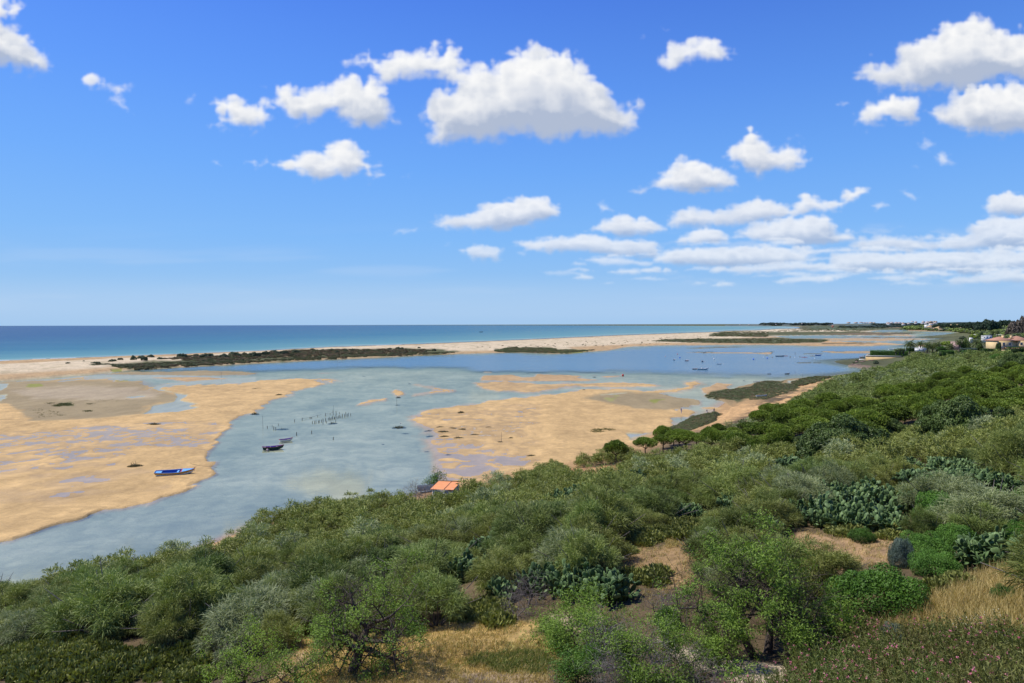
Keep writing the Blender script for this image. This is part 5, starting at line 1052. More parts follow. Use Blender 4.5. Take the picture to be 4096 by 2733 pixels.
ind = KEEP[:300]
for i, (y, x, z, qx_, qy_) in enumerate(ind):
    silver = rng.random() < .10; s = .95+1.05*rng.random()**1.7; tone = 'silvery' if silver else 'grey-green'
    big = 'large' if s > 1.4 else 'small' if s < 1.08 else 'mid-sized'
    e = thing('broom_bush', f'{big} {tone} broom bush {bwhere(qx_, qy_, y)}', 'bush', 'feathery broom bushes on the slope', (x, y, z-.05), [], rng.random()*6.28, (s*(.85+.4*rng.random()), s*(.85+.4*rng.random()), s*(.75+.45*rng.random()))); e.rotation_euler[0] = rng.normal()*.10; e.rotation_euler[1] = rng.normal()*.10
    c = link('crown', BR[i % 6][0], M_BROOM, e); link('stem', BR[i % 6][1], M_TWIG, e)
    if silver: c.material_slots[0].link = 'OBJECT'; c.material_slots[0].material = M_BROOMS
# the rest of the scrub, past the three hundred nearest, as one mass
def mass(name, items, protos, mats, label=None):
    """one object: copies of low-count plants joined; items (x,y,z,scale,matindex)"""
    Vs = []; f3 = []; f4 = []; t3 = []; t4 = []; m3 = []; m4 = []; n = 0
    for k, (x, y, z, s, mi) in enumerate(items):
        v, a3, a4, q3, q4 = protos[k % len(protos)]; c_, s_ = math.cos(k*1.7), math.sin(k*1.7)
        sz = s*(.9+.25*((k*7919) % 10)/10)
        w_ = np.stack([(v[:, 0]*c_-v[:, 1]*s_)*s+x, (v[:, 0]*s_+v[:, 1]*c_)*s+y, v[:, 2]*sz+z], 1); Vs.append(w_.astype(np.float32))
        dt = (((k*104729) % 97)/97-.5)*.38
        if len(a3): f3.append(a3+n); t3.append(q3+dt); m3.append(np.full(len(a3), mi, np.int32))
        if len(a4): f4.append(a4+n); t4.append(q4+dt); m4.append(np.full(len(a4), mi, np.int32))
        n += len(v)
    me_ = new_mesh(name, np.concatenate(Vs), [np.concatenate(f3) if f3 else [], np.concatenate(f4) if f4 else []])
    set_attr(me_, 'tint', np.clip(np.concatenate(t3+t4), 0, 1)); me_.polygons.foreach_set('material_index', np.concatenate(m3+m4))
    o = link(name, me_, mats); tag(o, label, None, None, 'stuff'); return o
def raw(me_):
    v = np.empty(len(me_.vertices)*3, np.float32); me_.vertices.foreach_get('co', v)
    lt = np.empty(len(me_.polygons), np.int32); me_.polygons.foreach_get('loop_total', lt); ls = np.empty(len(lt), np.int32); me_.polygons.foreach_get('loop_start', ls)
    lv = np.empty(len(me_.loops), np.int32); me_.loops.foreach_get('vertex_index', lv); t_ = np.empty(len(lt), np.float32); me_.attributes['tint'].data.foreach_get('value', t_)
    i3 = ls[lt == 3]; i4 = ls[lt == 4]
    return v.reshape(-1, 3), lv[i3[:, None]+np.arange(3)], lv[i4[:, None]+np.arange(4)], t_[lt == 3], t_[lt == 4]
LOWM = [raw(broom(40+s, 1.3, 1.75, 20, 120, .32, .036)[0]) for s in range(5)]; LOWF = [raw(broom(50+s, 1.5, 1.75, 15, 50, .42, .080)[0]) for s in range(4)]
mid = [(x, y, z-.05, .95+1.0*rng.random()**1.7, int(rng.random() < .12)) for (y, x, z, a, b) in KEEP[300:] if y < 150]
far = [(x, y, z-.05, (.9+.9*rng.random()**1.5)*(1.0 if y < 260 else 1.45), int(rng.random() < .14)) for (y, x, z, a, b) in KEEP[300:] if y >= 150]
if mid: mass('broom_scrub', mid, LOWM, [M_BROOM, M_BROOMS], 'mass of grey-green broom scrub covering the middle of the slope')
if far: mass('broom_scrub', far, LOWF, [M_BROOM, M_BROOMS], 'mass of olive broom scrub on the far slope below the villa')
print('mid', len(mid), 'far', len(far))
# --- grasses
def grass_area(name, polys, n, Lr, wid, mat, label, green=0.0, up=.9):
    allp = []
    for poly, fr_ in polys:
        bb = np.array(poly); k = int(n*fr_*2.2); xs = rng.uniform(bb[:, 0].min(), bb[:, 0].max(), k); ys = rng.uniform(bb[:, 1].min(), bb[:, 1].max(), k)
        ii = sdf(poly, xs, ys, 1.0)+6*fbm(xs/9, ys/9, 3, 4) > 0; Pw, ok = hit(xs[ii], ys[ii]); allp.append(Pw[ok])
    P = np.concatenate(allp); m_ = 7; P = np.repeat(P, m_, 0)+rng.normal(size=(len(P)*m_, 3))*np.array([.07, .07, 0]); P[:, 2] -= .02
    d = unit(rng.normal(size=P.shape)*.28+np.array([.12, 0, up])); L = Lr[0]+(Lr[1]-Lr[0])*rng.random(len(P))**2
    me_ = leaf_mesh(name, [strands(rng, P, d, L, wid, L*.18)], [np.clip(rng.random(len(P)), 0, 1)]); o = link(name, me_, mat); tag(o, label, None, None, 'stuff')
GC1 = NOB[0]; GR = B4([(900,1120),(1200,1040),(1380,920),(1500,870),(1640,780),(1900,700),(2060,680),(2060,1240),(1500,1260),(1000,1260)])
grass_area('dry_grass', [(GC1, 1.0)], 5200, (.08, .30), .016, M_GRASS, 'short dry straw-coloured grass of the foreground clearing')
grass_area('dry_grass', [(GR, 1.0)], 2600, (.25, .95), .013, M_GRASS, 'tall pale dry grass on the right foreground slope')
grass_area('green_grass', [(B3([(60,1330),(300,1330),(430,1430),(520,1500),(0,1480),(-300,1400)]), .6), (B4([(1400,1080),(2022,1000),(2022,1240),(1500,1250)]), .5)], 2600, (.08, .28), .018, M_GRASSG, 'thin green grass among the dry grass')
grass_area('dry_grass', [(NOB[1], .5), (NOB[2], .5), (B3([(1200,480),(1330,470),(1350,580),(1200,580)]), .15)], 1100, (.08, .34), .018, M_GRASS, 'sparse dry tufts on the sandy clearings')
grass_area('dry_grass', [([(-20,700),(-20,600),(260,545),(540,500),(760,440),(1040,430),(1040,660),(900,620),(560,660),(260,700)], 1.0)], 4200, (.1, .5), .02, M_GRASSG, 'rank grass and litter between the bushes')
# --- oleanders at the bottom right
def oleander(seed):
    rng = np.random.default_rng(seed); n = 42; a = rng.random(n)*6.28; r = np.sqrt(rng.random(n))*.55
    P = np.stack([np.cos(a)*r, np.sin(a)*r, np.zeros(n)-.1], 1); d = unit(np.stack([np.cos(a)*r*.8, np.sin(a)*r*.8, np.ones(n)], 1)+rng.normal(size=(n, 3))*.12); L = .65+.45*rng.random(n)
    stems = strands(rng, P, d, L, .014, 0.05); k = 20
    b = np.repeat(P, k, 0)+np.repeat(d, k, 0)*(np.repeat(L, k)*np.tile(np.linspace(.3, 1, k), n))[:, None]; dd = unit(rng.normal(size=b.shape)*.7+np.repeat(d, k, 0)*.8+np.array([0, 0, .2]))
    lv = strands(rng, b, dd, .13, .021, .01); me1 = leaf_mesh('crown', [stems, lv], [np.full(n, .1), .2+.7*rng.random(len(b))])
    tip = P+d*L[:, None]; sel = rng.random(n) < .11; sel[0] = sel[1] = True; f = np.repeat(tip[sel], 7, 0)+rng.normal(size=(sel.sum()*7, 3))*.022; V, Fq = leaves(rng, f, np.tile([0, 0, 1.], (len(f), 1)), .042, .038, .8)
    return me1, leaf_mesh('blossoms', [(V, Fq)], [rng.random(len(f))])
OL = [oleander(s) for s in (1, 2, 3, 4)]
OZ = B4([(380,1568),(560,1260),(850,1170),(1150,1230),(1500,1260),(2060,1300),(2060,1900),(-100,1900)]); bb = np.array(OZ); q = []
xs = rng.uniform(bb[:, 0].min(), bb[:, 0].max(), 900); ys = rng.uniform(bb[:, 1].min(), bb[:, 1].max(), 900); ins = sdf(OZ, xs, ys, 1.0) > 0; Pw, ok = hit(xs[ins], ys[ins])
for p in Pw[ok]:
    if all((p[0]-a[0])**2+(p[1]-a[1])**2 > .62**2 for a in q): q.append(p)
for i, p in enumerate(q):
    a, b = project(p[0], p[1], p[2]); where = 'at the bed end under the almonds' if a < 880 else 'mid-bed' if a < 950 else 'in the far corner'
    where += ', front row' if b > 672 else ', back row'
    thing('oleander_shrub', 'reddish oleander with pink blossoms '+where, 'shrub', 'oleander shrubs in the bottom right corner', p, [('crown', OL[i % 4][0], M_OLEA), ('blossoms', OL[i % 4][1], M_PINK)], i*1.1, .8+.35*rng.random())
print('oleander', len(q))
def flowers(name, poly, n, mat, label, h=.35, sz=.035):
    bb = np.array(poly); xs = rng.uniform(bb[:, 0].min(), bb[:, 0].max(), n*2); ys = rng.uniform(bb[:, 1].min(), bb[:, 1].max(), n*2); ii = sdf(poly, xs, ys, 1.0) > 0; P, ok = hit(xs[ii], ys[ii]); P = P[ok][:n]; P = P+np.stack([0*P[:, 0], 0*P[:, 0], h*(.6+.6*rng.random(len(P)))], 1)
    V, Fq = leaves(rng, P, np.tile([0, -.3, 1.], (len(P), 1)), sz, sz, .4); V2, F2, F3 = strands(rng, P-np.array([0, 0, h]), np.tile([0, 0, 1.], (len(P), 1)), h, .01, 0.)
    o = link(name, leaf_mesh(name, [(V, Fq)], [rng.random(len(P))]), mat); tag(o, label, None, None, 'stuff')
flowers('daisies', B4([(1480,1160),(1840,1080),(1900,1200),(1500,1240)]), 260, M_WHITE, 'white daisies scattered in the dry grass')
flowers('purple_flowers', B4([(1690,1250),(1920,1230),(1920,1290),(1700,1300)]), 60, M_PURP, 'purple wild flowers above the oleanders', .3, .06)
# ================================================================== BOATS, PEOPLE, BUILDINGS AND THE REST
def paint(name, col, rough=.45): return plain('paint_'+name, col, rough, .12, 2.5, spec=.4)
PW = paint('white', (.80, .78, .72)); PB = paint('blue', (.02, .10, .45)); PLB = paint('light_blue', (.16, .42, .75)); PK = paint('dark', (.02, .03, .03)); PR = paint('red', (.45, .05, .04)); PO = paint('ochre', (.42, .24, .04))
PG = paint('grey', (.25, .27, .28)); PDG = paint('dark_green', (.015, .05, .04)); PNV = paint('navy', (.02, .04, .12)); PY = paint('yellow', (.75, .45, .04)); POR = paint('orange', (.75, .20, .03)); PWD = plain('old_wood', (.16, .12, .085), .9, .35, 6)
PSK = paint('skin', (.45, .26, .17), .6); PBUO = paint('buoy_red', (.60, .06, .05)); PBUB = paint('buoy_blue', (.03, .16, .65)); PTUR = paint('turquoise', (.05, .35, .36)); PMOT = paint('motor', (.03, .03, .035))
def hullgrid(L, B, D, t0, t1, ns=18, nj=10, inset=0., transom=.72, rake=.16, sheer=.30, floor=0.):
    """hull surface between girth fractions t0..t1 (0 sheer, 1 keel); returns both sides joined"""
    V = []; xs = np.linspace(0, 1, ns)
    for u in xs:
        b = B/2*(transom+(1-transom)*math.sin(min(1, u/.55)*math.pi/2)) if u < .55 else B/2*max(0.0, 1-((u-.55)/.45)**2.3)
        b = max(b-inset, .012); sh = D*(1+sheer*(1.6*(u-.42))**2*(1.5 if u > .42 else .7)); kz = floor+D*.55*max(0, (u-.72)/.28)**2.2
        row = []
        for t in np.linspace(t0, t1, nj):
            a = t*math.pi/2; yy = b*math.cos(a)**.75 if t < 1 else 0; zz = sh-(sh-kz-inset)*math.sin(a)**1.15
            xx = (u-.5)*L+rake*L*.5*(zz/D-.3)*max(0, (u-.75)/.25)-.05*L*(zz/D)*max(0, (.12-u)/.12)
            row.append((xx, yy, zz))
        V.append(row)
    return np.array(V)
def addgrid(mb, G, flip=False):
    a, b = G.shape[:2]; i = np.arange(a-1)[:, None]*b+np.arange(b-1)[None]; q = np.stack([i, i+1, i+b+1, i+b], -1).reshape(-1, 4)
    mb.add(G.reshape(-1, 3), q[:, ::-1] if flip else q)
def side(mb, G):
    addgrid(mb, G); H2 = G.copy(); H2[..., 1] *= -1; addgrid(mb, H2, True)
def boat(name, label, cat, group, px, py, heading, L=5.5, B=1.8, D=.75, hull=PW, bottom=None, stripe=None, inner=PB, rim=PW, deck=None, deckf=.30, thwarts=(.45,), stem=True, z=-.22, heel=0., motor=False, crew=False, console=False, transom=.72, thw=None, stern=True, wheel=None, pitch=0., pos=None, sc=1.):
    x, y = pos or on_plane(px, py, 0)
    e = empty(name, (x, y, z*sc if z < 0 else z), heading, sc, heel, pitch); tag(e, label, cat, group); mk = lambda: MB()
    tr = dict(transom=transom)
    a = mk(); side(a, hullgrid(L, B, D, .30 if stripe else 0., .72 if bottom else 1., **tr))
    G = hullgrid(L, B, D, 0, 1, **tr)[0]; n0 = len(G)
    H2 = G.copy(); H2[:, 1] *= -1; addgrid(a, np.stack([G, H2])); a.build('hull', hull, e, True)
    if bottom: a = mk(); side(a, hullgrid(L, B, D, .72, 1., **tr)); a.build('hull_bottom', bottom, e, True)
    if stripe: a = mk(); side(a, hullgrid(L, B+.012, D, 0., .30, **tr)); a.build('stripe', stripe, e, True)
    I = hullgrid(L*.985, B, D, 0., 1., inset=.05, floor=.10, **tr); a = mk(); side(a, I[:, ::-1])
    g = hullgrid(L*.985, B, D, 0, 1, inset=.05, floor=.10, **tr)[0]; g2 = g.copy(); g2[:, 1] *= -1; addgrid(a, np.stack([g, g2]), True); a.build('interior', inner, e, True)
    # gunwale: tube along the sheer
    for s_ in (1, -1):
        S_ = hullgrid(L, B, D, 0, .01, nj=2, **tr)[:, 0].copy(); S_[:, 1] *= s_; S_[:, 2] += .012; mk().tube(S_, .036, 6).build('gunwale', rim, e, True)
    S_ = hullgrid(L, B, D, 0, .01, nj=2, **tr)[0, 0]; mk().tube([(S_[0], -S_[1], S_[2]+.012), (S_[0], S_[1], S_[2]+.012)], .036, 6).build('transom_rail', rim, e)
    def plank(u0, u1, dz, m_, nm, n_=6):
        K = hullgrid(L*.985, B, D, 0, .01, ns=40, nj=2, inset=.045, **tr)[:, 0]; us = np.linspace(0, 1, 40)
        rows = [];
        for u_ in np.linspace(u0, u1, n_):
            p_ = np.array([np.interp(u_, us, K[:, k]) for k in range(3)]); rows.append([(p_[0], -p_[1], p_[2]+dz), (p_[0], 0, p_[2]+dz+.03), (p_[0], p_[1], p_[2]+dz)])
        T_ = np.array(rows); b_ = mk(); addgrid(b_, T_); U_ = T_.copy(); U_[..., 2] -= .035; addgrid(b_, U_, True)
        for r_ in (0, -1): addgrid(b_, np.stack([T_[r_], U_[r_]]), r_ == 0)
        b_.build(nm, m_, e)
    if deck: plank(1-deckf, .985, -.015, deck, 'foredeck'); 
    if deck: plank(1-deckf-.03, 1-deckf, .012, PR if wheel else deck, 'deck_beam', 2)
    if stern: plank(.01, .13, -.10, thw or deck or rim, 'stern_seat', 3)
    for u_ in thwarts: plank(u_, u_+.055, -.14, thw or deck or rim, 'thwart', 2)
    if stem:
        t_ = hullgrid(L, B, D, 0, .01, nj=2, **tr)[-1, 0]; mk().tube([(t_[0]-.10, 0, t_[2]-.45), (t_[0]-.01, 0, t_[2]), (t_[0]+.05, 0, t_[2]+.20)], [.05, .055, .045], 6).box((t_[0]+.06, 0, t_[2]+.21), (.26, .09, .05)).build('stem_post', hull if hull is not PW else PR, e)
    if motor: mk().box((-L/2-.14, 0, D+.18), (.34, .30, .42), taper=.8).tube([(-L/2-.14, 0, D), (-L/2-.16, 0, -.1)], .06, 6).build('outboard_motor', PMOT, e)
    if console: mk().box((-.1*L, 0, D+.20), (.55, .6, .75), taper=.8).build('console', PW, e); mk().box((-.1*L+.1, 0, D+.68), (.06, .6, .3)).build('windscreen', PG, e)
    return e
GB = None
boat('rowing_boat', 'white wooden boat, bright blue inside, stranded on the left sand flat', 'boat', None, 174, 472.5, R(15), 5.9, 2.0, .85, hull=PW, bottom=PK, stripe=PO, inner=PB, rim=PLB, deck=PLB, deckf=.27, thwarts=(.58,), z=-.02, thw=PLB, wheel=True, heel=R(7), pos=on_plane(174.5, 475.5, 0))
boat('rowing_boat', 'dark green boat with red rim and blue inside, moored beside a pink buoy', 'boat', None, 273, 449, R(22), 4.1, 1.45, .72, hull=PDG, inner=PB, rim=PR, deck=None, thwarts=(.35, .68), thw=PW, z=-.16, stern=True, stem=False)
boat('rowing_boat', 'small white boat with red rim and blue inside, moored just behind the dark green boat', 'boat', None, 286, 441, R(38), 2.9, 1.25, .58, hull=PW, inner=PB, rim=PR, thwarts=(.35, .7), thw=PW, z=-.13, stem=False)
LG = lambda pts_: C3(pts_)
def c3(x, y): return C3([(x, y)])[0]
M3 = crop(2640, 1400, 7.344); K4 = crop(3000, 1360, 4.196)
def m3(x, y): return M3([(x, y)])[0]
def k4(x, y): return K4([(x, y)])[0]
grp = 'small boats moored in the lagoon'
boat('fishing_boat', 'dark-sided motorboat moored leftmost of the lagoon fleet', 'boat', grp, *m3(420, 293), R(60), 5, 1.9, .9, hull=PW, stripe=PG, inner=PW, rim=PW, motor=True, z=-.2, deck=PW, sc=0.72)
boat('fishing_boat', 'moored white fishing boat with a red bow post, second from the left in the fleet', 'boat', grp, *m3(790, 322), R(40), 5.4, 1.9, .9, hull=PW, stripe=PG, inner=PW, rim=PR, motor=True, z=-.2, deck=PW, console=True, sc=0.75)
boat('fishing_boat', 'grey boat seen end-on with a white buoy beside it', 'boat', grp, *m3(1245, 345), R(80), 4.6, 2.0, .95, hull=PG, inner=PG, rim=PG, motor=False, z=-.2, deck=PG, sc=0.8)
boat('fishing_boat', 'small plain white dinghy moored rightmost of the fleet', 'boat', grp, *m3(1735, 418), R(5), 5.6, 1.7, .75, hull=PW, inner=PW, rim=PW, motor=False, z=-.18, stem=False, sc=0.6)
boat('fishing_boat', 'long white motorboat with red bow post, nearest of the moored fleet', 'boat', grp, *m3(1250, 575), R(4), 7.6, 2.1, .95, hull=PW, inner=PW, rim=PW, motor=True, z=-.2, console=True, deck=PW, sc=0.85)
boat('rowing_boat', 'low dark green dinghy tied behind the long white motorboat', 'boat', grp, *m3(1022, 566), R(4), 3.4, 1.3, .55, hull=PDG, inner=PG, rim=POR, z=-.12, stem=False, sc=0.8)
boat('fishing_boat', 'white boat stranded on the thin sand spit behind the fleet', 'boat', grp, *m3(1305, 80), R(10), 8.0, 2.3, 1.0, hull=PW, inner=PW, rim=PW, z=0, deck=PW, stem=False, sc=0.5)
boat('rowing_boat', 'white and orange boat lying on the green salt marsh', 'boat', None, *C3([(2290, 905)])[0], R(12), 6.2, 2.0, .8, hull=PW, inner=POR, rim=PW, thwarts=(.3, .5, .7), thw=PW, z=.72, heel=R(-8), stem=False, sc=0.66)
boat('fishing_boat', 'long dark slate boat moored beside the kayaks', 'boat', None, *k4(503, 275), R(2), 13, 2.7, 1.3, hull=PNV, inner=PG, rim=PNV, z=-.3, stem=False, sc=0.55)
boat('fishing_boat', 'bright blue fishing boat with covered deck moored near the spit', 'boat', None, *k4(1145, 260), R(3), 9, 2.6, 1.4, hull=PB, inner=PB, rim=PLB, deck=PLB, z=-.3, stem=True, console=True, sc=0.56)
boat('motorboat', 'white motorboat drawn up behind the villa hedge', 'boat', 'boats ashore by the palms', *C5([(265, 605)])[0], R(14), 9, 2.6, 1.5, hull=PW, inner=PW, rim=PW, z=.7, deck=PW, stem=False, sc=0.8)
boat('motorboat', 'small white boat lying left of the drawn-up motorboat', 'boat', 'boats ashore by the palms', *C5([(170, 620)])[0], R(4), 5, 1.9, .8, hull=PW, inner=PW, rim=PW, z=.9, stem=False, sc=0.5)
boat('rowing_boat', 'low dark punt at the edge of the near salt marsh', 'boat', None, *k4(110, 712), R(3), 5, 1.5, .5, hull=PG, inner=PWD, rim=PW, z=.1, stem=False, sc=0.6)
boat('rowing_boat', 'flat dark wreck lying in the shallows before the marsh', 'boat', None, *k4(325, 572), R(2), 4.4, 1.5, .5, hull=PWD, inner=PWD, rim=PWD, z=-.1, stem=False, sc=0.45)
boat('rowing_boat', 'broken brown boat with a raised bow in the shallows', 'boat', None, *k4(625, 572), R(5), 5, 1.6, .8, hull=PWD, inner=PWD, rim=PWD, z=-.1, stem=True, sc=0.5)
# mooring rope of the stranded boat
x0, y0 = on_plane(191, 466, .6); x1, y1 = on_plane(213, 468.3, 0)
mb = MB(); mb.tube([(x0-.2, y0, 1.15), (x0+(x1-x0)*.35, y0+(y1-y0)*.4, .62), (x0+(x1-x0)*.7, y0+(y1-y0)*.7, .40), (x1, y1, .30), (x1+1.2, y1-.8, .27)], .022, 5)
o = mb.build('mooring_rope', plain('rope', (.16, .13, .09), .9, .3, 9)); tag(o, 'dark mooring rope running from the stranded boat across the sand', 'rope')
# ---- kayaks
def kayak(label, pos, col, head, L=4.4, col2=None):
    x, y = on_plane(*pos); e = empty('kayak', (x, y, 0.), head); tag(e, label, 'kayak', 'kayaks on the lagoon'); xs = np.linspace(-1, 1, 13); G = []
    for u in xs:
        b = .38*math.sqrt(max(0, 1-abs(u)**2.4))+.01; h = .10+.10*abs(u)**2
        G.append([(u*L/2, b*math.cos(a), (h*math.sin(a) if a < math.pi else .12*math.sin(a))+.10) for a in np.linspace(0, 2*math.pi, 13)])
    m_ = MB(); addgrid(m_, np.array(G)); m_.build('hull', col, e, True)
    m_ = MB().tube([(.42*math.cos(a), .24*math.sin(a), .225) for a in np.linspace(0, 6.2832, 13)], .03, 5); m_.build('cockpit_rim', col2 or PK, e)
    return e, (x, y)
# ---- people: one skinned body each
def person(label, loc, heading, pose='stand', shirt=PK, trousers=PK, hair=PK, h=1.68, pack=None, hat=None):
    k = h/1.70
    J = {'pel': (0, 0, .93), 'chest': (0, 0, 1.25), 'neck': (0, 0, 1.43), 'head': (0, .01, 1.50), 'crown': (0, 0.01, 1.66)}
    for s_, n_ in ((1, 'l'), (-1, 'r')):
        J['sh'+n_] = (.17*s_, 0, 1.37); J['el'+n_] = (.23*s_, .02, 1.09); J['wr'+n_] = (.24*s_, .10, .86); J['pa'+n_] = (.24*s_, .12, .79)
        J['hip'+n_] = (.09*s_, 0, .88); J['kn'+n_] = (.10*s_, .02, .48); J['an'+n_] = (.10*s_, -.02, .08); J['to'+n_] = (.11*s_, .15, .03)
    if pose == 'walk':
        J.update(knl=(.10, .16, .49), anl=(.10, .20, .09), tol=(.11, .37, .05), knr=(-.10, .0, .47), anr=(-.10, -.26, .12), tor=(-.10, -.12, .03), ell=(.23, -.10, 1.10), wrl=(.22, -.10, .88), pal=(.22, -.08, .81), elr=(-.23, .07, 1.10), wrr=(-.22, .22, .92), par=(-.22, .27, .86))
    if pose == 'bend':
        J.update(chest=(0, .22, 1.16), neck=(0, .37, 1.24), head=(0, .43, 1.27), crown=(0, .53, 1.36), shl=(.17, .33, 1.20), shr=(-.17, .33, 1.20), ell=(.2, .42, .95), elr=(-.2, .42, .95), wrl=(.17, .52, .74), wrr=(-.17, .52, .74), pal=(.16, .54, .67), par=(-.16, .54, .67))
    if pose == 'sit':
        for a_ in list(J): J[a_] = (J[a_][0], J[a_][1], J[a_][2]-.72)
        for s_, n_ in ((1, 'l'), (-1, 'r')): J['kn'+n_] = (.12*s_, .42, .30); J['an'+n_] = (.11*s_, .80, .12); J['to'+n_] = (.11*s_, .88, .22); J['el'+n_] = (.27*s_, .16, .42); J['wr'+n_] = (.25*s_, .38, .46); J['pa'+n_] = (.25*s_, .44, .47)
    chain = [('pel', 'chest'), ('chest', 'neck'), ('neck', 'head'), ('head', 'crown')]
    for n_ in 'lr': chain += [('chest', 'sh'+n_), ('sh'+n_, 'el'+n_), ('el'+n_, 'wr'+n_), ('wr'+n_, 'pa'+n_), ('pel', 'hip'+n_), ('hip'+n_, 'kn'+n_), ('kn'+n_, 'an'+n_), ('an'+n_, 'to'+n_)]
    rad = {'pel': .135, 'chest': .14, 'neck': .055, 'head': .085, 'crown': .075}
    for n_ in 'lr': rad.update({'sh'+n_: .062, 'el'+n_: .045, 'wr'+n_: .030, 'pa'+n_: .034, 'hip'+n_: .088, 'kn'+n_: .058, 'an'+n_: .040, 'to'+n_: .033})
    names = list(J)
    for n_, s_ in (('l', 1), ('r', -1)):      # five fingers, rooted in the palm
        p_ = np.array(J['pa'+n_]); d_ = unit(p_-np.array(J['wr'+n_]))
        for f, (ox_, ln) in enumerate(((-.026, .062), (-.009, .075), (.009, .072), (.026, .056))):
            J[f'f{n_}{f}'] = tuple(p_+np.array([0, ox_, 0])+d_*ln*.5); J[f'g{n_}{f}'] = tuple(p_+np.array([-.012*s_, ox_, 0])+d_*ln); rad[f'f{n_}{f}'] = .010; rad[f'g{n_}{f}'] = .008; chain += [('pa'+n_, f'f{n_}{f}'), (f'f{n_}{f}', f'g{n_}{f}')]
        J['t'+n_] = tuple(p_+np.array([-.012*s_, .048, .015])); rad['t'+n_] = .011; chain.append(('pa'+n_, 't'+n_))
    names = list(J); me_ = bpy.data.meshes.new('body'); me_.from_pydata([tuple(c_*k for c_ in J[n_]) for n_ in names], [(names.index(a_), names.index(b_)) for a_, b_ in chain], [])
    o_ = bpy.data.objects.new('person', me_); COL.objects.link(o_); m_ = o_.modifiers.new('s', 'SKIN'); m_.use_smooth_shade = True
    for i_, n_ in enumerate(names): me_.skin_vertices[0].data[i_].radius = (rad[n_]*k*(1.0 if n_ not in ('pel', 'chest') else 1.12), rad[n_]*k*(1.0 if n_ not in ('pel', 'chest') else .8)); me_.skin_vertices[0].data[i_].use_root = (i_ == 0)
    o_.modifiers.new('u', 'SUBSURF').levels = 1; o_.modifiers['u'].render_levels = 1
    dg = bpy.context.evaluated_depsgraph_get(); ne = bpy.data.meshes.new_from_object(o_.evaluated_get(dg)); o_.modifiers.clear(); o_.data = ne
    ne.materials.clear()
    for m_ in (PSK, shirt, trousers): ne.materials.append(m_)
    wz = J['pel'][2]*k
    for pl in ne.polygons:
        c_ = pl.center
        hn = min((c_-Vector(J['pal'])*k).length, (c_-Vector(J['par'])*k).length); hd = (c_-Vector(J['head'])*k).length
        low = c_.z < wz-.02 if pose != 'sit' else (c_.y > .14 and c_.z < .36)
        pl.material_index = 0 if (hn < .16 or hd < .17 or (pose != 'sit' and c_.z < .10)) else (2 if low else 1); pl.use_smooth = True
    hd = np.array(J['crown'])*k-np.array([0, .02, .05])*k
    MB().ball(hd, (.098*k, .108*k, .105*k), 10, 7).ball(hd+np.array([0, -.07, -.10]), (.07, .05, .10), 8, 5).build('hair', hair, o_, True)
    fc = hd+np.array([0, .098, -.045]); fm = MB()
    for s_ in (-1, 1): fm.ball(fc+np.array([.032*s_, 0, .012]), (.012, .008, .007), 6, 4)
    fm.build('eyes', PK, o_); MB().ball(fc+np.array([0, .012, -.018]), (.012, .02, .02), 6, 5).ball(fc+np.array([0, -.002, -.055]), (.024, .010, .006), 6, 4).build('face', PSK, o_, True)
    if pack: c_ = np.array(J['chest'])*k; MB().ball(c_+np.array([0, -.20 if pose != 'bend' else -.10, .04 if pose != 'bend' else .16]), (.15, .11, .23), 8, 6).build('backpack', pack, o_, True)
    if hat: MB().ball(hd+np.array([0, 0, .06]), (.17, .17, .03), 10, 4).ball(hd+np.array([0, 0, .09]), (.10, .10, .07), 8, 5).build('hat', hat, o_)
    o_.location = loc; o_.rotation_euler = (0, 0, heading); tag(o_, label, 'person'); return o_
P7 = crop(2640, 1560, 5.109)
def onflat(px, py): x, y = on_plane(px, py, 0); z = max(float(flats(np.array([x]), np.array([y]))[0][0]), float(hill_raw(x, y)[0])); return (x, y, z-.02)
WT = paint('cloth_white', (.65, .63, .62), .8); NV = paint('cloth_navy', (.02, .03, .07), .8); LV = paint('cloth_lilac', (.35, .33, .45), .8); BK = paint('hair_dark', (.02, .015, .012), .8); PP = paint('cloth_plum', (.12, .02, .08), .8)
person('person in pale clothes with dark hair and a backpack walking barefoot on the wet sand', onflat(*P7([(435, 498)])[0]), R(200), 'walk', LV, LV, BK, 1.72, NV)
person('person in white bending over at the stream edge, dark bag on the back', onflat(*P7([(962, 490)])[0]), R(150), 'bend', WT, WT, BK, 1.65, PP)
person('person in dark clothes standing behind the salt marsh bank', onflat(*P7([(1106, 480)])[0]), R(120), 'stand', NV, NV, BK, 1.70)
person('dark figure standing in the water beside the kayaks', (*on_plane(*k4(758, 232)), -.35), R(180), 'stand', NV, NV, BK, 3.3/1.9)
person('small figure on the sandbank left of the long slate boat', onflat(*k4(250, 248)), R(180), 'stand', NV, NV, BK, 1.7)
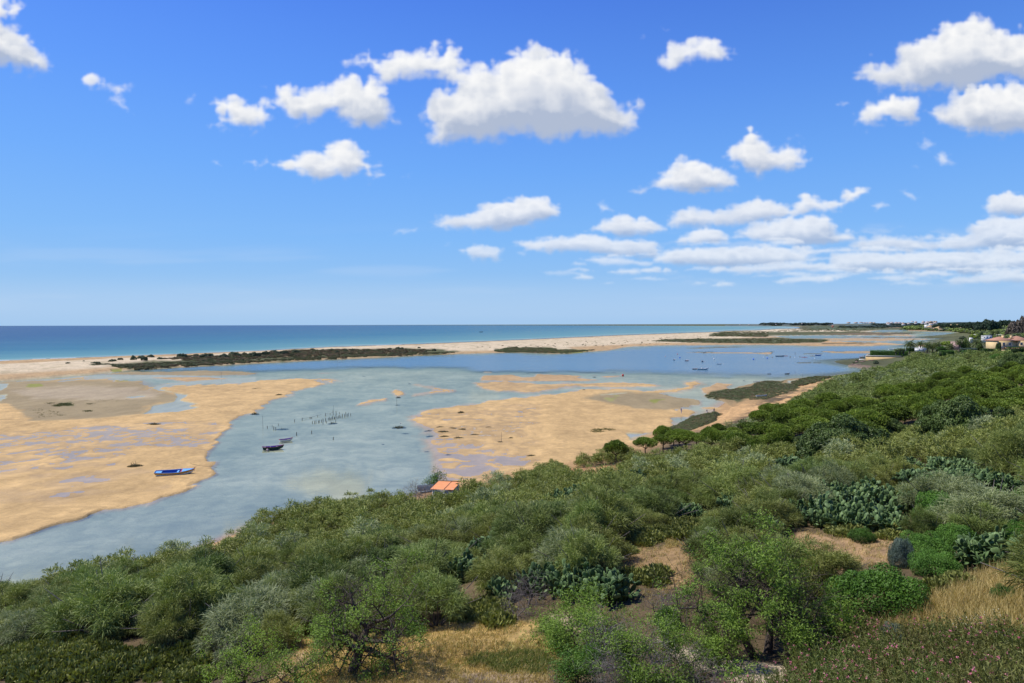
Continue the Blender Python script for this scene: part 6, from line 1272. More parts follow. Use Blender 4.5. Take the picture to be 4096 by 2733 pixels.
for (pos, col, hd_, L_, lab, pl_, who) in [
 (k4(278, 255), PY, R(4), 6, 'yellow kayak beside the sandbank', None, None), (k4(603, 270), PBUO, R(6), 6.5, 'red kayak right behind the bow of the slate boat', PY, 'paddler in a yellow vest in the red kayak near the slate boat'),
 (k4(675, 286), PY, R(50), 4.5, 'short kayak right of the red one', NV, 'dark-clothed paddler in the short kayak'), (k4(838, 286), PY, R(60), 4.6, 'small kayak seen almost end-on between the others', PO, 'paddler in the kayak seen end-on'),
 (k4(915, 292), PBUO, R(4), 9.0, 'long red and yellow double kayak nearest the camera', NV, 'paddler of the long red and yellow kayak'), (k4(1048, 270), PY, R(4), 8.2, 'long yellow kayak just left of the bright blue boat', PO, 'paddler in the yellow kayak beside the blue boat'),
 (k4(1918, 272), PY, R(6), 5.5, 'yellow kayak close to the cream wall', NV, 'dark paddler in the kayak by the cream wall'), (k4(1860, 286), PBUO, R(0), 2.6, 'short red kayak before the cream wall', None, None)]:
    e, (x, y) = kayak(lab, pos, col, hd_, max(2.6, L_*.58))
    if who: person(who, (x, y, .02), hd_-R(90), 'sit', pl_, NV, BK, 1.6)
for i, (px, py, lab) in enumerate([(*C3([(732, 347)])[0], 'distant beach walker nearest the salt marsh strip'), (*C3([(958, 333)])[0], 'distant beach walker in the middle of the white beach'), (*C3([(1513, 305)])[0], 'farthest beach walker where the beach narrows'), (*C2([(2220, 374)])[0], 'beach walker at the left end of the white beach')]):
    person(lab, onflat(px, py), R(90), 'walk', NV, PK, BK, 1.8)
# ---- buoys
def buoy(pos, r, m_, label):
    x, y = on_plane(*pos); e = empty('buoy', (x, y, 0)); tag(e, label, 'buoy', 'mooring buoys'); MB().ball((0, 0, r*.35), r, 12, 8).build('float', m_, e, True); MB().tube([(0, 0, r*1.2), (0, 0, r*1.5)], r*.16, 6).build('eye', PK, e)
x_, y_ = on_plane(270.3, 450.5)
buoy((267.4, 450.2), .24, paint('pinkish', (.62, .45, .42)), 'pinkish-white buoy against the stern of the dark green boat')
buoy(C3([(1018, 694)])[0], .62, PBUO, 'big red buoy in the shallows of the sandbar')
for pos, r, m_, lab in [(C3([(1541, 530)])[0], .55, PBUB, 'blue buoy between the two leftmost moored boats'), (C3([(1520, 498)])[0], .45, PBUO, 'red buoy behind the leftmost moored boat'), (C3([(1855, 543)])[0], .55, PW, 'large white buoy right of the grey boat'), (m3(1300, 345), .38, PW, 'white buoy touching the grey boat'),
  (C3([(2217, 546)])[0], .62, PBUB, 'blue buoy nearest the sand spit end'), (k4(60, 325), .60, PBUB, 'blue buoy left of the kayaks'), (k4(290, 308), .60, PBUB, 'blue buoy below the yellow kayak'), (k4(228, 293), .38, PW, 'small white buoy left of the blue one'), (k4(375, 292), .42, PO, 'ochre buoy below the slate boat'), (k4(752, 297), .42, PW, 'white buoy below the wading figure'), (k4(1090, 314), .42, PW, 'white buoy in front of the bright blue boat'), (m3(1560, 190), .3, PW, 'tiny white buoy above the large white one'), (m3(1862, 420), .3, PW, 'tiny white buoy right of the white dinghy'), (m3(158, 190), .3, POR, 'tiny orange buoy left of the fleet')]: buoy(pos, r, m_, lab)
# ---- stakes and driftwood in the channel
P2 = crop(1030, 1620, 5.875)
M_STK = plain('wet_wood', (.035, .03, .025), .8, .3, 8)
STK = [(130,535,270,.03),(232,528,40,.07),(383,562,62,.08),(432,568,48,.08),(345,500,34,.05),(490,465,34,.05),(875,382,45,.07),(1050,345,45,.07),(1237,308,28,.08),(1267,302,22,.08),(1413,268,28,.05),(1598,238,52,.07),(1706,214,14,.06),(1775,205,190,.03),(1780,205,70,.08),(1848,205,62,.08),(1925,188,22,.06),
 (1288,420,40,.07),(1342,422,50,.07),(1375,408,45,.07),(1433,405,38,.07),(1453,395,45,.07),(1503,388,45,.07),(1542,372,52,.08),(1540,432,40,.07),(1603,365,60,.08),(1625,410,36,.06),(1664,333,32,.07),(1692,330,50,.07),(1715,336,34,.07),(1747,325,40,.07),(1763,312,52,.07),(1803,315,32,.07),(1818,305,38,.07),(1847,290,58,.08),(1873,302,40,.06),(1903,290,42,.07),(1932,275,46,.07),(1960,285,30,.07),(1993,270,62,.08),(2045,265,55,.07),(2078,245,80,.08),(2107,252,46,.07),(2133,245,62,.07),(2190,235,38,.07),(1838,385,45,.06),
 (920,690,55,.09),(1272,648,48,.08),(1780,800,50,.08)]
for i, (x, y, hz_, r) in enumerate(STK):
    px, py = P2([(x, y)])[0]; X, Y = on_plane(px, py); hm = hz_/5.875/4*math.hypot(X, Y)/F
    tilt = random.uniform(-.10, .10); m_ = MB().tube([(0, 0, -.5), (tilt*hm*.5, 0, hm*.5), (tilt*hm, 0, hm)], [r*1.1, r, r*.8], 7)
    lab = ('tall thin pole with a bare tip in the stake rows' if hz_ > 150 else 'lone dark stake standing apart in the channel' if i >= len(STK)-3 else 'dark stake of the sparse left row' if i < 17 else 'dark stake of the dense right row')
    if i == 0: lab = 'tall thin pole at the left end of the stake rows'
    o = m_.build('wooden_stake', M_STK, None, True, loc=(X, Y, 0)); tag(o, lab, 'stake', 'stakes of the old fish trap')
STK2 = [(C4([(250, 505)])[0], 2.0, 'dark stake beside the wading figure'), (k4(762, 552), 1.2, 'thin stake in front of the salt marsh'), (k4(883, 632), 2.4, 'post with a dark top at the marsh shore'), (k4(1190, 565), 1.2, 'thin pole near the shore right of the marsh'), (k4(1245, 570), 1.2, 'second thin pole near the shore right of the marsh'),
        (C2([(2252, 1305)])[0], 2.4, 'slim stick standing in weed on the big sandbar'), (C2([(1292, 955)])[0], 3.0, 'slim stick in the shallow above the weed mound'), (C2([(750, 620)])[0], 4.5, 'thin pole in the blue channel'), (C1([(2032, 710)])[0], 3.2, 'thin pole on the left mud bar')]
for (pos, hm, lab) in STK2:
    X, Y = on_plane(*pos); o = MB().tube([(0, 0, -.4), (.02, 0, hm)], [.05, .03], 6).build('wooden_stake', M_STK, None, True, loc=(X, Y, 0)); tag(o, lab, 'stake', None)
def ropebetween(a, b, sag, lab):
    A_ = on_plane(*P2([a])[0]); B_ = on_plane(*P2([b])[0]); o = MB().tube([(A_[0]+(B_[0]-A_[0])*t_, A_[1]+(B_[1]-A_[1])*t_, .42-sag*4*t_*(1-t_)) for t_ in np.linspace(0, 1, 7)], .03, 5).build('rope', M_STK); tag(o, lab, 'rope')
ropebetween((1050, 345), (1413, 268), .25, 'sagging rope between stakes of the left row'); ropebetween((1598, 238), (1775, 205), .2, 'rope tied to the tall pole'); ropebetween((1413, 268), (1500, 255), .1, 'loose rope end trailing on the water')
def weed(seed, R_=1., Hh=.35, n=420, spiky=.5):
    rng = np.random.default_rng(seed); a = rng.random(n)*6.28; r = rng.random(n)**.6*R_; hz = Hh*(1-(r/R_)**1.5)
    P = np.stack([np.cos(a)*r, np.sin(a)*r*.7, hz*rng.random(n)], 1); d = unit(rng.normal(size=(n, 3))+np.array([0, 0, .2])); V1 = strands(rng, P, d, .30, .055, .05)
    k = 14; P2_ = np.stack([rng.normal(size=k)*R_*.4, rng.normal(size=k)*R_*.3, np.full(k, Hh*.3)], 1); d2 = unit(rng.normal(size=(k, 3))*.8+np.array([.4, 0, .8])); V2 = strands(rng, P2_, d2, spiky*(.5+rng.random(k)), .05, 0.)
    return leaf_mesh('weed', [V1, V2], [.2+.6*rng.random(n), np.full(k, .1)])
WD = [weed(s, 1, .3+.12*(s % 3), 420, .35+.3*(s % 2)) for s in range(5)]
for i, (pos, wpx, sc_, lab) in enumerate([(C1([(1410, 1142)])[0], 12, 1, 'dark weed clump with upright twigs on the left sand ridge'), (C1([(1240, 1530)])[0], 12, 1.3, 'dark twiggy weed clump left of the stranded boat'), (C1([(2335, 1045)])[0], 9, 1.3, 'tall weed clump at the tip of the left sand'), (C2([(210, 878)])[0], 7, 1.2, 'weed on the sand tongue'), (C2([(20, 816)])[0], 6, .5, 'flat driftwood on the sand tongue'),
  (C2([(240, 1180)])[0], 12, .9, 'weed raft around stakes at the left of the fish trap'), (C2([(705, 1130)])[0], 9, 1.1, 'green weed raft beside the dense stake row'), (C2([(1305, 893)])[0], 6, 1.2, 'round weed mound on the small sand patch'), (C2([(1298, 960)])[0], 5, .8, 'weed at the foot of a slim stick'), (C2([(1312, 1168)])[0], 14, 1.2, 'largest weed mound in the shallows, with a white gull'),
  (C2([(990, 697)])[0], 4.5, .7, 'small dark weed in the pale shallows'), (C2([(1410, 766)])[0], 3, 1, 'tiny weed tuft above the sand patches'), (C2([(1882, 1036)])[0], 7, 1.1, 'weed mound at the upper edge of the big sandbar'), (C2([(1590, 1200)])[0], 10, .6, 'flat weed at the left edge of the big sandbar'), (C2([(1720, 1212)])[0], 11, .8, 'thick flat weed right of the water edge'), (C2([(1890, 1190)])[0], 8, .9, 'weed clump with sticks on the big sandbar'),
  (C2([(1860, 1268)])[0], 10, .8, 'weed strip on the lower sandbar'), (C2([(1730, 1255)])[0], 9, .6, 'narrow weed strip next to the shallows'), (C2([(1600, 1245)])[0], 9, .6, 'weed strip half in water'), (C2([(1368, 1218)])[0], 8, .5, 'thin dark weed in water below the largest mound'), (C2([(1570, 1385)])[0], 6, .6, 'single weed mat low in the channel'), (C2([(1765, 1420)])[0], 7, .4, 'dark log at the sandbar margin'), (C2([(1165, 1316)])[0], 4, .7, 'small weed knot in open water'),
  (C2([(2240, 1305)])[0], 7, .7, 'weed at the foot of the slim stick on the sandbar'), (C2([(2135, 1168)])[0], 7, .4, 'thin weed line on the sandbar'), (C2([(2010, 1235)])[0], 9, .35, 'long low weed line on the sandbar'), (C2([(1805, 1177)])[0], 8, .4, 'flat weed above the thick one'), (C2([(1690, 1168)])[0], 8, .5, 'twiggy weed near the water edge'), (C3([(180, 1432)])[0], 9, .7, 'dark weed with a curved branch above the bushes'), (C3([(660, 828)])[0], 4, 1, 'small dark lump on the upper sandbar'),
  (C3([(1410, 868)])[0], 6, .7, 'weed at the head of the stream'), (C3([(145, 668)])[0], 4, .6, 'driftwood on the tip of the thin bar'), (C3([(755, 707)])[0], 4, 1, 'weed tuft in the narrow pool'), (C3([(935, 656)])[0], 5, 1.3, 'dead branch sticking out of the blue channel'), (C3([(2130, 738)])[0], 3, 1, 'tiny weed before the marsh'), (C1([(2335, 820)])[0], 5, .4, 'thin driftwood at the far sand'), (C2([(772, 562)])[0], 4.5, 1.2, 'dark box-like flotsam in the blue channel'), (B2([(205, 245)])[0], 6, .3, 'dark patch of weed in water before the brooms'), (C2([(2340, 1270)])[0], 5, 1.1, 'curved dead branch on the sandbar')]):
    x, y, z = onflat(*pos); w = wpx*math.hypot(x, y)/F/2; e = link('seaweed_clump', WD[i % 5], M_WEED, None, (x, y, z), (0, 0, .3*i % .6), (w, w, w*.62*sc_ if w > 1.2 else w*.8*sc_)); tag(e, lab, 'seaweed', 'weed clumps on the flats')
# green rings of weed on the sandbar / left mud
def weedscatter(polys, n, label, s=(.10, .30)):
    V = [];
    for poly, fr in polys:
        bb = np.array(poly); xs = rng.uniform(bb[:, 0].min(), bb[:, 0].max(), int(n*fr*2)); ys = rng.uniform(bb[:, 1].min(), bb[:, 1].max(), int(n*fr*2)); ii = sdf(poly, xs, ys, 1.)+.6*fbm(xs/1.5, ys/.7, 3, 9) > 0
        for a, b in zip(xs[ii], ys[ii]): V.append((a, b))
    P = np.array([(*on_plane(a, b), .12) for a, b in V]); P[:, 2] = np.maximum(flats(P[:, 0], P[:, 1])[0], 0)
    P = np.repeat(P, 9, 0)+rng.normal(size=(len(P)*9, 3))*np.array([.5, .5, 0]); d = unit(rng.normal(size=P.shape)+np.array([0, 0, .8])); o = link('seaweed', leaf_mesh('seaweed', [strands(rng, P, d, s[0]+(s[1]-s[0])*rng.random(len(P)), .10, .02)], [rng.random(len(P))]), M_WEEDG); tag(o, label, None, None, 'stuff')
M_WEEDG = leafmat('green_weed', (.05, .055, .012), (.20, .20, .05), .1, .1)
weedscatter([(C1([(490,975),(560,950),(640,950),(660,972),(520,985)]), .4), (C1([(300,1010),(420,990),(640,1060),(520,1075),(330,1085)]), .12), (C1([(420,950),(480,945),(470,960)]), .05), (C1([(800,955),(850,955),(830,962)]), .05), (C1([(780,1018),(835,1018),(830,1030),(790,1030)]), .08), (C1([(700,930),(1100,910),(1400,905),(1000,945)]), .05)], 420, 'scattered green weed on the left mud flat')
ring = C3([(725,1215),(780,1190),(870,1188),(945,1200),(900,1208),(840,1200),(790,1208),(850,1222),(760,1225)]); weedscatter([(ring, 1.)], 160, 'ring of green weed on the big sandbar')
# ---- salt marsh cushions
MC = [raw(mound(60+s, 9, 420, (.24, .13), .5)) for s in range(3)]
M_MARSHP = leafmat('salt_marsh', (.045, .055, .018), (.17, .19, .065), .08, .15); M_MARSHR = leafmat('red_marsh', (.09, .06, .03), (.26, .19, .09), .08, .15)
def cushions(name, poly, n, rad, hz, label, mats, pr=.2):
    bb = np.array(poly); xs = rng.uniform(bb[:, 0].min(), bb[:, 0].max(), n*3); ys = rng.uniform(bb[:, 1].min(), bb[:, 1].max(), n*3); ii = sdf(poly, xs, ys, .5) > 0; xs = xs[ii][:n]; ys = ys[ii][:n]
    P = np.array([on_plane(a, b, .3) for a, b in zip(xs, ys)]); zz = np.maximum(flats(P[:, 0], P[:, 1])[0], hill_raw(P[:, 0], P[:, 1]))
    it = []
    for (x, y), z in zip(P, zz):
        if z < .02: continue
        it.append((x, y, z-.05, rad*(.6+.8*rng.random())*max(1, min(1.7, math.hypot(x, y)/600)), int(rng.random() < pr)))
    pr_ = [(v*np.array([1, 1, hz]), a, b, c, d) for v, a, b, c, d in MC]
    mass(name, it, pr_, mats, label)
Z_ = {}
MR2 = C3([(1395,1215),(1470,1180),(1600,1120),(1650,1080),(1800,1050),(1900,1040),(1920,1050),(1870,1075),(1875,1125),(1780,1160),(1690,1195),(1600,1225),(1440,1240)])
MR1 = C3([(1770,880),(1830,850),(1990,822),(2200,800),(2240,765),(2350,742)])+C4([(0,742),(120,752),(170,735),(90,775),(200,770),(360,745),(440,760),(290,798),(265,845),(60,908),(0,940)])+C3([(2200,925),(2150,900),(2040,920),(1950,910),(1800,902)])
cushions('salt_marsh_plants', MR2, 1000, .62, .50, 'dense dark salt marsh bank curving along the sandy beach', [M_MARSHP, M_MARSHR])
cushions('salt_marsh_plants', MR1, 1500, .8, .38, 'low green salt marsh around the stranded white and orange boat', [M_MARSHP, M_MARSHR])
cushions('salt_marsh_plants', C4([(220,755),(300,725),(450,705),(620,712),(520,735),(430,770),(290,800),(270,780)]), 500, 1.2, .7, 'green marsh bank right of the boat', [M_MARSHP, M_MARSHR])
cushions('salt_marsh_plants', C1([(840,618),(900,600),(1080,602),(1350,590),(1760,580),(2350,560)])+C2([(300,545),(900,510),(1300,490),(1880,482),(1700,500),(1100,522),(300,560),(0,575)])+C1([(1900,600),(1500,625),(1180,643),(1000,622)]), 3200, 1.6, .6, 'dark marsh plants along the lagoon side of the barrier island', [M_MARSHP, M_MARSHR])
cushions('heath', C1([(1500,560),(1760,530),(2000,530),(2350,505)])+C2([(300,475),(900,460),(1600,465),(1500,492),(1000,500),(500,530),(0,545)])+C1([(2000,575)]), 1500, 1.8, .7, 'reddish-brown heath on the crest of the barrier island', [M_MARSHR, M_MARSHP], .35)
cushions('salt_marsh_plants', C3([(0,440),(350,442),(420,460),(780,460),(500,490),(0,480)])+C2([(2200,478),(2200,463)]), 700, 1.8, .5, 'thin marsh strip before the white beach', [M_MARSHP, M_MARSHR])
cushions('dune_grass', C2([(1700,450),(2350,420)])+C3([(700,380),(1500,330),(1900,330),(1500,400),(700,430),(0,440)]), 150, .8, .7, 'sparse dune grass on the white beach', [M_MARSHR, M_MARSHP], .4)
cushions('dune_scrub', C3([(1800,335),(1850,305),(1950,292),(2350,286)])+C4([(60,285),(280,262),(300,240),(480,238),(1100,242),(1060,268),(850,285),(0,290)])+C3([(2350,340)]), 1300, 2.2, .4, 'dune scrub at the far end of the barrier island', [M_MARSHP, M_MARSHR], .25)
cushions('salt_marsh_plants', C3([(1290,378),(1400,362),(1800,355),(2350,352)])+C4([(300,355),(560,368),(480,388),(200,398),(0,400)])+C3([(1500,390)]), 900, 1.6, .3, 'dark marsh strip between the far sand and the water', [M_MARSHP, M_MARSHR])
# ---- dune shrubs of the island, each its own
DS = [mound(80+s, 14, 1500, (.16, .09), .62) for s in range(3)]
DSH = [(C1, [(1035,582,75,25),(1105,565,50,22),(1222,568,65,42),(1300,552,85,32),(1325,578,60,34),(1388,543,80,26),(1470,560,60,26),(1670,545,90,42),(1690,556,40,20),(1800,530,70,22),(1900,538,120,42),(2060,545,110,42),(2150,515,120,34),(2185,532,55,30),(2240,510,60,22),(2320,530,100,50),(880,600,75,24),(625,607,40,14),(770,584,22,12)]),
 (C2, [(20,530,50,40),(85,515,95,38),(160,490,90,28),(200,508,60,30),(265,515,85,40),(370,497,95,40),(520,472,50,28),(612,474,42,20),(680,475,85,28),(745,496,40,26),(825,482,45,28),(895,478,60,30),(1155,485,34,16),(1225,460,50,20),(1300,450,55,24),(1340,455,40,22),(1325,472,40,20),(1380,462,40,20),(1497,450,34,18),(1555,478,34,16),(1630,470,55,24)])]
k = 0
for cr_, lst in DSH:
    for (x, y, w_, h_) in lst:
        px, py = cr_([(x, y)])[0]; X, Y, Z = onflat(px, py+.3); d_ = math.hypot(X, Y); w = w_/9.18*d_/F/2; h = h_/9.18*d_/F
        side_ = ['at its left end', 'left of its middle', 'near its middle', 'right of its middle', 'at its right end'][min(4, int((px-60)/78))]; size_ = 'large round' if w_ > 80 else 'small round' if w_ < 48 else 'round'
        e = empty('dune_shrub', (X, Y, Z-.3), k, (w, w*.8, h/.8)); tag(e, f'{size_} dark shrub on the barrier island, {side_}', 'shrub', 'shrubs on the barrier island'); link('crown', DS[k % 3], M_DUNE, e); k += 1
# ---- hut with the orange roof
def hut():
    p = place(448, 499); X, Y = on_plane(446, 500, 2.0); Z = float(gz(X, Y)[0])-.1; e = empty('hut', (X, Y, Z+.15), R(-9), .86); tag(e, 'small weathered hut with orange metal roof and white plank walls by the channel', 'hut')
    W_, D_, H1, H2 = 3.4, 4.6, 3.0, 3.25
    for nm, c_, s_ in (('front_wall', (0, -D_/2, H1/2), (W_, .12, H1)), ('rear_wall', (0, D_/2, H2/2), (W_, .12, H2)), ('side_wall', (-W_/2+.07, 0, H1/2), (.12, D_-.13, H1)), ('side_wall', (W_/2-.07, 0, H1/2), (.12, D_-.13, H1))):
        m_ = MB(); n_ = 12; ln = s_[0] if s_[0] > 1 else s_[1]
        for q in range(n_): zz = (q+.5)*c_[2]*2/n_; m_.box((c_[0]+random.uniform(-.01, .01), c_[1]+random.uniform(-.01, .01), zz), (s_[0], s_[1], c_[2]*2/n_*.93))
        m_.build(nm, PLK, e)
    for sx in (-1, 1):
        for sy in (-1, 1): MB().box((sx*(W_/2-.02), sy*(D_/2+.03), 1.65), (.12, .12, 3.3)).build('post', PLK, e)
    m_ = MB(); n_ = 44; xs = np.linspace(-W_/2-.3, W_/2+.3, n_*2+1); T_ = np.array([[(x, y, H1+.18+.10*(y+D_/2)/D_+.025*math.cos(i*math.pi)) for y in (-D_/2-.5, 0, D_/2+.4)] for i, x in enumerate(xs)]); addgrid(m_, T_); U_ = T_.copy(); U_[..., 2] -= .03; addgrid(m_, U_, True)
    m_.build('roof', plain('orange_roof', (.78, .32, .13), .55, .10, 1.2), e); MB().box((0, D_/2+.42, H1+.33), (W_+.66, .14, .16)).build('roof_edge', PWD, e); MB().box((.35, 0, H1+.275), (.05, D_+.8, .03), rot=[[1, 0, 0], [0, 1, 0], [0, .02, 1]]).build('roof_seam', PWD, e)
    MB().box((-.3, -D_/2-.09, 1.35), (.8, .05, 1.7)).build('door', PG, e)
PLK = plain('whitewashed_planks', (.66, .64, .60), .9, .45, 5)
hut()
X, Y = on_plane(425.5, 489.5, .3); e = empty('boat_cover', (X, Y, .2), R(14), .7); tag(e, 'blue-grey tarpaulin shelter between bare bushes left of the hut', 'shelter'); m_ = MB(); addgrid(m_, np.array([[(-1.9+3.8*u, s_*1.1, 1.2*(1-abs(s_)**1.5)+.1) for s_ in (-1, -.5, 0, .5, 1)] for u in (0, .33, .66, 1)])); m_.build('tarpaulin', plain('tarp', (.10, .12, .14), .95, .2, 2, spec=.05), e, True); m_ = MB()
for u in (0, .5, 1): m_.tube([(-1.9+3.8*u, s_*1.08, 1.17*(1-abs(s_)**1.5)+.05) for s_ in (-1, -.5, 0, .5, 1)], .04, 5)
m_.build('frame', PWD, e)
# ---- villa
M_WALL = plain('yellow_render', (.70, .52, .27), .9, .06, .8); M_CREAM = plain('cream_render', (.62, .43, .20), .9, .10, .5); M_GLASS = plain('window_glass', (.05, .08, .10), .1, .2, 2, spec=.6); M_FRW = plain('white_trim', (.75, .73, .68), .6, .05, 2)
def rooftile():
    m_, t_ = new_mat('roof_tiles'); p_ = t_.node('ShaderNodeBsdfPrincipled'); p_.inputs['Roughness'].default_value = .85; tc_ = t_.node('ShaderNodeTexCoord'); w_ = t_.node('ShaderNodeTexWave'); w_.inputs['Scale'].default_value = 1.6; w_.inputs['Distortion'].default_value = .6; t_.link(tc_.outputs['Object'], w_.inputs['Vector']); n_ = t_.noise(1.2, 5, tc_.outputs['Object'], .7)
    c_ = t_.mix(w_.outputs[1], (.30, .12, .065), (.52, .24, .14)); c_ = t_.mix(t_.math('MULTIPLY', n_, .6), c_, (.42, .27, .18)); t_.link(c_, p_.inputs['Base Color']); t_.link(p_.outputs[0], t_.out.inputs[0]); return m_
M_TILE = rooftile()
def hip(mb, cx, cy, w, d, z, h, ov=.6, ridge=None):
    w2, d2 = w/2+ov, d/2+ov; r_ = max(w2-d2, .2) if ridge is None else ridge; al = w >= d; r_ = max(abs(w2-d2), .2)
    rd = [(-r_, 0), (r_, 0)] if al else [(0, -r_), (0, r_)]
    v = [(cx-w2, cy-d2, z), (cx+w2, cy-d2, z), (cx+w2, cy+d2, z), (cx-w2, cy+d2, z), (cx+rd[0][0], cy+rd[0][1], z+h), (cx+rd[1][0], cy+rd[1][1], z+h)]
    b = len(v); v += [(a[0], a[1], a[2]-.18) for a in v[:4]]
    f4_ = [(0, 1, 5, 4), (2, 3, 4, 5)] if al else [(1, 2, 5, 4), (3, 0, 4, 5)]; f3_ = [(1, 2, 5), (3, 0, 4)] if al else [(0, 1, 4), (2, 3, 5)]
    mb.add(v, f3_); n0 = mb.n-len(v); mb.F4.append(np.array(f4_+[(6, 7, 1, 0), (7, 8, 2, 1), (8, 9, 3, 2), (9, 6, 0, 3), (9, 8, 7, 6)])+n0); mb.m4 += [mb.mi]*(len(f4_)+5)
def window(e, c, w, h, face='y', arch=False, door=False):
    f = MB(); t_ = .10
    if face == 'y': f.box((c[0], c[1], c[2]+h/2+t_/2), (w+2*t_, .12, t_)).box((c[0], c[1], c[2]-h/2-t_/2), (w+2*t_, .16, t_)).box((c[0]-w/2-t_/2, c[1], c[2]), (t_, .12, h)).box((c[0]+w/2+t_/2, c[1], c[2]), (t_, .12, h)).box((c[0], c[1], c[2]), (.06, .09, h)); o_ = f.build('window', M_FRW, e); MB().box((c[0], c[1]+.03, c[2]), (w, .06, h)).build('pane', M_GLASS, o_)
    else: f.box((c[0], c[1], c[2]+h/2+t_/2), (.12, w+2*t_, t_)).box((c[0], c[1], c[2]-h/2-t_/2), (.16, w+2*t_, t_)).box((c[0], c[1]-w/2-t_/2, c[2]), (.12, t_, h)).box((c[0], c[1]+w/2+t_/2, c[2]), (.12, t_, h)).box((c[0], c[1], c[2]), (.09, .06, h)); o_ = f.build('window', M_FRW, e); MB().box((c[0]+.03, c[1], c[2]), (.06, w, h)).build('pane', M_GLASS, o_)
X, Y, Z = at_dist(1011, 352.3, 395); vz = Z
e = empty('villa', (X, Y, Z), R(0)); tag(e, 'two-storey yellow villa with terracotta hip roofs and three chimneys', 'house')
S_ = 395/F/15.77*4/1.0  # metres per C5 unit/ (15.77 units per picture point)
u_ = 395/F/15.77        # metres per C5 crop unit
def VX(x): return (x-2010)*u_*1.0
m_ = MB(); m_.box((VX(1880), 3, 3.1), (VX(2010)-VX(1755), 9, 7.6)).box((VX(2060), 4.5, 3.1), (VX(2110)-VX(2010), 8, 7.58)).box((VX(2195), 3.4, 3.1), (VX(2280)-VX(2110), 9, 7.57)).build('wall', M_WALL, e)
MB().box((VX(1930), -3.0, .4), (VX(2160)-VX(1700), 3.1, 2.2)).build('terrace_wall', M_WALL, e)
m_ = MB(); hip(m_, VX(1885), 3, VX(2010)-VX(1755), 9, 6.9, 2.2, .7); m_.build('roof', M_TILE, e); rm = MB(); hip(rm, VX(2170), 3.8, VX(2290)-VX(2050), 9.4, 6.93, 2.5, .7); rr_ = rm.build('roof', M_TILE, e)
m_ = MB(); m_.add([(VX(1830), -4.9, 2.35), (VX(2230), -4.9, 2.35), (VX(2200), -1.4, 3.5), (VX(1880), -1.4, 3.5)], [(0, 1, 2, 3)]); m_.add([(VX(1830), -4.9, 2.2), (VX(2230), -4.9, 2.2), (VX(2200), -1.4, 3.35), (VX(1880), -1.4, 3.35)], [(3, 2, 1, 0)]); m_.add([(VX(1830), -4.9, 2.2), (VX(2230), -4.9, 2.2), (VX(2230), -4.9, 2.35), (VX(1830), -4.9, 2.35)], [(0, 1, 2, 3)]); m_.build('porch_roof', M_TILE, e)
for x in (1850, 1940, 2090, 2210): MB().tube([(VX(x), -4.6, -.7), (VX(x), -4.6, 2.25)], .14, 8).build('porch_column', M_FRW, e)
for x, y in ((1913, 1.5), (1962, 4.5), (2070, 3.0)): MB().box((VX(x), y, 8.6), (.9, .9, 2.4)).box((VX(x), y, 9.9), (1.15, 1.15, .25)).build('chimney', M_WALL, e)
m_ = MB().box((VX(1800), -1.7, 3.3), (4.0, .12, .12)); [m_.box((VX(1800)+q, -1.7, 2.7), (.08, .08, 1.1)) for q in np.linspace(-1.95, 1.95, 12)]; m_.build('balcony_rail', M_FRW, e)
for x, z, w, h in ((1795, 4.6, 1.7, 2.2), (1865, 4.6, 1.1, 2.0), (1960, 4.8, 1.2, 1.4), (2150, 4.9, 1.2, 1.4), (2235, 4.9, 1.3, 1.4), (2235, 1.4, 1.3, 1.4), (1990, 1.0, 1.4, 1.9), (2120, 1.0, 2.0, 2.0)): window(e, (VX(x), -1.56 if x < 2105 else -1.16, z), w, h)
# white houses in the garden behind
def house(pos, dist, wm, hm, label, wall=M_FRW, roof=None, dm=None, group='white houses', sink=.6):
    X, Y, Z = at_dist(*pos, dist); e = empty('house', (X, Y, Z-sink)); tag(e, label, 'house', group); dm = dm or wm*.6
    MB().box((0, 0, hm/2+sink/2), (wm, dm, hm+sink)).build('wall', wall, e); 
    if roof: r_ = MB(); hip(r_, 0, 0, wm, dm, hm+sink, hm*.35, wm*.04); r_.build('roof', roof, e)
    else: MB().box((0, 0, hm+sink+.15), (wm*1.02, dm*1.02, .4)).build('roof', wall, e)
    k_ = max(2, int(wm/5)); 
    for q in range(k_): MB().box((-wm/2+(q+.5)*wm/k_, -dm/2-.03, hm*.55+sink), (wm/k_*.35, .08, hm*.35)).build('window', M_GLASS, e)
    return e
house(C5([(1600, 400)])[0], 560, 4, 2.6, 'white house gable just left of the dark garden trees', roof=None, sink=3)
house(C5([(1730, 420)])[0], 520, 4, 2.4, 'small white building between the cypress and the villa', roof=None, sink=3); house(C5([(1770, 410)])[0], 600, 6, 2.4, 'pale flat-roofed house showing above the villa garden', sink=3)
house(C5([(2000, 400)])[0], 700, 8, 3, 'grey-white house behind the villa chimneys', wall=PW, sink=3); house(C5([(1515, 440)])[0], 480, 2, 1.8, 'white pump house among palms', sink=2)
house(C5([(1340, 540)])[0], 450, 9, 3, 'long low pink building behind the palms', wall=plain('pink_render', (.55, .36, .32), .9, .1, 1), sink=2, group=None)
house(C5([(760, 575)])[0], 500, 5, 2.2, 'low white kiosk with red roof among the palms', roof=M_TILE, sink=1, group=None); house(C5([(710, 610)])[0], 470, 5.5, 1.9, 'white van-like caravan parked under the palms', sink=.2, group=None)
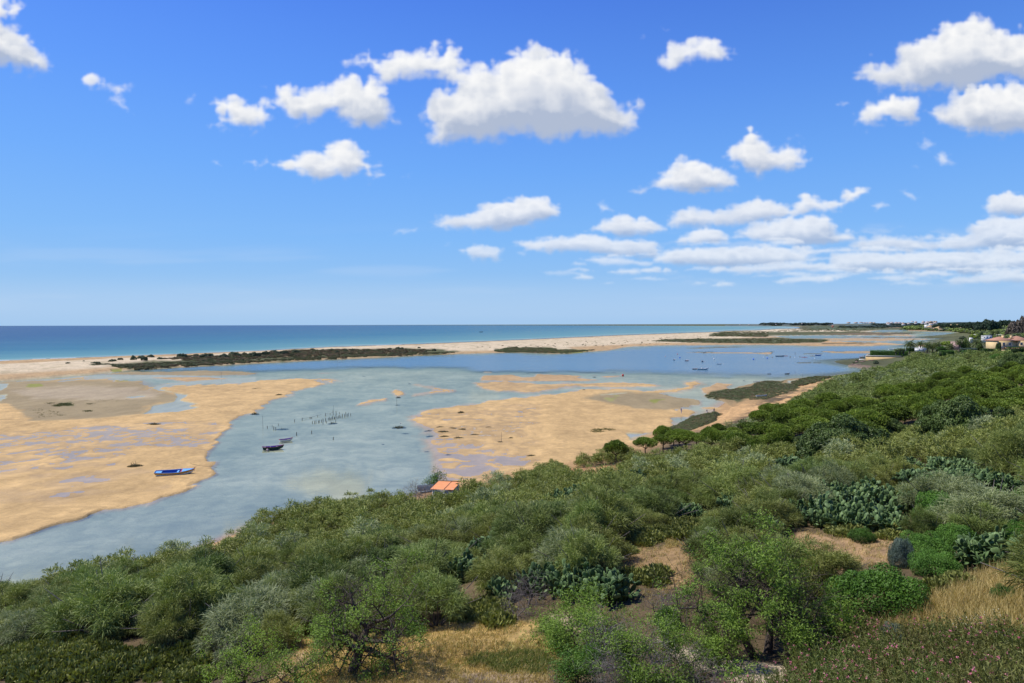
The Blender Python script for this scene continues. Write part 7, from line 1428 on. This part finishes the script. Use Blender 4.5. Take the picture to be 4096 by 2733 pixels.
# terrace wall and rock foot
KX = lambda pts_: K4(pts_)
a = at_dist(*k4(1940, 378), 484); b = at_dist(*k4(2700, 395), 470)
wl = math.hypot(b[0]-a[0], b[1]-a[1]); ang = math.atan2(b[1]-a[1], b[0]-a[0]); e = empty('terrace_wall', ((a[0]+b[0])/2, (a[1]+b[1])/2, 0.), ang); tag(e, 'long cream terrace wall above the rocky shore', 'wall')
MB().box((0, 0, 2.6), (wl, .6, 5.6)).build('wall_face', M_CREAM, e); MB().box((0, 0, 5.5), (wl+.3, .9, .22)).build('coping', M_FRW, e); MB().box((-wl/2+.3, 12, 2.6), (.6, 24, 5.6)).build('side_face', M_CREAM, e)
c_ = MB().box((0, 14, 2.7), (wl-1.4, 26, 5.3)); c_.build('terrace_fill', plain('garden_soil', (.12, .10, .05), .95, .3, 1), e)
a2 = at_dist(*k4(1800, 405), 500); e = empty('low_wall', (a2[0]+9, a2[1], .6), .1); tag(e, 'broken whitish low wall on the rocks left of the terrace wall', 'wall'); MB().box((-4, 0, .9), (8, .5, 1.6)).box((3, .3, .7), (5, .5, 1.2)).build('wall_face', M_FRW, e)
RK = plain('shore_rock', (.20, .14, .11), .95, .4, .6, bump=.6)
for i, (x, y, w_, h_) in enumerate([(1690,440,60,14),(1730,425,40,20),(1790,405,50,36),(1880,405,60,26),(1930,400,50,22),(2010,400,60,20),(1830,430,70,16),(2060,405,36,20)]):
    X, Y = on_plane(*k4(x, y)); X2, Y2, Z2 = onflat(*k4(x, y)); d_ = math.hypot(X, Y); w = w_/16.8*d_/F/2; h = h_/16.8*d_/F/2; me_ = MB().ball((0, 0, 0), 1, 12, 8).mesh('rock', False); co = np.empty(len(me_.vertices)*3, np.float32); me_.vertices.foreach_get('co', co); co = co.reshape(-1, 3); co *= (1+.35*fbm(co[:, 0]*1.7+i*5, co[:, 1]*1.7+co[:, 2]*2, 3, i))[:, None].astype(np.float32); me_.vertices.foreach_set('co', co.ravel())
    o = link('shore_rock', me_, RK, None, (X2, Y2, Z2+h*.4), (0, 0, i), (w, w*.8, h)); tag(o, ['low reddish rock at the tip of the point', 'dark rock just behind the tip', 'tall pale rock under the low wall', 'rock with a dark hollow below the low wall', 'rock at the corner of the terrace wall', 'rock before the grey bush', 'flat rock shelf at the water', 'small rock right of the grey bush'][i], 'rock', 'rocks at the point')
for i, (x, y, w_, h_, lab) in enumerate([(1885,355,80,34,'rounded bush on the corner beside the terrace wall'),(2110,445,100,62,'grey-green bush growing before the terrace wall'),(1790,385,50,30,'small bush on the rocks of the point'),(1745,412,40,22,'low bush at the tip of the point')]):
    X, Y, Z = onflat(*k4(x, y)); d_ = math.hypot(X, Y); w = w_/16.8*d_/F/2; h = h_/16.8*d_/F; e = empty('shore_bush', (X, Y, Z), i, (w, w, h/.8)); tag(e, lab, 'bush'); link('crown', DS[i % 3], M_DUNE, e)
# hedge
def hedge(name, label, pts_, w, h, mat, n=6000, seed=1, ls=.35):
    rng = np.random.default_rng(seed); P = []; N = []
    for (a_, b_) in zip(pts_[:-1], pts_[1:]):
        a_ = np.array(a_); b_ = np.array(b_); d_ = unit(b_-a_); nrm = np.array([-d_[1], d_[0], 0]); k_ = int(n/(len(pts_)-1)); t_ = rng.random(k_)[:, None]; s_ = rng.random(k_)*2-1; q = rng.random(k_)
        topf = q < .45; off = np.where(topf, s_*w/2, np.sign(s_)*w/2)+rng.normal(size=k_)*.12; zz = np.where(topf, h, rng.random(k_)*h)+rng.normal(size=k_)*.12+.3*fbm(t_[:, 0]*14, t_[:, 0]*3, 3, seed)
        P.append(a_+(b_-a_)*t_+nrm*off[:, None]+np.stack([0*zz, 0*zz, zz], 1)); N.append(nrm*np.where(topf, 0, np.sign(s_))[:, None]+np.array([0, 0, 1.])*np.where(topf, 1., .3)[:, None])
    P = np.concatenate(P); N = np.concatenate(N); V, Fq = leaves(rng, P, N, ls, ls*.6, .6)
    core = MB()
    for (a_, b_) in zip(pts_[:-1], pts_[1:]): a_ = np.array(a_); b_ = np.array(b_); L_ = np.linalg.norm(b_-a_); core.box(((a_+b_)/2+np.array([0, 0, h*.45])), (L_, w*.8, h*.85), rz=math.atan2(b_[1]-a_[1], b_[0]-a_[0]))
    e = empty(name, tuple(pts_[0])); tag(e, label, 'hedge'); me_ = leaf_mesh('foliage', [(V-np.array(pts_[0]), Fq)], [rng.random(len(P))]); link('foliage', me_, mat, e); core.V = [v-np.array(pts_[0]) for v in core.V]; core.build('stems', plain('hedge_inside', (.02, .035, .01), .95, .3, 2), e)
d3 = unit(np.array(b)-np.array(a)); A3 = np.array([a[0], a[1], 5.3])+d3*4+np.array([0, 2.6, 0]); B3_ = np.array([a[0], a[1], 5.3])+d3*(wl*.98)+np.array([0, 2.6, 0])
hedge('clipped_hedge', 'thick clipped green hedge on top of the cream terrace wall', [A3, B3_], 4.2, 3.6, M_LENTB, 7000, 3)
for i, (x0, x1, y_, hpx, dist, lab, ma) in enumerate([(1030, 1230, 655, 50, 380, 'green hedge below the palms', M_LENTB), (1380, 1600, 650, 40, 370, 'trimmed hedge left of the villa', M_LENTB), (1350, 1590, 595, 28, 400, 'pale clipped hedge before the villa garden trees', M_GREYB), (1700, 1900, 612, 36, 385, 'dark hedge at the foot of the villa', M_LENT), (970, 1160, 590, 40, 440, 'dark garden hedge behind the palms', M_LENT), (2080, 2360, 640, 90, 330, 'big rounded hedge right of the villa', M_LENT), (500, 720, 590, 26, 500, 'low green hedge by the beach among palms', M_LENTB)]):
    p0 = at_dist(*C5([(x0, y_)])[0], dist); p1 = at_dist(*C5([(x1, y_)])[0], dist); hm = hpx/15.77*dist/F; hedge('garden_hedge', lab, [np.array(p0)-[0, 0, 1.], np.array(p1)-[0, 0, 1.]], 2.5, hm+1., ma, 1800, 20+i)
# palms and cypresses
def palm(label, base, top, crownw, dist, seed, fan=False):
    px, py = C5([base])[0]; X, Y, Z = at_dist(px, py, dist); k_ = dist/F/15.77; Ht = (base[1]-top)*k_; Rr = crownw*k_/2
    rng = np.random.default_rng(seed); e = empty('palm_tree', (X, Y, Z)); tag(e, label, 'palm tree', 'palms in the villa garden'); hz = Ht-Rr*.55
    MB().tube([(0, 0, -2), (.1, 0, hz*.5), (0, 0, hz)], [.42, .34, .36], 8).build('trunk', M_BARK, e)
    P = []; D_ = []; Ls = []; VF = []
    nf = 30
    for f in range(nf):
        a_ = f*2.399; el_ = 1.25-1.9*(f/nf)**.9; prev = np.array([0, 0, hz]); d_ = np.array([math.cos(a_)*math.cos(el_), math.sin(a_)*math.cos(el_), math.sin(el_)]); L_ = Rr*(1.0+.15*rng.random())
        for s_ in range(7): prev = prev+d_*L_/7; d_ = unit(d_-np.array([0, 0, .20])); P += [prev.copy()]*8; D_ += [d_]*8
    P = np.array(P); D_ = np.array(D_); sd = unit(np.cross(D_, [0, 0, 1.])); sg = np.tile([1, -1], len(P)//2)[:, None]; dd = unit(D_*.7+sd*sg+rng.normal(size=P.shape)*.15-np.array([0, 0, .25]))
    VF = [strands(rng, P+D_*rng.random((len(P), 1))*.25, dd, Rr*.26, .17, .12)]; link('crown', leaf_mesh('crown', VF, [.3+.5*rng.random(len(P))]), M_PALM, e)
for i, a_ in enumerate([('palm standing alone at the left of the garden, feathery round crown', (550,615), 445, 170, 500), ('slim palm second from the left', (712,612), 455, 95, 495), ('broad palm third from the left', (825,605), 470, 150, 480), ('palm touching the broad one on its right', (905,600), 500, 110, 485), ('palm in the middle of the row', (985,590), 468, 130, 480), ('low palm before the long pink building', (1190,600), 488, 130, 430), ('tall palm left of the dark garden trees', (1325,585), 435, 110, 440), ('largest palm, wide pale crown left of the villa', (1612,590), 405, 230, 415), ('palm cut by the picture edge right of the villa', (2340,580), 440, 140, 400), ('small palm by the beach, leftmost', (330,620), 575, 60, 470), ('second small palm by the beach', (390,618), 565, 62, 470), ('third small palm by the beach', (448,618), 568, 60, 470), ('palm on the slope behind the villa, left of the pair', (1850,400), 290, 60, 640), ('palm on the slope behind the villa, right of the pair', (1925,390), 280, 70, 640)]): palm(*a_, 300+i)
def cypress(label, base, top, w_, dist, seed):
    X, Y, Z = at_dist(*C5([base])[0], dist); k_ = dist/F/15.77; Hm = (base[1]-top)*k_; r_ = w_*k_/2; rng = np.random.default_rng(seed); n_ = 2600; z_ = rng.random(n_)**.9; a_ = rng.random(n_)*6.28; rad_ = r_*np.sqrt(np.clip(1-(z_*1.02)**2.6, 0, 1))*(.8+.25*rng.random(n_))*np.clip(z_*6+.5, 0, 1)
    P = np.stack([np.cos(a_)*rad_, np.sin(a_)*rad_, z_*Hm], 1); N = np.stack([np.cos(a_), np.sin(a_), 0*a_+.6], 1); V, Fq = leaves(rng, P, N, .45, .22, .5); e = empty('cypress_tree', (X, Y, Z-.5)); tag(e, label, 'cypress', 'cypresses in the villa garden'); link('crown', leaf_mesh('crown', [(V, Fq)], [rng.random(n_)*.8]), M_CAROB, e); MB().tube([(0, 0, -.5), (0, 0, Hm*.8)], [.25, .08], 6).build('trunk', M_BARK, e)
for i, a_ in enumerate([('left of the pair of dark cypresses in front of the villa', (1925,600), 470, 44, 375), ('right and taller of the pair of dark cypresses in front of the villa', (1962,600), 455, 48, 378), ('narrow cypress in front of the garden trees', (1472,595), 480, 42, 405), ('slim dark cypress left of the villa roof', (1748,420), 360, 26, 520), ('thin cypress behind the largest palm', (1640,590), 500, 70, 425)]): cypress(*a_, 400+i)
FT = [mound(90+s, 22, 2600, (.13, .08), .8) for s in range(3)]
def fartree(i, x, y, w_, h_, dist, label, mat=M_CAROB, group='trees around the villa', name='garden_tree', cr_=None):
    X, Y, Z = at_dist(*(cr_ or C5)([(x, y)])[0], dist); k_ = dist/F/15.77; w = w_*k_/2; h = h_*k_; e = empty(name, (X, Y, Z-h*.1), i*1.7, (w, w, h/.85)); tag(e, label, 'tree', group); link('crown', FT[i % 3], mat, e); link('trunk', TRK, M_BARK, e)
for i, a_ in enumerate([(1150, 520, 210, 75, 470, 'dark flat-topped pine above the pink building', M_PINE), (1430, 590, 160, 180, 440, 'dark spreading tree right of the tall palm', M_CAROB), (1560, 420, 170, 90, 560, 'olive-green wide tree on the bank beyond the garden', M_PINE), (1680, 420, 90, 120, 530, 'tall dark conifer-like tree beyond the largest palm', M_CAROB), (1640, 590, 120, 100, 410, 'dark shrub-like tree under the largest palm', M_CAROB), (1240, 575, 80, 60, 460, 'small round tree left of the tall palm', M_LENT), (1900, 560, 40, 40, 420, 'small tree against the villa wall', M_LENT), (1060, 590, 90, 60, 470, 'rounded green tree behind the row of palms', M_LENT), (2300, 520, 120, 110, 410, 'dark tree behind the palm at the picture edge', M_CAROB), (2250, 460, 150, 110, 520, 'brownish tree behind the right end of the roof', M_DUNE), (1380, 420, 120, 50, 620, 'brown-green tree above the lagoon shore', M_DUNE)]): fartree(i, *a_)
# grey-brown leafless grove at the far right
for i, (x, y, w_, h_, dist) in enumerate([(2230, 400, 260, 300, 620), (2330, 420, 220, 350, 600), (2120, 400, 160, 170, 640), (2400, 420, 240, 330, 640), (2150, 330, 160, 130, 700)]):
    fartree(i, x, y, w_, h_, dist, ['tall grey-brown poplar-like tree behind the villa', 'tallest brownish tree at the picture edge', 'smaller brownish tree left of the tall ones', 'brownish tree cut by the picture edge', 'brown tree low between the grove and the dark wood'][i], leafmat('brown_crown', (.06, .05, .04), (.19, .15, .11), .1, .1), 'brown trees behind the villa', 'tall_tree')
# dark wood on the far ridge and the slope below it
M_RIDGE = leafmat('ridge_leaf', (.012, .026, .014), (.045, .085, .040), .05, .1)
lab_ = ['at its left end', 'left of the sandy cliff', 'over the sandy cliff', 'on the low saddle', 'in the dense middle', 'forming the highest dome', 'right of the highest dome', 'at its right end']
FR = [(950,240,90,60,1700),(1010,225,80,50,1650),(1075,235,110,60,1600),(1150,230,110,60,1500),(1240,240,120,70,1500),(1330,235,110,60,1450),(1400,225,120,70,1400),(1480,240,150,90,1350),(1560,250,160,100,1300),(1660,260,170,120,1250),(1740,260,180,150,1200),(1830,265,200,165,1150),(1910,265,150,130,1150),(1980,200,90,80,1250),(2040,200,110,90,1250),(2110,200,90,90,1200),(1620,200,80,60,1400),(2160,210,90,90,1100)]
for i, a_ in enumerate(FR): fartree(i, *a_, 'dark evergreen of the far ridge wood, '+lab_[min(7, int((a_[0]-950)/155))], M_RIDGE, 'trees of the far ridge wood', 'ridge_tree')
def farmass(name, label, poly, n, dist_of, rad, mats, cr_=C5, zz=.8):
    P_ = np.array(poly); xs = rng.uniform(P_[:, 0].min(), P_[:, 0].max(), n*3); ys = rng.uniform(P_[:, 1].min(), P_[:, 1].max(), n*3); ii = sdf(poly, xs, ys, .5) > 0; xs, ys = xs[ii][:n], ys[ii][:n]; it = []
    Pw, ok = hit(xs, ys)
    for (x, y, z), a_, b_ in zip(Pw, xs, ys):
        d_ = math.hypot(x, y) or 1; it.append((x, y, z-.3, rad*(.6+.8*rng.random())*max(.7, d_/900), int(rng.random() < .3)))
    mass(name, it, [(v*np.array([1, 1, zz]), a, b, c, d) for v, a, b, c, d in MC], mats, label)
farmass('hillside_scrub', 'grey-green scrub on the far slope under the dark ridge wood', C5([(500,270),(860,240),(1250,245),(1700,265),(2100,250),(2360,300),(2360,420),(1950,420),(1660,350),(1600,325),(1250,300),(860,285)]), 1800, None, 5.5, [M_BROOM, M_DUNE])
farmass('hillside_scrub', 'scrub on the plain between the villa garden and the beach', C5([(0,640),(560,600),(1000,600),(1700,610),(2350,640),(2350,700),(0,700)]), 500, None, 1.9, [M_BROOM, M_DUNE])
# sandy cliffs
CLF = plain('sand_cliff', (.52, .36, .19), .95, .2, .05)
for i, (x, y, w_, h_, dist, lab) in enumerate([(915, 235, 95, 42, 1720, 'tawny sand cliff left of the ridge wood'), (1035, 243, 60, 24, 1620, 'small tawny cliff right of the first'), (1300, 210, 190, 34, 1520, 'long broken sand cliff under the ridge wood')]):
    X, Y, Z = at_dist(*C5([(x, y)])[0], dist); k_ = dist/F/15.77; w = w_*k_; h = h_*k_; m_ = MB(); us = np.linspace(-.5, .5, 14); T_ = np.array([[(u*w, 4*v+3*fbm(np.array([u*6.+i]), np.array([v*2.]), 3, 5)[0], -4+(h+4)*v*(1-.5*abs(2*u)**3)*(1+.25*fbm(np.array([u*7.]), np.array([i*3.]), 3, 2)[0])) for v in (0, .3, .6, .85, 1)]+[(u*w, 22, 0)] for u in us]); addgrid(m_, T_, True); o = m_.build('sand_cliff', CLF, None, loc=(X, Y, Z)); tag(o, lab, 'cliff', kind='structure')
# far coast: land rim, woods and towns
def rim(name, pts_, dist, depth, col, label):
    m_ = MB(); top = np.array([at_dist(px, py, dist) for px, py in pts_]); G = []
    for x, y, z in top: k_ = (dist+depth)/dist; G.append([(x*.985, y*.985, -1), (x, y, z), (x*k_, y*k_, z*.9+1), (x*k_*1.05, y*k_*1.05, -2)])
    addgrid(m_, np.array(G), True); o = m_.build(name, plain(name, col, .95, .35, .004)); tag(o, label, kind='structure'); return o
rim('far_hills', [(845,325.6),(880,324.4),(905,323.4),(925,323.0),(950,322.2),(985,321.8),(1010,321.5),(1080,321.0)], 7000, 2500, (.10, .14, .13), 'low hills on the horizon')  # grey-blue green: distance haze is put into the colour
rim('far_coast', [(725,325.1),(745,324.4),(775,323.6),(800,323.4),(830,324.1),(850,324.6),(870,324.4)], 9500, 1500, (.11, .135, .12), 'low far coast across the bay')  # coast colour also carries the fading by haze
def woods(name, x0, x1, yf, dist, n, hm, wm, label, mats):
    it = []
    for k in range(n):
        px = x0+(x1-x0)*rng.random(); py = yf(px); X, Y, Z = at_dist(px, py, dist*(1+.15*rng.random())); it.append((X, Y, Z-hm*.6, wm*(.5+rng.random()), int(rng.random() < .3)))
    mass(name, it, [(v*np.array([1, 1, hm/wm]), a, b, c, d) for v, a, b, c, d in MC], mats, label)
M_FARW = leafmat('far_wood', (.03, .05, .04), (.09, .13, .10), .05, .1)  # leaf tones paled, with the haze of distance put into them
woods('far_woods', 762, 830, lambda p: 323.6+.5*math.sin(p), 9000, 140, 26, 45, 'dark woods on the far coast', [M_FARW, M_FARW]); woods('far_woods', 875, 1010, lambda p: 323.4-(p-875)*.006+1.2*((p*7.3) % 1), 5200, 420, 13, 32, 'wooded plain and hills on the horizon', [M_FARW, M_FARW])
woods('far_woods', 840, 960, lambda p: 325.4+1.6*((p*5.1) % 1), 4200, 200, 8, 24, 'scrubby plain before the far town', [M_FARW, M_DUNE])
tw = plain('town_white', (.72, .70, .66), .8, .06, .1)
rng2 = np.random.default_rng(9)
FH = [(802,324.0,16,9000),(749,325.0,20,9300),(740,325.1,14,9300),(776,324.7,14,9100)]+[(848+rng2.random()*26, 322.9+.5*rng2.random(), 26, 6500) for _ in range(12)]+[(880+rng2.random()*60, 323.1+1.4*rng2.random(), 20, 5200) for _ in range(16)]+[(912+rng2.random()*30, 322.1+.3*rng2.random(), 22, 6800) for _ in range(12)]
for i, (px, py, wm, dist) in enumerate(FH):
    lab = 'white building by the end of the far beach' if i == 0 else 'tiny white building on the far coast across the bay' if i < 4 else 'pale building of the far town at the start of the hills' if i < 16 else 'scattered white house on the far plain' if i < 32 else 'white block of the town on the horizon hills'
    X, Y, Z = at_dist(px, py, dist); e = empty('far_house', (X, Y, Z)); tag(e, lab, 'building', 'far white buildings'); MB().box((0, 0, 3), (wm, wm*.6, 6+rng2.random()*8 if i > 31 else 9)).build('wall', tw, e); r_ = MB(); hip(r_, 0, 0, wm, wm*.6, 7.6 if i <= 31 else 9.5, 2.5, .8); r_.build('roof', M_TILE, e)
house(C5([(828, 222)])[0], 1900, 13, 5, 'white villa complex below the sandy cliff', dm=8, sink=4, roof=None); house(C5([(880, 195)])[0], 2000, 9, 4, 'white house above and right of the white complex', dm=6, sink=4, roof=M_TILE)
house(C5([(220, 192)])[0], 3300, 10, 5, 'isolated white farmhouse with red roof on the far plain', dm=7, sink=3, roof=M_TILE); house(C5([(450, 196)])[0], 3300, 15, 5, 'long pale farmhouse on the far plain', dm=7, sink=3, roof=M_TILE); house(C6([(1447, 158)])[0], 2900, 7, 5, 'reddish house on the green end of the island', wall=plain('red_render', (.35, .16, .12), .9, .1, .2), dm=6, sink=3, roof=M_TILE)
# surf
def surf(poly, label, w=1.2):
    m_ = MB(); P_ = np.array([on_plane(px, py, .04) for px, py in poly]); T_ = []
    for k, (x, y) in enumerate(P_): ww = w*(.5+1.0*random.random()); T_.append([(x, y-ww, .04), (x, y-ww*.5, .16), (x, y+ww, .05)])
    addgrid(m_, np.array(T_)); o = m_.build('surf', plain('foam', (.85, .85, .83), .9, .05, 1), None, True); tag(o, label, kind='stuff')
surf([(px, py-.25) for px, py in C1([(-20,556),(90,556)])], 'thin breaking wavelet at the far left of the beach', 1.5); surf([(px, py) for px, py in C1([(300,543),(430,539)])], 'thin breaking wavelet on the left of the beach', 1.5); surf([(px, py) for px, py in C1([(470,537),(560,534),(700,531)])], 'short wavelet left of the middle beach', 1.5); surf([(px, py) for px, py in C2([(1105,417),(1200,414),(1340,410)])], 'white wavelet in front of the island shrubs', 2.2); surf([(px, py) for px, py in C2([(870,427),(905,426)])], 'little white wave crest', 2.2); surf([(px, py) for px, py in C3([(1180,317),(1250,315)])], 'white wave crest off the far beach', 3)
x_, y_ = on_plane(*C2([(2067, 296)])[0]); boat('fishing_boat', 'tiny dark boat alone out at sea', 'boat', None, 0, 0, R(5), 12, 4, 2.2, hull=PK, inner=PG, rim=PG, z=-.3, console=True, stem=False, pos=(x_, y_))
# gull on the weed mound
X, Y, Z = onflat(*C2([(1327, 1150)])[0]); e = empty('gull', (X, Y, .45), .6); tag(e, 'white gull sitting on the largest weed mound', 'bird'); MB().ball((0, 0, .12), (.26, .12, .12), 10, 7).ball((.24, 0, .26), (.08, .07, .07), 8, 6).tube([(.15, 0, .15), (.22, 0, .24)], [.07, .05], 6).build('body', PW, e, True); MB().ball((-.08, 0, .16), (.26, .13, .07), 8, 5).build('wings', PG, e, True); MB().tube([(.30, 0, .26), (.40, 0, .24)], [.02, .004], 5).build('beak', PY, e); MB().tube([(0, .04, .02), (0, .04, -.14)], .012, 4).tube([(0, -.04, .02), (0, -.04, -.14)], .012, 4).build('legs', PO, e)
